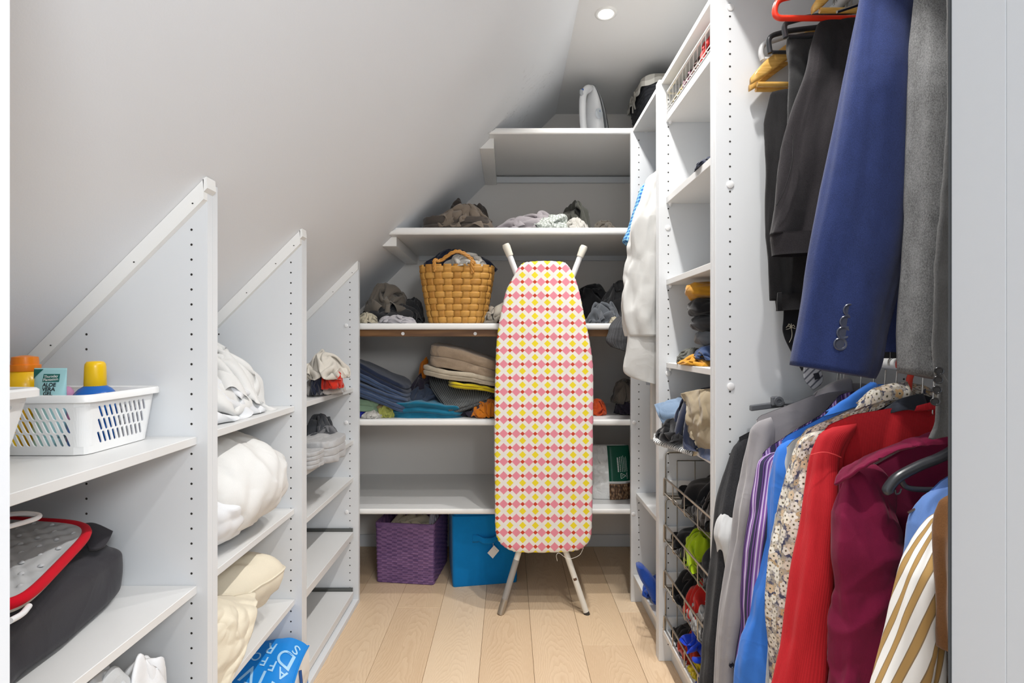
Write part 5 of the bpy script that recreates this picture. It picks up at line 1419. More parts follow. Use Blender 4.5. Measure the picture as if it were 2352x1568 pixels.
tag(soft('glass_bag', Mat('clear_film', (190, 190, 205), rough=0.15, spec=0.6).m, (pcn[0] + 0.10, pcn[1] + 0.0, 0.2), (0.03, 0.05, 0.105), kind='heap', seed=122, proto=2), 'small crinkled plastic wrapper at the right of the cream cloth in the purple box', 'wrapper')

M_bfelt = cloth('blue_box_fabric', (12, 132, 206), 0.07, 900, 0.2, 0.1)
bfl, bfr = np.array([-0.255, 2.344]), np.array([0.0400, 2.394]); ux_ = (bfr - bfl) / np.linalg.norm(bfr - bfl); uy_ = np.array([-ux_[1], ux_[0]])
bw = np.linalg.norm(bfr - bfl); bcn = (bfl + bfr) / 2 + uy_ * 0.155; brot = math.atan2(ux_[1], ux_[0])
bb_ = thing('fabric_box', 'bright blue fabric storage box on the floor behind the ironing board', 'storage box', (bcn[0], bcn[1], 0))
rr_ = [rrect(bcn[0], bcn[1], zz, bw / 2 + dd, 0.155 + dd, 0.010, 140, brot) for zz, dd in ((0.001, -0.006), (0.006, 0.0), (0.08, 0.001), (0.2, 0.002), (0.318, 0.003), (0.325, 0.001), (0.3255, -0.003), (0.320, -0.006), (0.02, -0.009))]
Gb = np.array([spline(np.array(rr_)[:, j], 40) for j in range(140)]).transpose(1, 0, 2)
Gb[..., 2] -= 0.006 * np.cos((Gb[..., 0] - bcn[0]) / (bw / 2) * PI / 2) * (Gb[..., 2] / 0.32)
gridobj('box_wall', Gb, M_bfelt, bb_, closev=True)
raw('box_floor', rrect(bcn[0], bcn[1], 0.004, bw / 2 - 0.006, 0.149, 0.01, 40, brot), [tuple(range(40))], M_bfelt, bb_, False)
def bfp(s, z, out=0.0): 
    p = bfl + ux_ * bw * s - uy_ * out; return np.array([p[0], p[1], z])
hb = []
for s, o_ in ((0.30, 0.003), (0.40, 0.006), (0.47, 0.016), (0.60, 0.018), (0.68, 0.009), (0.80, 0.003)):
    hb.append([bfp(s, 0.232 - 0.008 * (o_ > .01), o_), bfp(s, 0.205 - 0.008 * (o_ > .01), o_ + .001)])
hb = np.array(hb).transpose(1, 0, 2); hb = np.stack([spline(hb[0], 40), spline(hb[1], 40)]); hb = np.stack([hb[0] * (1 - k) + hb[1] * k for k in np.linspace(0, 1, 5)])
gridobj('handle', hb, M_bfelt, bb_, thick=0.003)
for s in (0.30, 0.72):
    gridobj('handle_patch', np.array([[bfp(s, 0.238, 0.003), bfp(s + 0.09, 0.238, 0.003)], [bfp(s, 0.200, 0.003), bfp(s + 0.09, 0.200, 0.003)]]), M_bfelt, bb_, thick=0.002)
M_tag = Mat('white_paper_tag', (238, 236, 230), rough=0.7)
tc_ = np.array([bfp(0.615, 0.158, 0.018)])[0]; td = np.array([ux_[0], ux_[1], 0]); k_ = np.array([0, 0, 1.0])
dg = lambda a, b: tc_ + td * a + k_ * b
tg = raw('paper_tag', np.array([dg(0.004, 0.030), dg(0.028, 0.004), dg(-0.002, -0.030), dg(-0.027, -0.003), ]) , [(0, 1, 2, 3)], M_tag, bb_, False)
md = tg.modifiers.new('thickness', 'SOLIDIFY'); md.thickness = 0.0006
text('print', '. . .', 0.016, dg(0.012, 0.014) - np.array([uy_[0], uy_[1], 0]) * 0.001, td * 0.75 - k_ * 0.66, td * 0.66 + k_ * 0.75, M_ink, bb_)
tube('tag_string', spline([bfp(0.615, 0.206, 0.018), tc_ + k_ * 0.04, tc_ + k_ * 0.026], 8), 0.0007, M_tag, bb_, 5)

# ------------------------------------------------------------------ ironing board leaning on the shelves
M_cover = Mat('diamond_print_cover', (236, 230, 220), rough=0.85)
u, v, _ = M_cover.xyz(M_cover.coord('UV'))
PU, PV = 0.0530, 0.0583
def dia(du, dv, h):
    a = ((u / PU + du).frac() - 0.5).abs() * PU; b = ((v / PV + dv).frac() - 0.5).abs() * PV
    return (a + b) < h
ny = dia(0.5, 0.5, 0.0150); nr = dia(0.5, 0.0, 0.0094); npk = dia(0.0, 0.0, 0.0192); ng = dia(0.0, 0.5, 0.0125)
_v = M_cover.uv()
stain = M_cover.noise(_v, 5.5, 3, 0.6)
c0 = M_cover.mix(((stain - 0.55) * 2.2).clamp() * 0.5, (238, 233, 225), (222, 200, 160))
c1 = M_cover.mix(ng * 0.35, c0, (226, 226, 226)); c1 = M_cover.mix(ny, c1, (240, 218, 44)); c1 = M_cover.mix(npk, c1, (232, 142, 158)); c1 = M_cover.mix(nr, c1, (204, 66, 38))
M_cover.base(c1); M_cover.bump(M_cover.noise(_v, 900, 2) + M_cover.noise(_v, 28, 2) * 1.5, 0.18, 0.002)
Yb0, Yb1 = 2.128, 2.182
ib = thing('ironing_board', 'ironing board in a yellow and pink diamond print cover leaning on the back shelves', 'ironing board', (0.07, 2.13, 0))
prof_r = [(600, 1290), (606, 1303), (625, 1316), (650, 1326), (680, 1334), (715, 1341), (760, 1351), (800, 1358), (840, 1363), (900, 1364), (1000, 1363), (1120, 1362), (1200, 1361), (1235, 1358), (1255, 1346), (1266, 1325)]
prof_l = [(600, 1216), (604, 1200), (618, 1188), (640, 1176), (665, 1163), (700, 1154), (740, 1146), (790, 1140), (840, 1138), (900, 1136), (1000, 1135), (1120, 1136), (1200, 1137), (1235, 1141), (1255, 1155), (1268, 1180)]
outl = [(x, y) for y, x in prof_r] + [(1290, 1270), (1215, 1271)] + [(x, y) for y, x in prof_l[::-1]] + [(1250, 598)]
yb = lambda py: Yb0 + (Yb1 - Yb0) * (1270 - py) / 670
OUT = spline(np.array([P(x, y, yb(y)) for x, y in outl]), 220, True)
bc = OUT.mean(0); updir = P(1250, 600, Yb1) - P(1250, 1270, Yb0); updir /= np.linalg.norm(updir); nrm = np.cross(np.array([1.0, 0, 0]), updir); nrm /= np.linalg.norm(nrm)
if nrm[1] > 0: nrm = -nrm
rings = []
for s, off in ((0.02, 0.0), (0.3, 0.0), (0.6, 0.0), (0.85, 0.0), (0.955, -0.001), (0.985, -0.004), (1.0, -0.011), (1.0, -0.022), (0.985, -0.028), (0.95, -0.029), (0.85, -0.029)):
    # the middle line is a long spine so the rings stay even
    spine = OUT.copy(); tpos = np.clip((OUT - bc) @ updir, -0.40, 0.36); spine = bc + tpos[:, None] * updir
    r = spine + (OUT - spine) * s + nrm * off
    if off < -0.005: r = r + nrm * (0.0022 * np.sin(np.arange(220) * 1.9))[:, None] + (0.0010 * np.sin(np.arange(220) * 2.3))[:, None] * (OUT - spine) / 0.2
    rings.append(r)
G = np.array(rings); G = np.concatenate([np.linspace(G[i], G[i + 1], 5)[:-1] for i in range(len(G) - 1)] + [G[-1:]])
env = np.linspace(0, 1, len(G))[:, None]
G = G + nrm * (0.0016 * creases(G, 7, 3) * (env < 0.75))[..., None]
ob = gridobj('cover', G, M_cover.m, ib, closev=True, caps=True, flip=False)
# print runs along the board
vv = np.array([p.co[:] for p in ob.data.vertices]) + ORG['ironing_board']
orig = P(1200, 757, yb(757))
UVv = np.stack([(vv - orig)[:, 0] * (1 + 0.06 * np.clip((vv - orig) @ updir / -0.9, 0, 1)*0), (vv - orig) @ updir], 1)
li = np.zeros(len(ob.data.loops), int); ob.data.loops.foreach_get('vertex_index', li)
ob.data.uv_layers[0].data.foreach_set('uv', UVv[li].ravel())
M_leg = Mat('cream_painted_tube', (226, 222, 212), rough=0.4); M_legw = Mat('white_painted_tube', (236, 236, 236), rough=0.35); M_foot = Mat('cream_rubber_cap', (226, 220, 206), rough=0.6)
M_tape = Mat('grey_tape', (150, 146, 142), rough=0.5); M_foil = Mat('silver_tape', (172, 164, 152), rough=0.35, metal=0.7)
lb = 0.0
def leg(px0, py0, px1, py1, Ya, Yc, m, r=0.0118):
    return P(px0, py0, Ya), P(px1, py1, Yc)
a, b = P(1165, 572, 2.214), P(1236, 760, 2.206); l1 = tube('leg', [a, (a + b) / 2, b], 0.0125, M_legw, ib, 16)
tube('foot_cap', [P(1161, 561, 2.2145), P(1163, 566, 2.2143), P(1171.5, 588, 2.2135)], [0.0150, 0.0172, 0.0150], M_foot, l1, 18)
a, b = P(1338, 574, 2.214), P(1268, 760, 2.206); l2 = tube('leg', [a, (a + b) / 2, b], 0.0125, M_legw, ib, 16)
tube('foot_cap', [P(1342, 565, 2.2145), P(1340, 570, 2.2143), P(1332, 590, 2.2135)], [0.0150, 0.0172, 0.0150], M_foot, l2, 18)
a, b = P(1150, 1408, 2.118), P(1214, 1190, 2.178); l3 = tube('leg', [a, (a + b) / 2, b], 0.0122, M_leg, ib, 16)
d_ = (b - a); tube('tape_wrap', [a + d_ * 0.10, a + d_ * 0.56], 0.0131, M_tape, l3, 16); tube('silver_wrap', [a - d_ * 0.005, a + d_ * 0.06, a + d_ * 0.15], [0.0150, 0.0150, 0.0136], M_foil, l3, 9)
a, b = P(1347, 1407, 2.118), P(1274, 1190, 2.178); l4 = tube('leg', [a, (a + b) / 2, b], 0.0122, M_leg, ib, 16)
d_ = (b - a); tube('worn_spot', [a + d_ * 0.345 + [0, -0.0025, 0], a + d_ * 0.37 + [0, -0.0025, 0]], 0.0104, Mat('worn_brown_paint', (96, 66, 44), rough=0.7), l4, 10)
tube('foot_cap', [a - d_ * 0.022, a + d_ * 0.012], 0.0126, Mat('dark_rubber', (60, 56, 52), rough=0.8), l4, 14)
tube('cross_bar', [P(1214, 1195, 2.178), P(1274, 1195, 2.178)], 0.009, M_leg, ib, 10)
tube('cross_bar', [P(1236, 756, 2.206), P(1268, 756, 2.206)], 0.009, M_legw, ib, 10)
tube('tie_string', spline([P(1340, 1258, 2.12), P(1330, 1275, 2.125), P(1305, 1283, 2.13), P(1285, 1270, 2.13), P(1278, 1275, 2.128), P(1280, 1288, 2.128)], 30), 0.0009, M_leg, ib, 6)
# ------------------------------------------------------------------ narrow wardrobe: white shirts, blue checked shirt, blue fleece
M_plaid = Mat('blue_checked_cotton', (40, 130, 190), rough=0.9)
u, v, _ = M_plaid.xyz(M_plaid.coord('UV'))
pk = ((u * 55).frac() < 0.4) + ((v * 55).frac() < 0.4)
M_plaid.base(M_plaid.mix((pk * 0.5).clamp(), (24, 92, 160), (150, 205, 226)))
M_shirtw = cloth('white_shirt_cotton', (208, 207, 204), 0.04, 900, 0.12, 0.15)
M_shirtw2 = cloth('white_twill_cotton', (204, 202, 198), 0.04, 700, 0.2, 0.15)
gh = 'garments hanging in the closet'
def garment(name, label, Y, cat='shirt'):
    return thing(name, label, cat, (ROD_X, Y, 0.9), gh)
t = garment('white_shirt', 'white shirt with its long sleeve and rounded cuff hanging out of the narrow wardrobe', 1.96)
rows_tube('sleeve', M_shirtw2.__class__ and M_shirtw2, 1.965, [(382, 1500, 1560), (420, 1478, 1560), (480, 1470, 1555), (560, 1462, 1550), (640, 1456, 1545), (720, 1452, 1540), (800, 1448, 1536)], t, ry=0.03, seed=3, amp=0.018, f=11, dome=34, pleat=[(3, 0.010, 0.5), (5, 0.006, 2.0)])
rows_tube('sleeve', M_shirtw, 1.915, [(392, 1502, 1560), (440, 1480, 1556), (520, 1452, 1545), (600, 1440, 1540), (670, 1429, 1532), (730, 1428, 1528), (772, 1439, 1528)], t, ry=0.032, seed=4, amp=0.022, f=11, dome=34, pleat=[(3, 0.010, 0.5), (5, 0.006, 2.0)])
rows_tube('cuff', M_shirtw, 1.915, [(768, 1442, 1528), (790, 1440, 1524), (830, 1433, 1516), (852, 1432, 1510), (866, 1440, 1508), (876, 1458, 1507)], t, ry=[0.028, 0.026, 0.018], seed=6, amp=0.004, hem=-0.010)
body('body', M_shirtw2, 1.98, [(1494, 440), (1502, 396), (1530, 372), (1590, 352), (1650, 340)], 0.75, t, d=0.022, seed=5)
for k, (px, py) in enumerate(((1446, 660), (1438, 690))):
    pass
t = garment('checked_shirt', 'blue and white checked short sleeve shirt behind the white shirt in the narrow wardrobe', 2.08)
rows_tube('sleeve', M_plaid.m, 2.06, [(398, 1488, 1540), (430, 1470, 1530), (480, 1456, 1520), (530, 1441, 1510), (556, 1428, 1500), (568, 1440, 1492)], t, ry=0.03, seed=7, amp=0.008, hem=-0.012, dome=34, pleat=[(3, 0.0045, 0.5), (5, 0.0025, 2.0)])
body('body', M_plaid.m, 2.09, [(1494, 440), (1505, 404), (1570, 370), (1620, 356)], 0.85, t, d=0.02, seed=8)
t = garment('pale_shirt', 'pale blue grey shirt hem peeking below the white cuff', 2.15)
rows_tube('sleeve', cloth('pale_blue_cotton', (176, 188, 202), 0.06), 2.13, [(420, 1500, 1545), (600, 1490, 1540), (800, 1487, 1530), (884, 1487, 1530)], t, ry=0.02, seed=9, amp=0.005, dome=34, pleat=[(3, 0.0045, 0.5), (5, 0.0025, 2.0)])
for (Y, nm) in ((1.945, 'white shirt'), (2.085, 'blue checked shirt'), (2.15, 'pale blue grey shirt')):
    h = thing('clothes_hanger', f'wire hanger holding the {nm} in the narrow wardrobe', 'hanger', (ROD_X, Y, 1.7))
    hanger_hook(h, ROD_X, Y, 1.86, 1.79, M_steel)
    tube('arms', [(ROD_X - 0.19, Y, 1.735), (ROD_X - 0.1, Y, 1.762), (ROD_X, Y, 1.79), (ROD_X + 0.1, Y, 1.762), (ROD_X + 0.19, Y, 1.735)], 0.0022, M_steel, h, 8)
M_fleece = terry('royal_blue_fleece', (34, 84, 188))
o = soft('blue_fleece', M_fleece, (0.64, 2.02, 0.1195), (0.115, 0.085, 0.10), label='royal blue fleece rolled up on the bottom board of the narrow wardrobe', cat='clothes', seed=131, proto=4, turn=1, warp=lambda Q: Q * np.array([1, 1, 0.9]))
rows_tube('sleeve_fold', M_fleece, 1.93, [(1298, 1462, 1478), (1312, 1464, 1492), (1332, 1472, 1506), (1352, 1484, 1516), (1372, 1494, 1520)], o, ry=0.03, seed=12, amp=0.004, caps=True)
soft('dark_fleece', C['charcoal'], (0.70, 2.12, 0.1195), (0.09, 0.06, 0.155), label='dark grey garment behind the blue fleece on the bottom board', cat='clothes', seed=133, proto=6)

# ------------------------------------------------------------------ shelf tower contents
M_wwire2 = Mat('white_wire', (234, 232, 228), rough=0.35)
def wire_basket(name, label, x0, x1, y0, y1, z0, z1, m, nx, ny, nz, r=0.0016, rim=0.0032, group=None):
    t = thing(name, label, 'basket', ((x0 + x1) / 2, (y0 + y1) / 2, z0), group)
    mb = MB()
    for k in range(nx + 1):
        x = x0 + (x1 - x0) * k / nx
        mb.tube([(x, y0, z1), (x, y0, z0), (x, y1, z0), (x, y1, z1)], r, 6)
    for k in range(ny + 1):
        y = y0 + (y1 - y0) * k / ny
        mb.tube([(x0, y, z1), (x0, y, z0), (x1, y, z0), (x1, y, z1)], r, 6)
    for k in range(nz):
        z = z0 + (z1 - z0) * k / nz
        mb.tube([(x0, y0, z), (x1, y0, z), (x1, y1, z), (x0, y1, z)], r, 6, closed=True)
    o = mb.build('wire_mesh', m, t, True); o['kind'] = 'stuff'
    tube('rim', [(x0, y0 + .012, z1), (x0 + .004, y0 + .004, z1), (x0 + .012, y0, z1), (x1 - .012, y0, z1), (x1, y0 + .012, z1), (x1, y1 - .012, z1), (x1 - .012, y1, z1), (x0 + .012, y1, z1), (x0 + .004, y1 - .004, z1), (x0, y1 - .012, z1)], rim, m, t, 10, closed=True)
    return t
wire_basket('wire_basket', 'shallow white wire basket of party things on the top shelf of the tower', 0.552, 1.06, 1.37, 1.785, 1.938, 1.992, M_wwire2, 14, 13, 1, 0.0013, 0.0042)
gtop = 'odds and ends in the white wire basket'
def small(name, label, cat, m, cen, size, seed, proto, **kw):
    return soft(name, m, cen, size, label=label, cat=cat, group=kw.pop('group', None), seed=seed, proto=proto, **kw)
M_stripe_r = Mat('red_striped_paper', (196, 44, 40), rough=0.7); u, v, _ = M_stripe_r.xyz(M_stripe_r.uv()); M_stripe_r.base(M_stripe_r.mix(((z_ := M_stripe_r.xyz(M_stripe_r.uv())[1]) * 120).frac() < 0.45, (196, 40, 36), (150, 24, 26)))
small('red_parcel', 'red ribbed paper pack standing in the white wire basket', 'packet', M_stripe_r.m, (0.605, 1.475, 1.941), (0.048, 0.055, 0.095), 141, 8, group=gtop)
M_zeb = Mat('yellow_black_print', (226, 206, 120), rough=0.6); u, v, w = M_zeb.xyz(M_zeb.uv()); M_zeb.base(M_zeb.mix(((u * 60 + v * 60 + w * 40).frac() < 0.22), (232, 212, 130), (50, 44, 36)))
small('striped_packet', 'yellow packet with black stripes at the left end of the white wire basket', 'packet', M_zeb.m, (0.600, 1.725, 1.941), (0.044, 0.05, 0.052), 142, 9, group=gtop)
small('plum_packet', 'dark plum packet in the middle of the white wire basket', 'packet', cloth('plum_foil', (112, 40, 70), rough=0.4), (0.602, 1.63, 1.941), (0.045, 0.05, 0.055), 143, 7, group=gtop)
small('brown_packet', 'dark brown packet between the plum and red ones in the white wire basket', 'packet', cloth('brown_foil', (84, 50, 40), rough=0.4), (0.602, 1.555, 1.941), (0.045, 0.045, 0.062), 144, 6, group=gtop)
small('tan_ball', 'tan ball of yarn behind the red paper pack in the white wire basket', 'yarn', cloth('tan_yarn', (190, 146, 88)), (0.648, 1.52, 1.941), (0.05, 0.05, 0.10), 145, 8, group=gtop)
M_clear = Mat('clear_plastic_bag', (232, 228, 230), rough=0.12, spec=0.6); M_clear.b.inputs['Alpha'].default_value = 0.55
small('plastic_bag', 'clear crinkled plastic bag sticking up at the right end of the white wire basket', 'bag', M_clear.m, (0.61, 1.405, 1.941), (0.05, 0.03, 0.105), 146, 3, group=None)

def tpile(name, label, m, Y, x0, x1, yt, zb, ry=0.11, seed=1, proto=0, **kw):
    return heap(name, label, 'clothes', m, (x0, x1, yt), zb, Y, ry, 'clothes on the tower shelves', seed=seed, proto=proto, **kw)
tpile('navy_sock', 'dark navy garment with a white stripe poking over the third tower shelf', C['navy'], 1.50, 1598, 1680, 362, 1.6355, 0.06, 151, 4)
# rolled trousers piled on the fourth shelf
def roll(name, label, m, Y, x0, zc, r, seed, length=0.26, fl=0.86):
    cx0 = (x0 - 1168) * Y / FPX
    t_ = np.linspace(0, 1, 50)
    n = 64; a = np.linspace(0, 2 * PI, n, endpoint=False)
    prof_ = np.minimum(1, (1 - (1 - np.clip(t_ * 9, 0, 1)) ** 2) ** 0.5 + 0.02)
    prof_ = prof_ * np.minimum(1, (1 - (1 - np.clip((1 - t_) * 5, 0, 1)) ** 2) ** 0.5 + 0.02)
    G = np.stack([cx0 + length * np.repeat(t_[:, None], n, 1), Y + 1.5 * r * prof_[:, None] * np.cos(a), zc + r * fl * prof_[:, None] * np.sin(a)], -1)
    D = np.stack([0 * G[..., 0], np.repeat(np.cos(a)[None], 50, 0), np.repeat(np.sin(a)[None], 50, 0)], -1)
    G = G + D * (0.013 * creases(G, 13, seed, stretch=(0.6, 1.2, 2.0)) * prof_[:, None])[..., None]
    G[..., 0] -= 0.010 * creases(G, 16, seed + 3) * (1 - np.clip(t_ * 3, 0, 1))[:, None]
    o = gridobj(name, G, m, None, closev=True, caps=True, loc=(cx0 + length / 2, Y, zc - r * fl), flip=False)
    return tag(o, label, 'clothes', 'clothes on the tower shelves')
roll('rolled_trousers', 'mustard yellow rolled trousers on top of the tower pile', C['mustard'], 1.60, 1576, 1.284, 0.034, 1)
roll('rolled_trousers', 'black rolled trousers just under the mustard ones in the tower pile', C['black'], 1.60, 1580, 1.232, 0.034, 2)
roll('rolled_trousers', 'dark grey rolled trousers third from the top of the tower pile', C['charcoal'], 1.60, 1586, 1.182, 0.033, 3)
roll('rolled_trousers', 'mid grey rolled trousers fourth from the top of the tower pile', C['steel'], 1.59, 1598, 1.138, 0.032, 4)
tpile('rolled_jeans', 'blue denim roll near the bottom of the tower pile', C['jeans'], 1.56, 1596, 1690, 790, 1.072, 0.07, 155, 4)
tpile('brown_garment', 'olive brown garment at the lower left of the tower pile', C['olive_grey'], 1.68, 1554, 1640, 796, 1.054, 0.07, 156, 6)
tpile('mustard_shirt', 'mustard folded garment at the bottom front of the tower pile', C['mustard'], 1.60, 1560, 1690, 812, 1.054, 0.09, 157, 5)
o = box('paper_label', (0.575, 0.60), (1.545, 1.585), (1.0535, 1.0555), M_tag, None, 0.0004, loc=(0.585, 1.56, 1.0535)); tag(o, 'small white paper label lying in front of the tower pile', 'label')
# jeans, shorts and black garments on the fifth shelf, spilling over its front
z5 = 0.8065
tpile('navy_garment', 'navy garment at the back of the fifth tower shelf, over the shorts', C['navy'], 1.60, 1545, 1700, 884, z5, 0.14, 161, 8)
tpile('black_garment', 'black garment bunched on the fifth tower shelf under the light denim', C['black'], 1.66, 1508, 1620, 938, z5 + 0.005, 0.10, 162, 6)
M_lden = cloth('light_denim', (128, 150, 176), 0.14, 600, 0.4, 0.2); M_kh = cloth('khaki_cotton', (166, 150, 122), 0.08, 700, 0.25, 0.2); M_kh2 = cloth('cream_lining', (214, 200, 172), 0.06)
ld_ = thing('denim_shirt', 'light blue denim sleeve laid over the black garment on the fifth tower shelf', 'clothes', P(1540, 950, 1.66), 'clothes on the tower shelves')
flap('sleeve', M_lden, [[P(1556, 914, 1.72), P(1590, 905, 1.70), P(1640, 900, 1.62)], [P(1525, 925, 1.69), P(1566, 920, 1.665), P(1620, 925, 1.58)], [P(1514, 945, 1.665), P(1560, 946, 1.63), P(1612, 948, 1.55)], [P(1531, 978, 1.655), P(1562, 972, 1.62), P(1606, 964, 1.55)]], ld_, 0.006, 0.005, 18, 3, 40, 40)
flap('hem', M_lden, [[P(1503, 930, 1.71), P(1526, 924, 1.69)], [P(1510, 948, 1.675), P(1528, 944, 1.66)], [P(1520, 968, 1.66), P(1540, 962, 1.645)], [P(1531, 984, 1.65), P(1548, 977, 1.64)]], ld_, 0.008, 0.003, 30, 4, 30, 12)
sh_ = thing('khaki_shorts', 'khaki shorts with a pale waistband hanging over the fifth tower shelf', 'clothes', P(1600, 970, 1.5), 'clothes on the tower shelves')
flap('leg', M_kh, [[P(1570, 903, 1.60), P(1600, 896, 1.52), P(1640, 890, 1.42)], [P(1578, 940, 1.56), P(1606, 935, 1.47), P(1646, 930, 1.39)], [P(1580, 985, 1.545), P(1610, 985, 1.455), P(1648, 985, 1.375)], [P(1594, 1015, 1.53), P(1616, 1018, 1.46), P(1648, 1022, 1.37)], [P(1603, 1038, 1.525), P(1622, 1034, 1.46), P(1650, 1030, 1.38)]], sh_, 0.007, 0.012, 12, 5, 60, 50)
flap('waistband', M_kh2, [[P(1568, 906, 1.612), P(1583, 900, 1.57)], [P(1574, 940, 1.585), P(1588, 938, 1.54)], [P(1577, 985, 1.565), P(1588, 984, 1.525)], [P(1588, 1018, 1.55), P(1600, 1016, 1.51)], [P(1594, 1047, 1.545), P(1606, 1044, 1.505)]], sh_, 0.007, 0.006, 26, 6, 50, 14)
M_ser = Mat('black_white_striped_cotton', (220, 220, 220), rough=0.9)
x_, y_, z_ = M_ser.xyz(M_ser.coord('Object')); nn = M_ser.noise(M_ser.uv(), 30, 2)
M_ser.base(M_ser.mix(((y_ * 150 + x_ * 60 + nn * 1.5).frac() < 0.36), (224, 224, 222), (54, 55, 58)))
sr_ = thing('striped_shirt', 'black and white striped shirt under the black garment on the fifth tower shelf', 'clothes', P(1545, 1010, 1.64), 'clothes on the tower shelves')
flap('body', M_ser.m, [[P(1503, 998, 1.74), P(1560, 990, 1.68), P(1610, 1002, 1.58)], [P(1502, 1012, 1.70), P(1545, 1020, 1.62), P(1592, 1034, 1.53)], [P(1512, 1021, 1.68), P(1550, 1034, 1.60), P(1588, 1046, 1.525)]], sr_, 0.009, 0.004, 16, 7, 30, 40)
jn_ = thing('dark_jeans', 'dark blue jeans edge under the khaki shorts on the fifth tower shelf', 'clothes', P(1620, 1040, 1.45), 'clothes on the tower shelves')
flap('leg', C['jeans'], [[P(1582, 1008, 1.60), P(1612, 1025, 1.50), P(1650, 1030, 1.37)], [P(1592, 1024, 1.56), P(1616, 1042, 1.46), P(1650, 1054, 1.365)], [P(1604, 1040, 1.51), P(1620, 1054, 1.44), P(1648, 1064, 1.362)]], jn_, 0.009, 0.004, 16, 8, 26, 40)

# wire drawers
M_wire = Mat('satin_wire', (176, 170, 160), rough=0.3, metal=0.9)
DZ = [0.652, 0.490, 0.330, 0.172]
dl = ['top wire drawer of the tower, filled with black clothes', 'second wire drawer of the tower, with neon yellow sportswear', 'third wire drawer of the tower, with red and white sportswear', 'bottom wire drawer of the tower, with a red and a blue garment']
yA, yB = R1 + 0.052, R2 - 0.014
def drawer(z, label):
    t = bpy.data.objects.new('wire_drawer', None); COL.objects.link(t); t.empty_display_size = 0.02; t.parent = h2
    ORG[t.name] = np.array([0.8, (yA + yB) / 2, z - 0.07]); t.location = ORG[t.name] - ORG[h2.name]; t['label'] = label
    xf, xb = 0.545, 1.09; zb_ = z - 0.068; zt = z + 0.086
    c = 0.012
    # low front: rim bar with bent ends, three uprights looping under the floor bars
    tube('front_rim', fillet([(xf, yA, zb_ + 0.004), (xf, yA, z), (xf, yB, z), (xf, yB, zb_ + 0.004)], 0.014), 0.0034, M_wire, t, 10)
    for k in (0.26, 0.52, 0.78):
        y = yA + (yB - yA) * k
        tube('upright', fillet([(xf, y, z - 0.002), (xf, y, zb_), (xb, y, zb_)], 0.014), 0.0022, M_wire, t, 8)
    mb = MB()
    for xx, zz in ((xf + 0.001, zb_ + 0.012), (xf + 0.012, zb_), (xf + 0.022, zb_), (xf + 0.10, zb_), (xf + 0.2, zb_), (xf + 0.3, zb_), (xf + 0.42, zb_)):
        mb.tube([(xx, yA, zz), (xx, yB, zz)], 0.0019, 6)
    for y in (yA, yB):                             # tall sides
        for k in range(9):
            xx = xf + 0.045 + (xb - xf - 0.045) * k / 8
            mb.tube([(xx, y, zb_), (xx, y, zt - 0.028)], 0.0014, 6)
        mb.tube([(xf + 0.045, y, zt - 0.028), (xb, y, zt - 0.028)], 0.0017, 6)
    o = mb.build('grid_wire', M_wire, t, True); o['kind'] = 'stuff'
    for y in (yA - 0.001, yB + 0.001):
        tube('side_frame', fillet([(xb, y, zt), (xf + 0.005, y, zt), (xf + 0.005, y, zb_ + 0.002), (xb, y, zb_ + 0.002)], 0.014), 0.0026, M_wire, t, 8)
    for y0_, y1_ in ((R2 - 0.0105, R2 - 0.0005), (R1 + 0.0355, R1 + 0.0455)):
        box('runner', (0.548, 1.10), (y0_, y1_), (zb_ + 0.012, zb_ + 0.055), M_cap, t, 0.002)
for z, l in zip(DZ, dl): drawer(z, l)
gd = 'clothes in the wire drawers'
def dheap(name, label, m, Y, w, top, zb, ry, seed, proto, x0=0.549, **kw):
    return soft(name, m, (x0 + w / 2, Y, zb), (w / 2, ry, top), label=label, cat='clothes', group=gd, seed=seed, proto=proto, e=2.8, **kw)
f = lambda z: z - 0.0655
dheap('black_clothes', 'black clothes rolled at the back of the top wire drawer', C['black'], 1.60, 0.34, 0.165, f(DZ[0]), 0.125, 171, 6, x0=0.552)
dheap('brown_black_clothes', 'brownish black garment over the right end of the top wire drawer', cloth('brown_black_cloth', (58, 52, 49)), 1.46, 0.26, 0.16, f(DZ[0]), 0.072, 172, 2)
dheap('black_jacket', 'black sports jacket at the left of the second wire drawer', C['black'], 1.69, 0.28, 0.125, f(DZ[1]), 0.085, 173, 6)
dheap('neon_shirt', 'neon yellow sports shirt with black lines in the second wire drawer', C['neon'], 1.60, 0.16, 0.125, f(DZ[1]), 0.06, 174, 4)
dheap('black_tights', 'black tights at the right end of the second wire drawer', C['charcoal'], 1.465, 0.26, 0.13, f(DZ[1]), 0.075, 175, 7)
dheap('black_sportswear', 'black sportswear on the left of the third wire drawer', C['black'], 1.70, 0.28, 0.13, f(DZ[2]), 0.085, 176, 5)
dheap('red_white_jersey', 'red and white sports jersey in the third wire drawer', C['red'], 1.575, 0.22, 0.14, f(DZ[2]), 0.07, 177, 4)
dheap('white_jersey', 'white part of a jersey in front of the red one in the third wire drawer', C['silver_grey'], 1.55, 0.10, 0.085, f(DZ[2]), 0.055, 178, 5)
dheap('grey_tights', 'dark grey tights at the right end of the third wire drawer', C['charcoal'], 1.44, 0.26, 0.125, f(DZ[2]), 0.06, 179, 3)
dheap('black_gloves', 'black gloves under the blue jersey in the bottom drawer', C['black'], 1.69, 0.22, 0.11, f(DZ[3]), 0.08, 182, 6)
dheap('red_fleece', 'brick red fleece in the bottom wire drawer', cloth('brick_fleece', (186, 52, 30)), 1.63, 0.20, 0.115, f(DZ[3]), 0.075, 183, 8)
dheap('blue_yellow_shirt', 'blue football shirt with yellow trim in the bottom wire drawer', C['bright_blue'], 1.475, 0.22, 0.085, f(DZ[3]), 0.06, 184, 4)
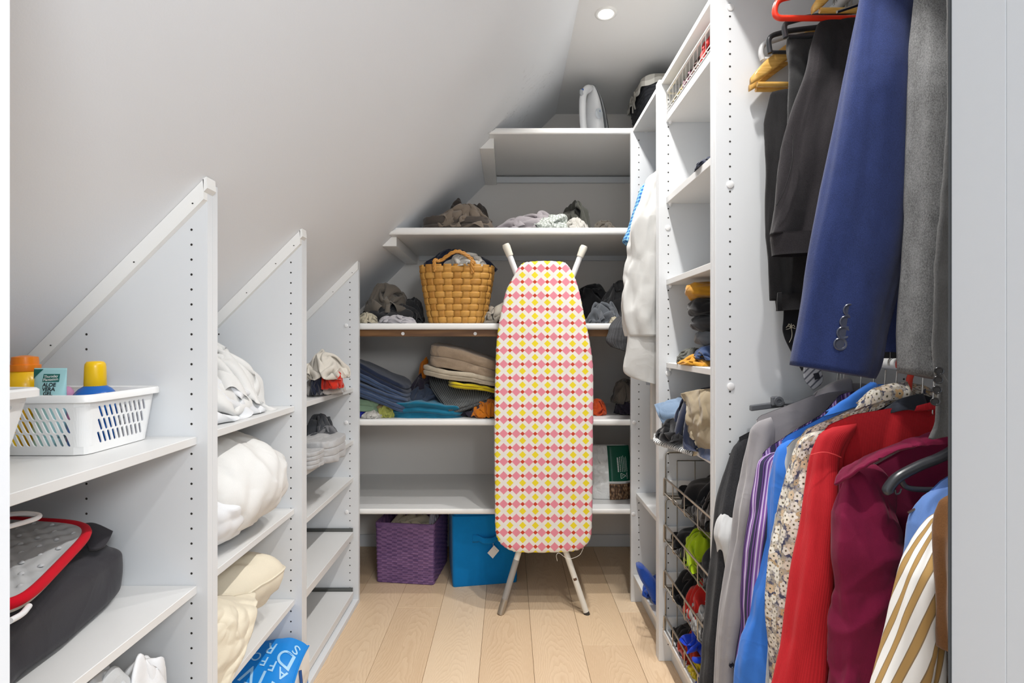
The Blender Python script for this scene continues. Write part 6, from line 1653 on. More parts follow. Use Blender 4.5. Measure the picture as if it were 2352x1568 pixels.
dheap('yellow_trim', 'yellow garment edge beside the red fleece in the bottom wire drawer', C['yellow'], 1.55, 0.09, 0.055, f(DZ[3]), 0.04, 185, 5)
dheap('blue_jersey', 'shiny bright blue jersey leaning over the front of the bottom drawers', C['bright_blue'], 1.55, 0.22, 0.075, f(DZ[3]) + 0.085, 0.07, 180, 4, x0=0.535)
dheap('sports_hat', 'silver grey and red sports hat above the blue jersey', C['silver_grey'], 1.50, 0.14, 0.07, f(DZ[2]), 0.05, 181, 8, x0=0.545)
dheap('white_shoes', 'offwhite trainers at the right end of the bottom wire drawer', C['offwhite'], 1.42, 0.24, 0.14, f(DZ[3]), 0.045, 186, 9)

# ------------------------------------------------------------------ hanging clothes, lower rail (far to near)
def felt(name, col, amt=0.35, scale=420, dark=None):
    m = Mat(name, col, rough=0.97, spec=0.1); vv_ = m.uv((1, 1, 0.55)); n = m.noise(vv_, scale, 3, 0.8); n2 = m.noise(vv_, 50, 2)
    m.base(m.mix((n * 1.5 + n2 * 0.4 - 0.5).clamp(), tuple(int(k * (1 - amt)) for k in col), tuple(min(255, int(k * (1 + amt))) for k in col)))
    m.bump(n, 0.4, 0.002); m.b.inputs['Sheen Weight'].default_value = 0.12; return m.m
M_purst = Mat('purple_striped_cotton', (70, 62, 96), rough=0.9)
u, v, _ = M_purst.xyz(M_purst.coord('UV'))
a_ = (u * 30).frac()
c_ = M_purst.mix(a_ < 0.62, (48, 46, 72), (120, 78, 150)); c_ = M_purst.mix(((a_ - 0.30).abs() < 0.05), c_, (200, 184, 214)); c_ = M_purst.mix(((a_ - 0.12).abs() < 0.05), c_, (52, 40, 78)); c_ = M_purst.mix(((a_ - 0.52).abs() < 0.035), c_, (196, 176, 206))
M_purst.base(c_)
M_tan = Mat('tan_white_striped_cotton', (230, 228, 222), rough=0.88)
u, v, _ = M_tan.xyz(M_tan.coord('UV'))
a_ = (u * 40 + v * 8.0).frac()
c_ = M_tan.mix(a_ < 0.47, (236, 234, 230), (176, 140, 84)); c_ = M_tan.mix((a_ < 0.06) + (((a_ - 0.44).abs()) < 0.03), c_, (140, 116, 84)); M_tan.base(c_)
M_flor = Mat('floral_print_cotton', (196, 186, 170), rough=0.9)
uvf = M_flor.coord('UV')
bgn = M_flor.noise(uvf, 70, 2, 0.5)
c_ = M_flor.ramp(bgn, [(0.38, (66, 68, 92)), (0.47, (98, 96, 110)), (0.52, (150, 142, 132)), (0.64, (176, 164, 146))])
def flowers(c_, scale, off, R, pal):
    mp = M_flor.t.nodes.new('ShaderNodeMapping'); mp.inputs['Location'].default_value = off; M_flor.t.links.new(uvf, mp.inputs['Vector'])
    vn = M_flor.t.nodes.new('ShaderNodeTexVoronoi'); vn.voronoi_dimensions = '2D'; vn.inputs['Scale'].default_value = scale; vn.inputs['Randomness'].default_value = 0.8
    M_flor.t.links.new(mp.outputs[0], vn.inputs['Vector'])
    sb = M_flor.t.nodes.new('ShaderNodeVectorMath'); sb.operation = 'SUBTRACT'; M_flor.t.links.new(mp.outputs[0], sb.inputs[0]); M_flor.t.links.new(vn.outputs['Position'], sb.inputs[1])
    x, y, z = M_flor.xyz(sb.outputs[0])
    sc_ = M_flor.t.nodes.new('ShaderNodeSeparateColor'); M_flor.t.links.new(vn.outputs['Color'], sc_.inputs[0]); rnd = E(M_flor.t, sc_.outputs[0])
    th = y._m('ARCTAN2', x); d = E(M_flor.t, vn.outputs['Distance'])
    pet = ((th * 2.5 + rnd * 6.0).sin().abs() * 0.32 + 0.68) * R
    c_ = M_flor.mix((d / scale) < pet, c_, M_flor.ramp(rnd, pal)) if False else M_flor.mix(d < pet, c_, M_flor.ramp(rnd, pal))
    c_ = M_flor.mix(d < R * 0.30, c_, (196, 186, 160)); return M_flor.mix(d < R * 0.17, c_, (58, 48, 46))
c_ = flowers(c_, 62, (0.013, 0.007, 0), 0.50, [(0.0, (150, 146, 150)), (0.5, (186, 178, 166)), (0.75, (178, 148, 108)), (1.0, (206, 198, 184))])
c_ = flowers(c_, 48, (0, 0, 0), 0.46, [(0.0, (228, 224, 214)), (0.6, (220, 212, 200)), (0.78, (202, 164, 116)), (0.9, (232, 226, 212))])
M_flor.base(c_)
M_cord = Mat('red_corduroy', (196, 18, 32), rough=0.85); u, v, _ = M_cord.xyz(M_cord.coord('UV')); n_ = M_cord.noise(M_cord.uv(), 500, 2)
cd = (u * 2 * PI * 330).sin() * 0.5 + 0.5
M_cord.base(M_cord.mix((cd * 0.3 + n_ * 0.5).clamp(), (170, 8, 22), (208, 20, 36))); M_cord.bump(cd, 0.28, 0.0012); M_cord.b.inputs['Sheen Weight'].default_value = 0.05; M_cord.b.inputs['Sheen Tint'].default_value = (1, .5, .5, 1)
M_mar = cloth('maroon_cotton', (132, 28, 64), 0.10, 700, 0.25, 0.08, dark=(96, 18, 48)); M_greysh = cloth('grey_shirt_cotton', (152, 148, 150), 0.06, 900, 0.15, 0.3)
M_blues = cloth('blue_shirt_cotton', (58, 122, 214), 0.06, 900, 0.12, 0.2); M_lblue = cloth('light_blue_cotton', (106, 142, 206), 0.06); M_wgrey = cloth('pale_grey_cotton_shirt', (186, 188, 190), 0.05)
M_blackc = felt('black_wool', (46, 46, 48), 0.25); M_brownk = cloth('brown_pique_cotton', (126, 84, 46), 0.16, 500, 0.5); M_navycol = cloth('dark_navy_cotton', (44, 48, 58), 0.08)
M_silver = cloth('silver_satin', (196, 196, 196), 0.04, 900, 0.1, 0.5, rough=0.4)
M_btn = Mat('dark_button', (40, 42, 50), rough=0.25); M_btnnavy = Mat('navy_button', (62, 66, 82), rough=0.25)

t = garment('black_coat', 'black wool coat at the far end of the lower rail beside the tower', 1.262, 'coat')
rows_tube('sleeve', M_blackc, 1.262, [(1000, 1694, 1735), (1060, 1674, 1730), (1150, 1650, 1712), (1260, 1640, 1700), (1400, 1627, 1688), (1620, 1608, 1670)], t, ry=0.028, seed=11, amp=0.006, f=9, dome=34, pleat=[(3, 0.0045, 0.5), (5, 0.0025, 2.0)])
body('body', M_blackc, 1.278, [(1698, 1004), (1800, 950), (1880, 930)], 0.18, t, d=0.014, seed=12)
t = garment('silver_shirt', 'silver grey satin sleeve tip showing between the black coat and the grey shirt', 1.24)
rows_tube('sleeve', M_silver, 1.238, [(1150, 1680, 1712), (1175, 1662, 1708), (1200, 1649, 1702), (1235, 1646, 1694), (1262, 1654, 1690), (1330, 1662, 1688), (1420, 1664, 1684)], t, ry=0.018, seed=13, amp=0.004, f=12, dome=34, pleat=[(3, 0.0045, 0.5), (5, 0.0025, 2.0)])
t = garment('grey_shirt', 'grey button shirt at the far end of the lower rail', 1.205)
body('body', M_greysh, 1.215, [(1738, 965), (1745, 955), (1800, 934), (1860, 910), (1920, 888), (1960, 880)], 0.16, t, d=0.014, seed=14, amp=0.005)
rows_tube('sleeve', M_greysh, 1.195, [(957, 1732, 1772), (990, 1722, 1780), (1060, 1710, 1768), (1130, 1700, 1748), (1200, 1690, 1732), (1300, 1673, 1722), (1400, 1657, 1715), (1500, 1650, 1702), (1640, 1640, 1690)], t, ry=0.022, seed=15, amp=0.006, f=10, dome=34, pleat=[(3, 0.0045, 0.5), (5, 0.0025, 2.0)])
button(t, P(1680, 1527, 1.165), (0, -1, 0), 0.0062, M_btn)
flap('collar', M_greysh, [[P(1868, 906, 1.20), P(1905, 884, 1.19), P(1945, 866, 1.195)], [P(1880, 898, 1.185), P(1915, 880, 1.178), P(1955, 872, 1.185)], [P(1870, 912, 1.180), P(1915, 901, 1.172), P(1960, 900, 1.18)]], t, 0.003, 0.002)
t = garment('purple_striped_shirt', 'dark shirt with purple and lilac stripes between the grey and the blue shirt', 1.165)
body('body', M_purst.m, 1.172, [(1752, 1042), (1762, 1030), (1830, 985), (1890, 950), (1930, 906), (1960, 898)], 0.16, t, d=0.013, seed=16, amp=0.005)
rows_tube('sleeve', M_purst.m, 1.15, [(1032, 1752, 1810), (1060, 1744, 1806), (1110, 1738, 1790), (1200, 1722, 1778), (1300, 1710, 1768), (1380, 1706, 1756), (1430, 1708, 1745), (1470, 1706, 1738), (1560, 1695, 1725), (1640, 1690, 1718)], t, ry=0.022, seed=17, amp=0.007, f=11, dome=34, pleat=[(3, 0.0045, 0.5), (5, 0.0025, 2.0)])
t = garment('blue_shirt', 'plain bright blue shirt beside the floral shirt', 1.13)
body('body', M_blues, 1.138, [(1796, 1012), (1808, 1000), (1880, 962), (1940, 925), (1990, 888), (2010, 882)], 0.16, t, d=0.013, seed=18, amp=0.005)
rows_tube('sleeve', M_blues, 1.118, [(1002, 1798, 1850), (1030, 1786, 1846), (1090, 1776, 1832), (1200, 1766, 1815), (1300, 1754, 1800), (1400, 1730, 1785), (1500, 1706, 1775), (1640, 1680, 1755)], t, ry=0.022, seed=19, amp=0.009, f=11, dome=34, pleat=[(3, 0.0045, 0.5), (5, 0.0025, 2.0)])
flap('collar', M_blues, [[P(1898, 945, 1.13), P(1945, 915, 1.118), P(2000, 878, 1.12)], [P(1905, 945, 1.115), P(1955, 912, 1.105), P(2015, 884, 1.11)], [P(1892, 958, 1.112), P(1950, 940, 1.098), P(2020, 922, 1.105)]], t, 0.003, 0.002)
t = garment('pale_grey_shirt', 'narrow strip of pale grey shirt between the blue and the floral shirt', 1.10)
body('body', M_wgrey, 1.104, [(1808, 1026), (1820, 1012), (1900, 965), (1990, 920), (2030, 905)], 0.16, t, d=0.010, seed=20, amp=0.004)
rows_tube('sleeve', M_wgrey, 1.095, [(1015, 1812, 1850), (1050, 1806, 1848), (1100, 1800, 1842), (1200, 1786, 1830), (1300, 1772, 1815), (1400, 1766, 1806), (1500, 1758, 1800), (1640, 1745, 1790)], t, ry=0.016, seed=21, amp=0.005, f=11, dome=34, pleat=[(3, 0.0045, 0.5), (5, 0.0025, 2.0)])
t = garment('floral_shirt', 'shirt with a small floral print in cream, tan and slate', 1.06)
body('body', M_flor.m, 1.07, [(1842, 998), (1852, 985), (1910, 960), (1970, 935), (1995, 905), (2040, 884), (2072, 878)], 0.16, t, d=0.013, seed=22, amp=0.005)
rows_tube('sleeve', M_flor.m, 1.048, [(985, 1846, 1905), (1010, 1832, 1900), (1080, 1813, 1885), (1200, 1792, 1868), (1300, 1776, 1850), (1400, 1768, 1838), (1480, 1776, 1826), (1560, 1778, 1815), (1640, 1776, 1810)], t, ry=0.024, seed=23, amp=0.008, f=11, dome=34, pleat=[(3, 0.0045, 0.5), (5, 0.0025, 2.0)])
flap('collar', M_flor.m, [[P(1968, 928, 1.062), P(2010, 892, 1.048), P(2082, 876, 1.05)], [P(1972, 930, 1.048), P(2020, 898, 1.032), P(2092, 900, 1.04)], [P(1962, 944, 1.044), P(2020, 924, 1.026), P(2086, 918, 1.035)]], t, 0.004, 0.002)
t = garment('navy_shirt', 'dark navy collar showing above the red corduroy shirt', 1.03)
body('body', M_navycol, 1.034, [(1985, 965), (2010, 945), (2060, 920), (2110, 904)], 0.3, t, d=0.010, seed=24, amp=0.003)
flap('collar', M_navycol, [[P(2030, 942, 1.022), P(2070, 915, 1.015), P(2120, 903, 1.02)], [P(2025, 948, 1.014), P(2075, 930, 1.004), P(2128, 925, 1.01)], [P(2028, 954, 1.010), P(2080, 942, 0.998), P(2135, 942, 1.00)]], t, 0.003, 0.002)
t = garment('red_corduroy_shirt', 'bright red corduroy shirt in the middle of the lower rail', 1.0)
body('body', M_cord.m, 1.008, [(1893, 990), (1905, 975), (1960, 952), (2040, 938), (2110, 930), (2140, 926)], 0.16, t, d=0.015, seed=25, amp=0.004)
rows_tube('sleeve', M_cord.m, 0.985, [(972, 1902, 1968), (990, 1886, 1962), (1040, 1867, 1936), (1100, 1861, 1930), (1200, 1851, 1921), (1300, 1834, 1918), (1400, 1816, 1914), (1500, 1796, 1910), (1640, 1765, 1902)], t, ry=0.027, seed=26, amp=0.006, f=8, dome=34, pleat=[(3, 0.0045, 0.5), (5, 0.0025, 2.0)])
flap('collar', M_cord.m, [[P(2105, 934, 0.985), P(2140, 924, 0.982), P(2190, 915, 0.99)], [P(2100, 944, 0.978), P(2145, 940, 0.972), P(2195, 938, 0.98)]], t, 0.004, 0.001)
tube('seam', spline([P(1862, 1044, 0.9625), P(1890, 1038, 0.9555), P(1915, 1043, 0.957), P(1932, 1050, 0.962)], 20), 0.0011, Mat('pink_red_thread', (224, 70, 72), rough=0.8), t, 5)
t = garment('maroon_shirt', 'maroon cotton shirt with gathered seams in front of the red corduroy one', 0.945)
body('body', M_mar, 0.955, [(1928, 1100), (1945, 1075), (2010, 1050), (2090, 1020), (2170, 995)], 0.12, t, d=0.018, seed=27, amp=0.010, f=9)
rows_tube('sleeve', M_mar, 0.915, [(1066, 1958, 2010), (1085, 1940, 2030), (1130, 1931, 2050), (1200, 1926, 2068), (1300, 1922, 2082), (1380, 1920, 2078), (1450, 1918, 2064), (1550, 1912, 2046), (1640, 1905, 2030)], t, ry=0.030, seed=28, amp=0.016, f=11, nu=90, n=80, stretch=(1, 1, 0.5), dome=34, pleat=[(3, 0.0045, 0.5), (5, 0.0025, 2.0)])
flap('collar', M_mar, [[P(1945, 1072, 0.935), P(2030, 1030, 0.905), P(2110, 1002, 0.90), P(2185, 978, 0.90)], [P(1925, 1090, 0.925), P(2020, 1042, 0.888), P(2105, 1018, 0.884), P(2190, 1000, 0.885)], [P(1917, 1112, 0.915), P(1990, 1070, 0.880), P(2080, 1030, 0.880), P(2190, 1016, 0.882)]], t, 0.005, 0.004, 24, 9, 30, 60)
# near garments
t = garment('light_blue_shirt', 'light blue shirt showing above the tan striped one on the lower rail', 0.845)
body('body', M_lblue, 0.85, [(2098, 1180), (2120, 1145), (2160, 1105), (2200, 1080)], 0.2, t, d=0.014, seed=29, amp=0.005)
rows_tube('sleeve', M_lblue, 0.832, [(1112, 2152, 2215), (1140, 2124, 2210), (1180, 2108, 2205), (1230, 2094, 2200), (1300, 2085, 2195), (1420, 2075, 2185)], t, ry=0.02, seed=30, amp=0.005, f=9, dome=34, pleat=[(3, 0.0045, 0.5), (5, 0.0025, 2.0)])
t = garment('tan_striped_shirt', 'white shirt with broad tan stripes at the near end of the lower rail', 0.80)
body('body', M_tan.m, 0.803, [(2110, 1240), (2135, 1195), (2170, 1150), (2205, 1125)], 0.2, t, d=0.012, seed=31, amp=0.004)
rows_tube('sleeve', M_tan.m, 0.785, [(1165, 2158, 2196), (1200, 2134, 2190), (1250, 2103, 2184), (1300, 2080, 2176), (1350, 2066, 2174), (1400, 2054, 2172), (1460, 2042, 2170), (1568, 2016, 2168), (1660, 1995, 2164)], t, ry=0.022, seed=32, amp=0.008, f=9, stretch=(1, 1, .5), dome=34, pleat=[(3, 0.0045, 0.5), (5, 0.0025, 2.0)])
t = garment('brown_polo', 'brown pique shirt, nearest on the lower rail, a strip beside the door frame', 0.745)
rows_tube('sleeve', M_brownk, 0.742, [(1125, 2176, 2240), (1160, 2170, 2240), (1250, 2164, 2238), (1350, 2163, 2236), (1450, 2168, 2234), (1500, 2174, 2234)], t, ry=0.02, seed=33, amp=0.004, f=9, dome=34, pleat=[(3, 0.0045, 0.5), (5, 0.0025, 2.0)])
body('body', M_brownk, 0.755, [(2180, 1130), (2230, 1105), (2280, 1085)], 0.45, t, d=0.010, seed=34, amp=0.004)
# black plastic hanger in front of the maroon shirt
M_bplast = Mat('black_plastic', (52, 54, 58), rough=0.28, spec=0.5)
h = thing('clothes_hanger', 'empty black plastic hanger in front of the maroon shirt', 'hanger', (ROD_X, 0.865, 0.86))
A = spline([P(2042, 1130, 0.868), P(2040, 1122, 0.868), P(2062, 1096, 0.868), P(2110, 1070, 0.868), P(2185, 1036, 0.868), np.array([ROD_X, 0.868, 1.005]), np.array([ROD_X + 0.13, 0.868, 0.94]), np.array([ROD_X + 0.185, 0.868, 0.885])], 60)
tube('arms', A, np.concatenate([[0.0075, 0.0085], np.full(58, 0.0085)]), M_bplast, h, 14)
tube('trouser_bar', spline([P(2068, 1100, 0.868), P(2082, 1118, 0.868), P(2120, 1124, 0.868), P(2200, 1124, 0.868), np.array([ROD_X + 0.08, 0.868, 0.878]), np.array([ROD_X + 0.12, 0.868, 0.93])], 50), 0.0048, M_bplast, h, 10)
tube('strap_hook', spline([P(2056, 1124, 0.862), P(2058, 1134, 0.862), P(2066, 1132, 0.862), P(2070, 1122, 0.862)], 14), 0.0014, M_bplast, h, 6)
hanger_hook(h, ROD_X, 0.868, ROD_LO, 1.0, M_steel)
# hangers of the lower rail garments
M_redpl = Mat('red_plastic', (232, 58, 36), rough=0.3)
hl = [('grey shirt', 1.21, 0.985), ('purple striped shirt', 1.168, 0.985), ('blue shirt', 1.133, 0.985), ('pale grey shirt', 1.10, 0.985), ('navy shirt', 1.03, 0.985), ('red corduroy shirt', 1.003, 0.985), ('maroon shirt', 0.95, 0.965), ('black coat', 1.272, 0.97), ('light blue shirt', 0.846, 0.92), ('tan striped shirt', 0.80, 0.9), ('brown polo', 0.75, 0.91)]
for nm, Y, zt in hl:
    h = thing('clothes_hanger', f'steel wire hanger holding the {nm} on the lower rail', 'hanger', (ROD_X, Y, zt - 0.06))
    hanger_hook(h, ROD_X, Y, ROD_LO, zt, M_steel, 0.0017)
    tube('arms', [(ROD_X - 0.17, Y, zt - 0.075), (ROD_X - 0.09, Y, zt - 0.03), (ROD_X, Y, zt), (ROD_X + 0.09, Y, zt - 0.03), (ROD_X + 0.17, Y, zt - 0.075)], 0.002, M_steel, h, 6)
h = thing('clothes_hanger', 'red plastic hanger with a thick hook holding the floral shirt', 'hanger', (ROD_X, 1.065, 0.93))
a = np.linspace(-0.30 * PI, 1.10 * PI, 24)[::-1]
arc = np.stack([ROD_X + 0.0185 * np.cos(a), np.full(24, 1.065), ROD_LO + 0.0 + 0.0185 * np.sin(a)], 1)
tube('hook', spline(np.concatenate([arc[::-1][::-1], np.array([[ROD_X + 0.004, 1.065, ROD_LO - 0.03], [ROD_X, 1.065, 1.0]])]), 50), 0.0058, M_redpl, h, 12)
tube('arms', [(ROD_X - 0.17, 1.065, 0.925), (ROD_X - 0.08, 1.065, 0.975), (ROD_X, 1.065, 1.0), (ROD_X + 0.08, 1.065, 0.975), (ROD_X + 0.17, 1.065, 0.925)], 0.004, M_redpl, h, 8)
# grey clip hanger and the tip of a black hanger by the tower panel
M_gpl = Mat('grey_plastic', (96, 98, 102), rough=0.35)
h = thing('clip_hanger', 'grey plastic trouser clip hanger above the grey shirt against the white panel', 'hanger', P(1760, 935, 1.27))
c0, c1 = P(1723, 937, 1.27), P(1800, 927, 1.27)
MB().hull(lambda a: c0 + (c1 - c0) * a[:, :1] * np.array([1, 1, 1]) + np.stack([0 * a[:, 0], (a[:, 1] - .5) * 0.012, (a[:, 2] - .5) * 0.014], 1), (0.08, 0.012, 0.014), 0.002).build('clip_bar', M_gpl, h)
hc = P(1786, 921, 1.262)
v_ = MB().lathe([(0.0115, -0.008), (0.0125, -0.006), (0.0125, 0.006), (0.0115, 0.008), (0.006, 0.008), (0.0055, 0.006), (0.0005, 0.006)], (0, 0, 0), 28)
vv_ = np.concatenate(v_.v); raw('hinge', np.stack([vv_[:, 0], -vv_[:, 2], vv_[:, 1]], 1) + hc, v_.f, M_gpl, h, True, autosmooth=40)
box('clip_lever', (hc[0] - 0.016, hc[0] - 0.006), (hc[1] - 0.006, hc[1] + 0.006), (hc[2] - 0.012, hc[2] + 0.012), M_gpl, h, 0.003)
tube('bar', [c1 + [-0.01, 0, 0], c1 + [0.2, 0, 0.0]], 0.004, M_gpl, h, 8)
hanger_hook(h, ROD_X, 1.285, ROD_LO, c1[2], M_steel)
h = thing('clothes_hanger', 'dark plastic hanger whose rounded tip shows beside the black coat', 'hanger', (ROD_X, 1.297, 0.9))
tube('arms', spline([P(1699, 1024, 1.297), P(1700, 1016, 1.297), P(1716, 1004, 1.297), P(1790, 968, 1.297), np.array([ROD_X, 1.297, 0.98]), np.array([ROD_X + 0.18, 1.297, 0.89])], 40), 0.0062, M_bplast, h, 12)
hanger_hook(h, ROD_X, 1.297, ROD_LO, 0.98, M_steel)
# tie ends hanging down from the upper rail
M_tie = Mat('silver_striped_silk', (150, 150, 154), rough=0.4); x_, y_, z_ = M_tie.xyz(M_tie.coord('Object')); M_tie.base(M_tie.mix(((x_ * 60 - z_ * 60).frac() < 0.3), (168, 168, 172), (84, 86, 94)))
t = thing('silver_tie', 'silver grey striped tie end hanging below the navy sleeve', 'tie', P(1868, 800, 1.24), gh)
flap('blade', M_tie.m, [[P(1846, 800, 1.24), P(1880, 800, 1.24)], [P(1846, 846, 1.24), P(1884, 840, 1.24)], [P(1848, 872, 1.24), P(1890, 870, 1.238)], [P(1868, 896, 1.238), P(1884, 884, 1.237)]], t, 0.003, 0.001)
flap('label', M_btn, [[P(1868, 858, 1.234), P(1880, 855, 1.234)], [P(1872, 872, 1.234), P(1884, 868, 1.234)]], t, 0.001, 0.0)
t = thing('black_tie', 'black tie with a small pale palm tree motif hanging beside the dark trousers', 'tie', P(1820, 780, 1.25), gh)
M_tieb = cloth('black_silk', (30, 30, 34), 0.06, 900, 0.1, 0.2, rough=0.6)
flap('blade', M_tieb, [[P(1800, 600, 1.25), P(1860, 600, 1.25)], [P(1800, 720, 1.25), P(1866, 720, 1.25)], [P(1801, 772, 1.25), P(1872, 760, 1.25)], [P(1842, 852, 1.248), P(1858, 820, 1.248)]], t, 0.003, 0.001)
M_motif = Mat('pale_motif_print', (206, 200, 180), rough=0.7)
pc_ = P(1817, 752, 1.2455)
tube('palm_trunk', spline([P(1813, 786, 1.2455), P(1818, 775, 1.2455), P(1819, 764, 1.2455), pc_], 14), 0.0007, M_motif, t, 5)
for k, (dx, dz) in enumerate(((-0.012, 0.004), (-0.008, 0.010), (0.001, 0.011), (0.009, 0.007), (0.010, -0.001), (-0.012, -0.004))):
    tube('palm_leaf', spline([pc_, pc_ + [dx * .6, 0, dz * .9], pc_ + [dx, 0, dz * .5 - 0.002]], 10), 0.0008, M_motif, t, 5)

# ------------------------------------------------------------------ hanging clothes, upper rail
M_trous = felt('black_twill', (44, 41, 43), 0.22, 700); M_trous2 = felt('dark_grey_wool', (56, 55, 56), 0.2, 600); M_trous3 = felt('black_wool_trousers', (38, 37, 38), 0.22, 700)
def trousers(name, label, Y, m, rows, seed, band=None, ry=0.02, amp=0.007):
    t = garment(name, label, Y, 'trousers')
    rows_tube('legs', m, Y, rows, t, ry=ry, seed=seed, amp=amp, f=9, nu=90, n=80, stretch=(1.3, 1, 0.16), pleat=[(4, 0.011, 1.0), (7, 0.006, 0.3)], dome=14)
    if band:
        rows_tube('waistband', m, Y - 0.002, band, t, ry=ry + 0.005, seed=seed + 1, amp=0.002, f=9, hem=0.003)
    return t
t = trousers('black_trousers', 'black wool trousers hanging farthest on the upper rail, waistband down', 1.235, M_trous3, [(200, 1772, 1900), (300, 1770, 1900), (420, 1768, 1900), (520, 1766, 1905), (600, 1770, 1905), (660, 1778, 1905), (690, 1782, 1905)], 41,
             [(676, 1781, 1905), (690, 1782, 1905), (700, 1783, 1905), (711, 1784, 1905)])
flap('belt_loop', M_trous3, [[P(1786, 672, 1.208), P(1795, 671, 1.208)], [P(1785, 692, 1.205), P(1795, 690, 1.205)], [P(1786, 713, 1.208), P(1796, 712, 1.208)]], t, 0.003, 0.0)
t = trousers('grey_trousers', 'dark grey wool trousers folded over a black hanger on the upper rail', 1.185, M_trous2, [(72, 1812, 1960), (110, 1809, 1960), (200, 1811, 1955), (320, 1812, 1950), (450, 1806, 1950), (540, 1802, 1950)], 43)
t = trousers('twill_trousers', 'black twill trousers over the red hanger with a wide waistband at the bottom', 1.135, M_trous, [(38, 1888, 2040), (60, 1880, 2040), (110, 1872, 2035), (200, 1850, 2030), (300, 1826, 2020), (400, 1806, 2010), (480, 1786, 2000), (540, 1771, 1990)], 45,
             [(536, 1771, 1990), (550, 1771, 1990), (566, 1773, 1990), (584, 1775, 1990)], ry=0.026, amp=0.012)
tube('pocket_seam', spline([P(1818, 310, 1.108), P(1822, 325, 1.107), P(1818, 380, 1.106), P(1800, 440, 1.107), P(1783, 472, 1.11)], 30), 0.0009, M_trous3, t, 5)
M_pin = Mat('black_pinstripe', (34, 34, 36), rough=0.9); x_, y_, z_ = M_pin.xyz(M_pin.coord('Object')); M_pin.base(M_pin.mix(((x_ * 75).frac() < 0.09), (32, 32, 35), (140, 140, 140)))
t = garment('pinstripe_jacket', 'black pinstripe jacket whose hem shows between the navy and grey jackets', 1.06, 'jacket')
rows_tube('body', M_pin.m, 1.06, [(-60, 1995, 2190), (200, 1990, 2190), (500, 1996, 2190), (700, 2000, 2190), (822, 2004, 2190)], t, ry=0.022, seed=47, amp=0.004, f=8)
M_navyw = felt('navy_wool', (40, 51, 92), 0.26, 800)
t = garment('navy_jacket', 'navy blue wool jacket with four buttons on its cuff, on the upper rail', 0.97, 'jacket')
rows_tube('body', M_navyw, 1.005, [(-80, 1990, 2230), (200, 1990, 2230), (450, 2000, 2230), (600, 2010, 2225), (700, 2020, 2220), (760, 2026, 2220), (808, 2032, 2220)], t, ry=0.022, seed=48, amp=0.010, f=7)
rows_tube('sleeve', M_navyw, 0.945, [(-60, 1990, 2112), (0, 1976, 2108), (150, 1953, 2104), (300, 1926, 2100), (450, 1896, 2096), (560, 1872, 2086), (660, 1856, 2064), (760, 1838, 2036), (822, 1828, 2020), (852, 1824, 2006)], t, ry=0.034, seed=49, amp=0.008, f=6, nu=100, n=90, hem=-0.0125, stretch=(1, 1, .3), thick=0.003, dome=34, pleat=[(3, 0.0045, 0.5), (5, 0.0025, 2.0)])
rows_tube('hem_edge', M_navyw, 1.0, [(700, 2092, 2225), (745, 2064, 2222), (775, 2062, 2220), (800, 2075, 2218), (830, 2096, 2215)], t, ry=0.020, seed=50, amp=0.008, f=9)
for px, py in ((1952, 712), (1944, 739), (1937, 764), (1930, 790)):
    button(t, P(px, py, 0.9085), (-0.12, -1, 0.02), 0.0118, M_btnnavy)
M_flan = felt('grey_flannel', (98, 98, 98), 0.5, 620)
t = garment('grey_flannel_jacket', 'grey flannel wool jacket on the upper rail, right of the navy jacket', 0.88, 'jacket')
rows_tube('sleeve', M_flan, 0.88, [(-60, 2106, 2240), (0, 2106, 2235), (200, 2102, 2230), (400, 2098, 2225), (600, 2092, 2215), (760, 2084, 2205), (840, 2080, 2200), (866, 2080, 2195)], t, ry=0.028, seed=51, amp=0.005, f=7, hem=-0.008, thick=0.003, dome=34, pleat=[(3, 0.0045, 0.5), (5, 0.0025, 2.0)])
for yy in (762, 808):
    tube('buttonhole', spline([P(2138, yy, 0.8525), P(2146, yy + 2, 0.8525), P(2156, yy + 3, 0.8525)], 8), 0.0009, M_trous3, t, 5)
M_dcoat = felt('charcoal_wool', (76, 76, 76), 0.2, 500)
t = garment('charcoal_coat', 'dark charcoal coat front edge with black buttons beside the right door frame', 0.79, 'coat')
flap('front_edge', M_dcoat, [[P(2182, -60, 0.77), P(2230, -60, 0.79), P(2290, -60, 0.80)], [P(2180, 220, 0.77), P(2230, 220, 0.79), P(2290, 220, 0.80)], [P(2166, 450, 0.77), P(2220, 450, 0.79), P(2290, 450, 0.80)], [P(2151, 640, 0.77), P(2210, 640, 0.79), P(2290, 640, 0.80)], [P(2149, 850, 0.77), P(2200, 850, 0.78), P(2280, 850, 0.80)], [P(2160, 862, 0.768), P(2200, 920, 0.776), P(2280, 920, 0.80)], [P(2152, 960, 0.765), P(2195, 965, 0.776), P(2280, 970, 0.80)], [P(2137, 1008, 0.762), P(2190, 1000, 0.776), P(2280, 1010, 0.80)]], t, 0.006, 0.004, 7, 52, 90, 30)
M_shiny = Mat('shiny_black_button', (26, 26, 28), rough=0.25, spec=0.5)
for px, py in ((2157, 852), (2155, 872), (2152, 895), (2148, 922)):
    button(t, P(px, py, 0.757), (-0.5, -1, 0.1), 0.0062, M_shiny)
for nm, Y, zt in (('navy jacket', 0.97, 1.86), ('grey flannel jacket', 0.88, 1.86), ('charcoal coat', 0.785, 1.86), ('pinstripe jacket', 1.06, 1.86)):
    h = thing('clothes_hanger', f'steel hanger holding the {nm} on the upper rail', 'hanger', (ROD_X, Y, zt - 0.06))
    hanger_hook(h, ROD_X, Y, ROD_HI, zt, M_steel, 0.0017)
    tube('arms', [(ROD_X - 0.15, Y, zt - 0.05), (ROD_X, Y, zt), (ROD_X + 0.15, Y, zt - 0.05)], 0.003, M_steel, h, 6)
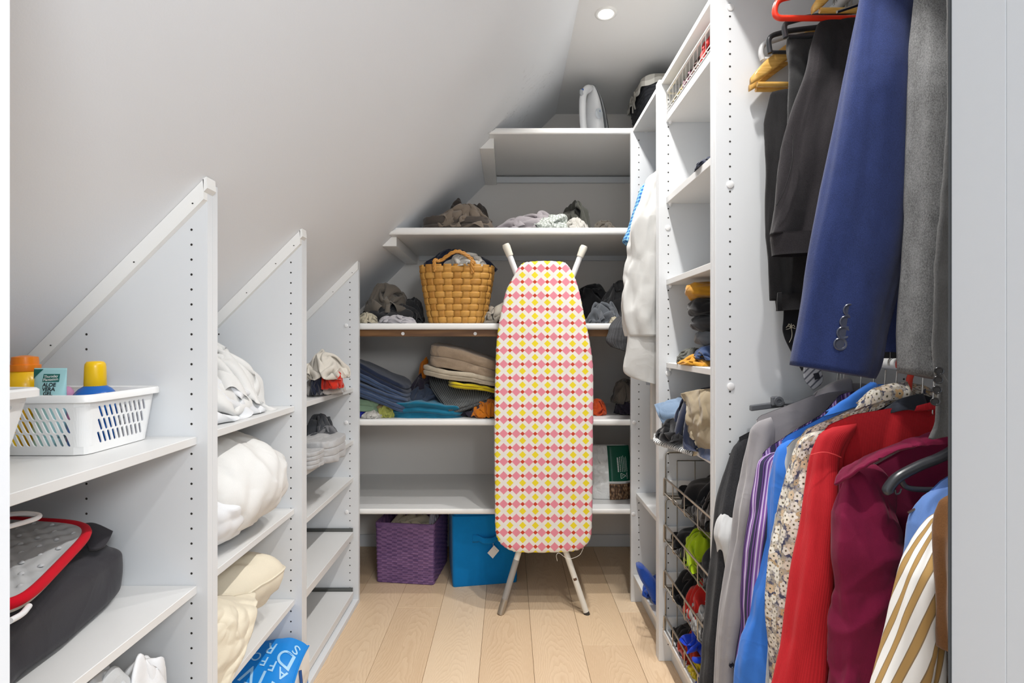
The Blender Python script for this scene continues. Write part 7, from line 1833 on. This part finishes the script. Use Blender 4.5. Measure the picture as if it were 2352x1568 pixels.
# visible hangers
M_hwood = Mat('varnished_hanger_wood', (214, 166, 84), rough=0.3, spec=0.45)
n_ = M_hwood.noise(M_hwood.uv((6, 60, 60)), 3, 3); M_hwood.base(M_hwood.ramp(n_, [(0.3, (196, 146, 66)), (0.7, (230, 186, 108))]))
def wood_hanger(label, tip, Y, bar, drop=0.008):
    h = thing('wooden_hanger', label, 'hanger', tip, 'wooden hangers on the upper rail')
    x, y, z = tip
    for sgn in (1, -1):
        xa = ROD_X - sgn * (ROD_X - x)
        k = np.linspace(0, 1, 16)
        cx_ = xa + (ROD_X - xa) * k; cz = z + 0.150 * (k - 0.28 * k * k) / 0.72
        wd = 0.0175 + 0.003 * np.sin(PI * k); wd[0] = 0.009; wd[1] = 0.014
        a = np.linspace(0, 2 * PI, 16, endpoint=False); ox, oy = np.sign(np.cos(a)) * np.abs(np.cos(a)) ** .7, np.sign(np.sin(a)) * np.abs(np.sin(a)) ** .7
        G = np.stack([np.repeat(cx_[:, None], 16, 1), y + 0.0065 * oy[None] * np.ones((16, 1)), cz[:, None] + wd[:, None] * ox[None]], -1)
        gridobj('arm', G, M_hwood.m, h, closev=True, caps=True, flip=(sgn < 0))
    tube('bar', [(x + 0.016, y, z - drop), (2 * ROD_X - x - 0.016, y, z - drop)], 0.0058, M_hwood, h, 12)
    hanger_hook(h, ROD_X, y, ROD_HI, z + 0.152, M_steel, 0.0019)
    return h
wood_hanger('varnished wooden hanger in front, over the black trousers by the white panel', P(1724, 186, 1.262), 1.262, 0)
wood_hanger('second wooden hanger, tilted just behind and below the first one', P(1721, 202, 1.285), 1.285, 0, 0.004)
wood_hanger('wooden hanger at the top edge of the photo above the twill trousers', P(1866, 22, 1.10), 1.10, 0, 0.002)
h = thing('plastic_hanger', 'red plastic tubular hanger carrying the black twill trousers', 'hanger', P(1783, 25, 1.145))
x0, _, zt_ = P(1781, 0, 1.145); zb2 = P(0, 42, 1.145)[2]; zt2 = P(0, 4, 1.145)[2]
loop = [(1.03, 1.145, zb2), (x0 - 0.004, 1.145, zb2), (x0 + 0.002, 1.145, zt2 + 0.004), (x0 + 0.07, 1.145, zt2 + 0.018), (ROD_X, 1.145, zt2 + 0.05), (1.0, 1.145, zt2 + 0.01), (1.045, 1.145, zt2 - 0.01)]
tube('loop', fillet(loop, 0.022, 9), 0.0062, M_redpl, h, 14)
hanger_hook(h, ROD_X, 1.145, ROD_HI, zt2 + 0.05, M_redpl, 0.004, 0.0175)
for lab_, x_l, y_t, y_b, Y in (('black plastic trouser hanger carrying the dark grey wool trousers', 1801, 52, 84, 1.19), ('black plastic trouser hanger, lower one behind the wooden hangers', 1765, 82, 120, 1.245)):
    a0 = P(x_l, y_b, Y)[0]; zb2, zt2 = P(0, y_b, Y)[2], P(0, y_t, Y)[2]
    h = thing('trouser_hanger', lab_, 'hanger', (ROD_X, Y, zb2))
    loop = [(a0 + 0.004, Y, zb2 - 0.002), (a0 - 0.002, Y, zt2 - 0.002), (a0 + 0.05, Y, zt2 + 0.012), (ROD_X, Y, zt2 + 0.03), (2 * ROD_X - a0 - 0.05, Y, zt2 + 0.012), (2 * ROD_X - a0, Y, zb2)]
    tube('frame', fillet(loop, 0.022, 8), 0.0060, M_bplast, h, 12)
    tube('bar', [(a0 + 0.010, Y, zb2), (2 * ROD_X - a0 - 0.01, Y, zb2)], 0.0045, M_bplast, h, 10)
    hanger_hook(h, ROD_X, Y, ROD_HI, zt2 + 0.03, M_steel)
h = thing('plastic_hanger', 'pale grey plastic hanger end behind the wooden hangers', 'hanger', P(1750, 118, 1.275))
tube('loop', spline([P(1752, 138, 1.275), P(1748, 122, 1.275), P(1753, 104, 1.275), P(1775, 94, 1.275), P(1850, 72, 1.275), np.array([ROD_X, 1.275, 1.90])], 40), 0.0065, Mat('pale_grey_plastic', (206, 206, 206), rough=0.35), h, 12)
tube('bar', [P(1752, 136, 1.275), P(1900, 136, 1.275)], 0.0055, M_cap, h, 10)
hanger_hook(h, ROD_X, 1.275, ROD_HI, 1.90, M_steel)
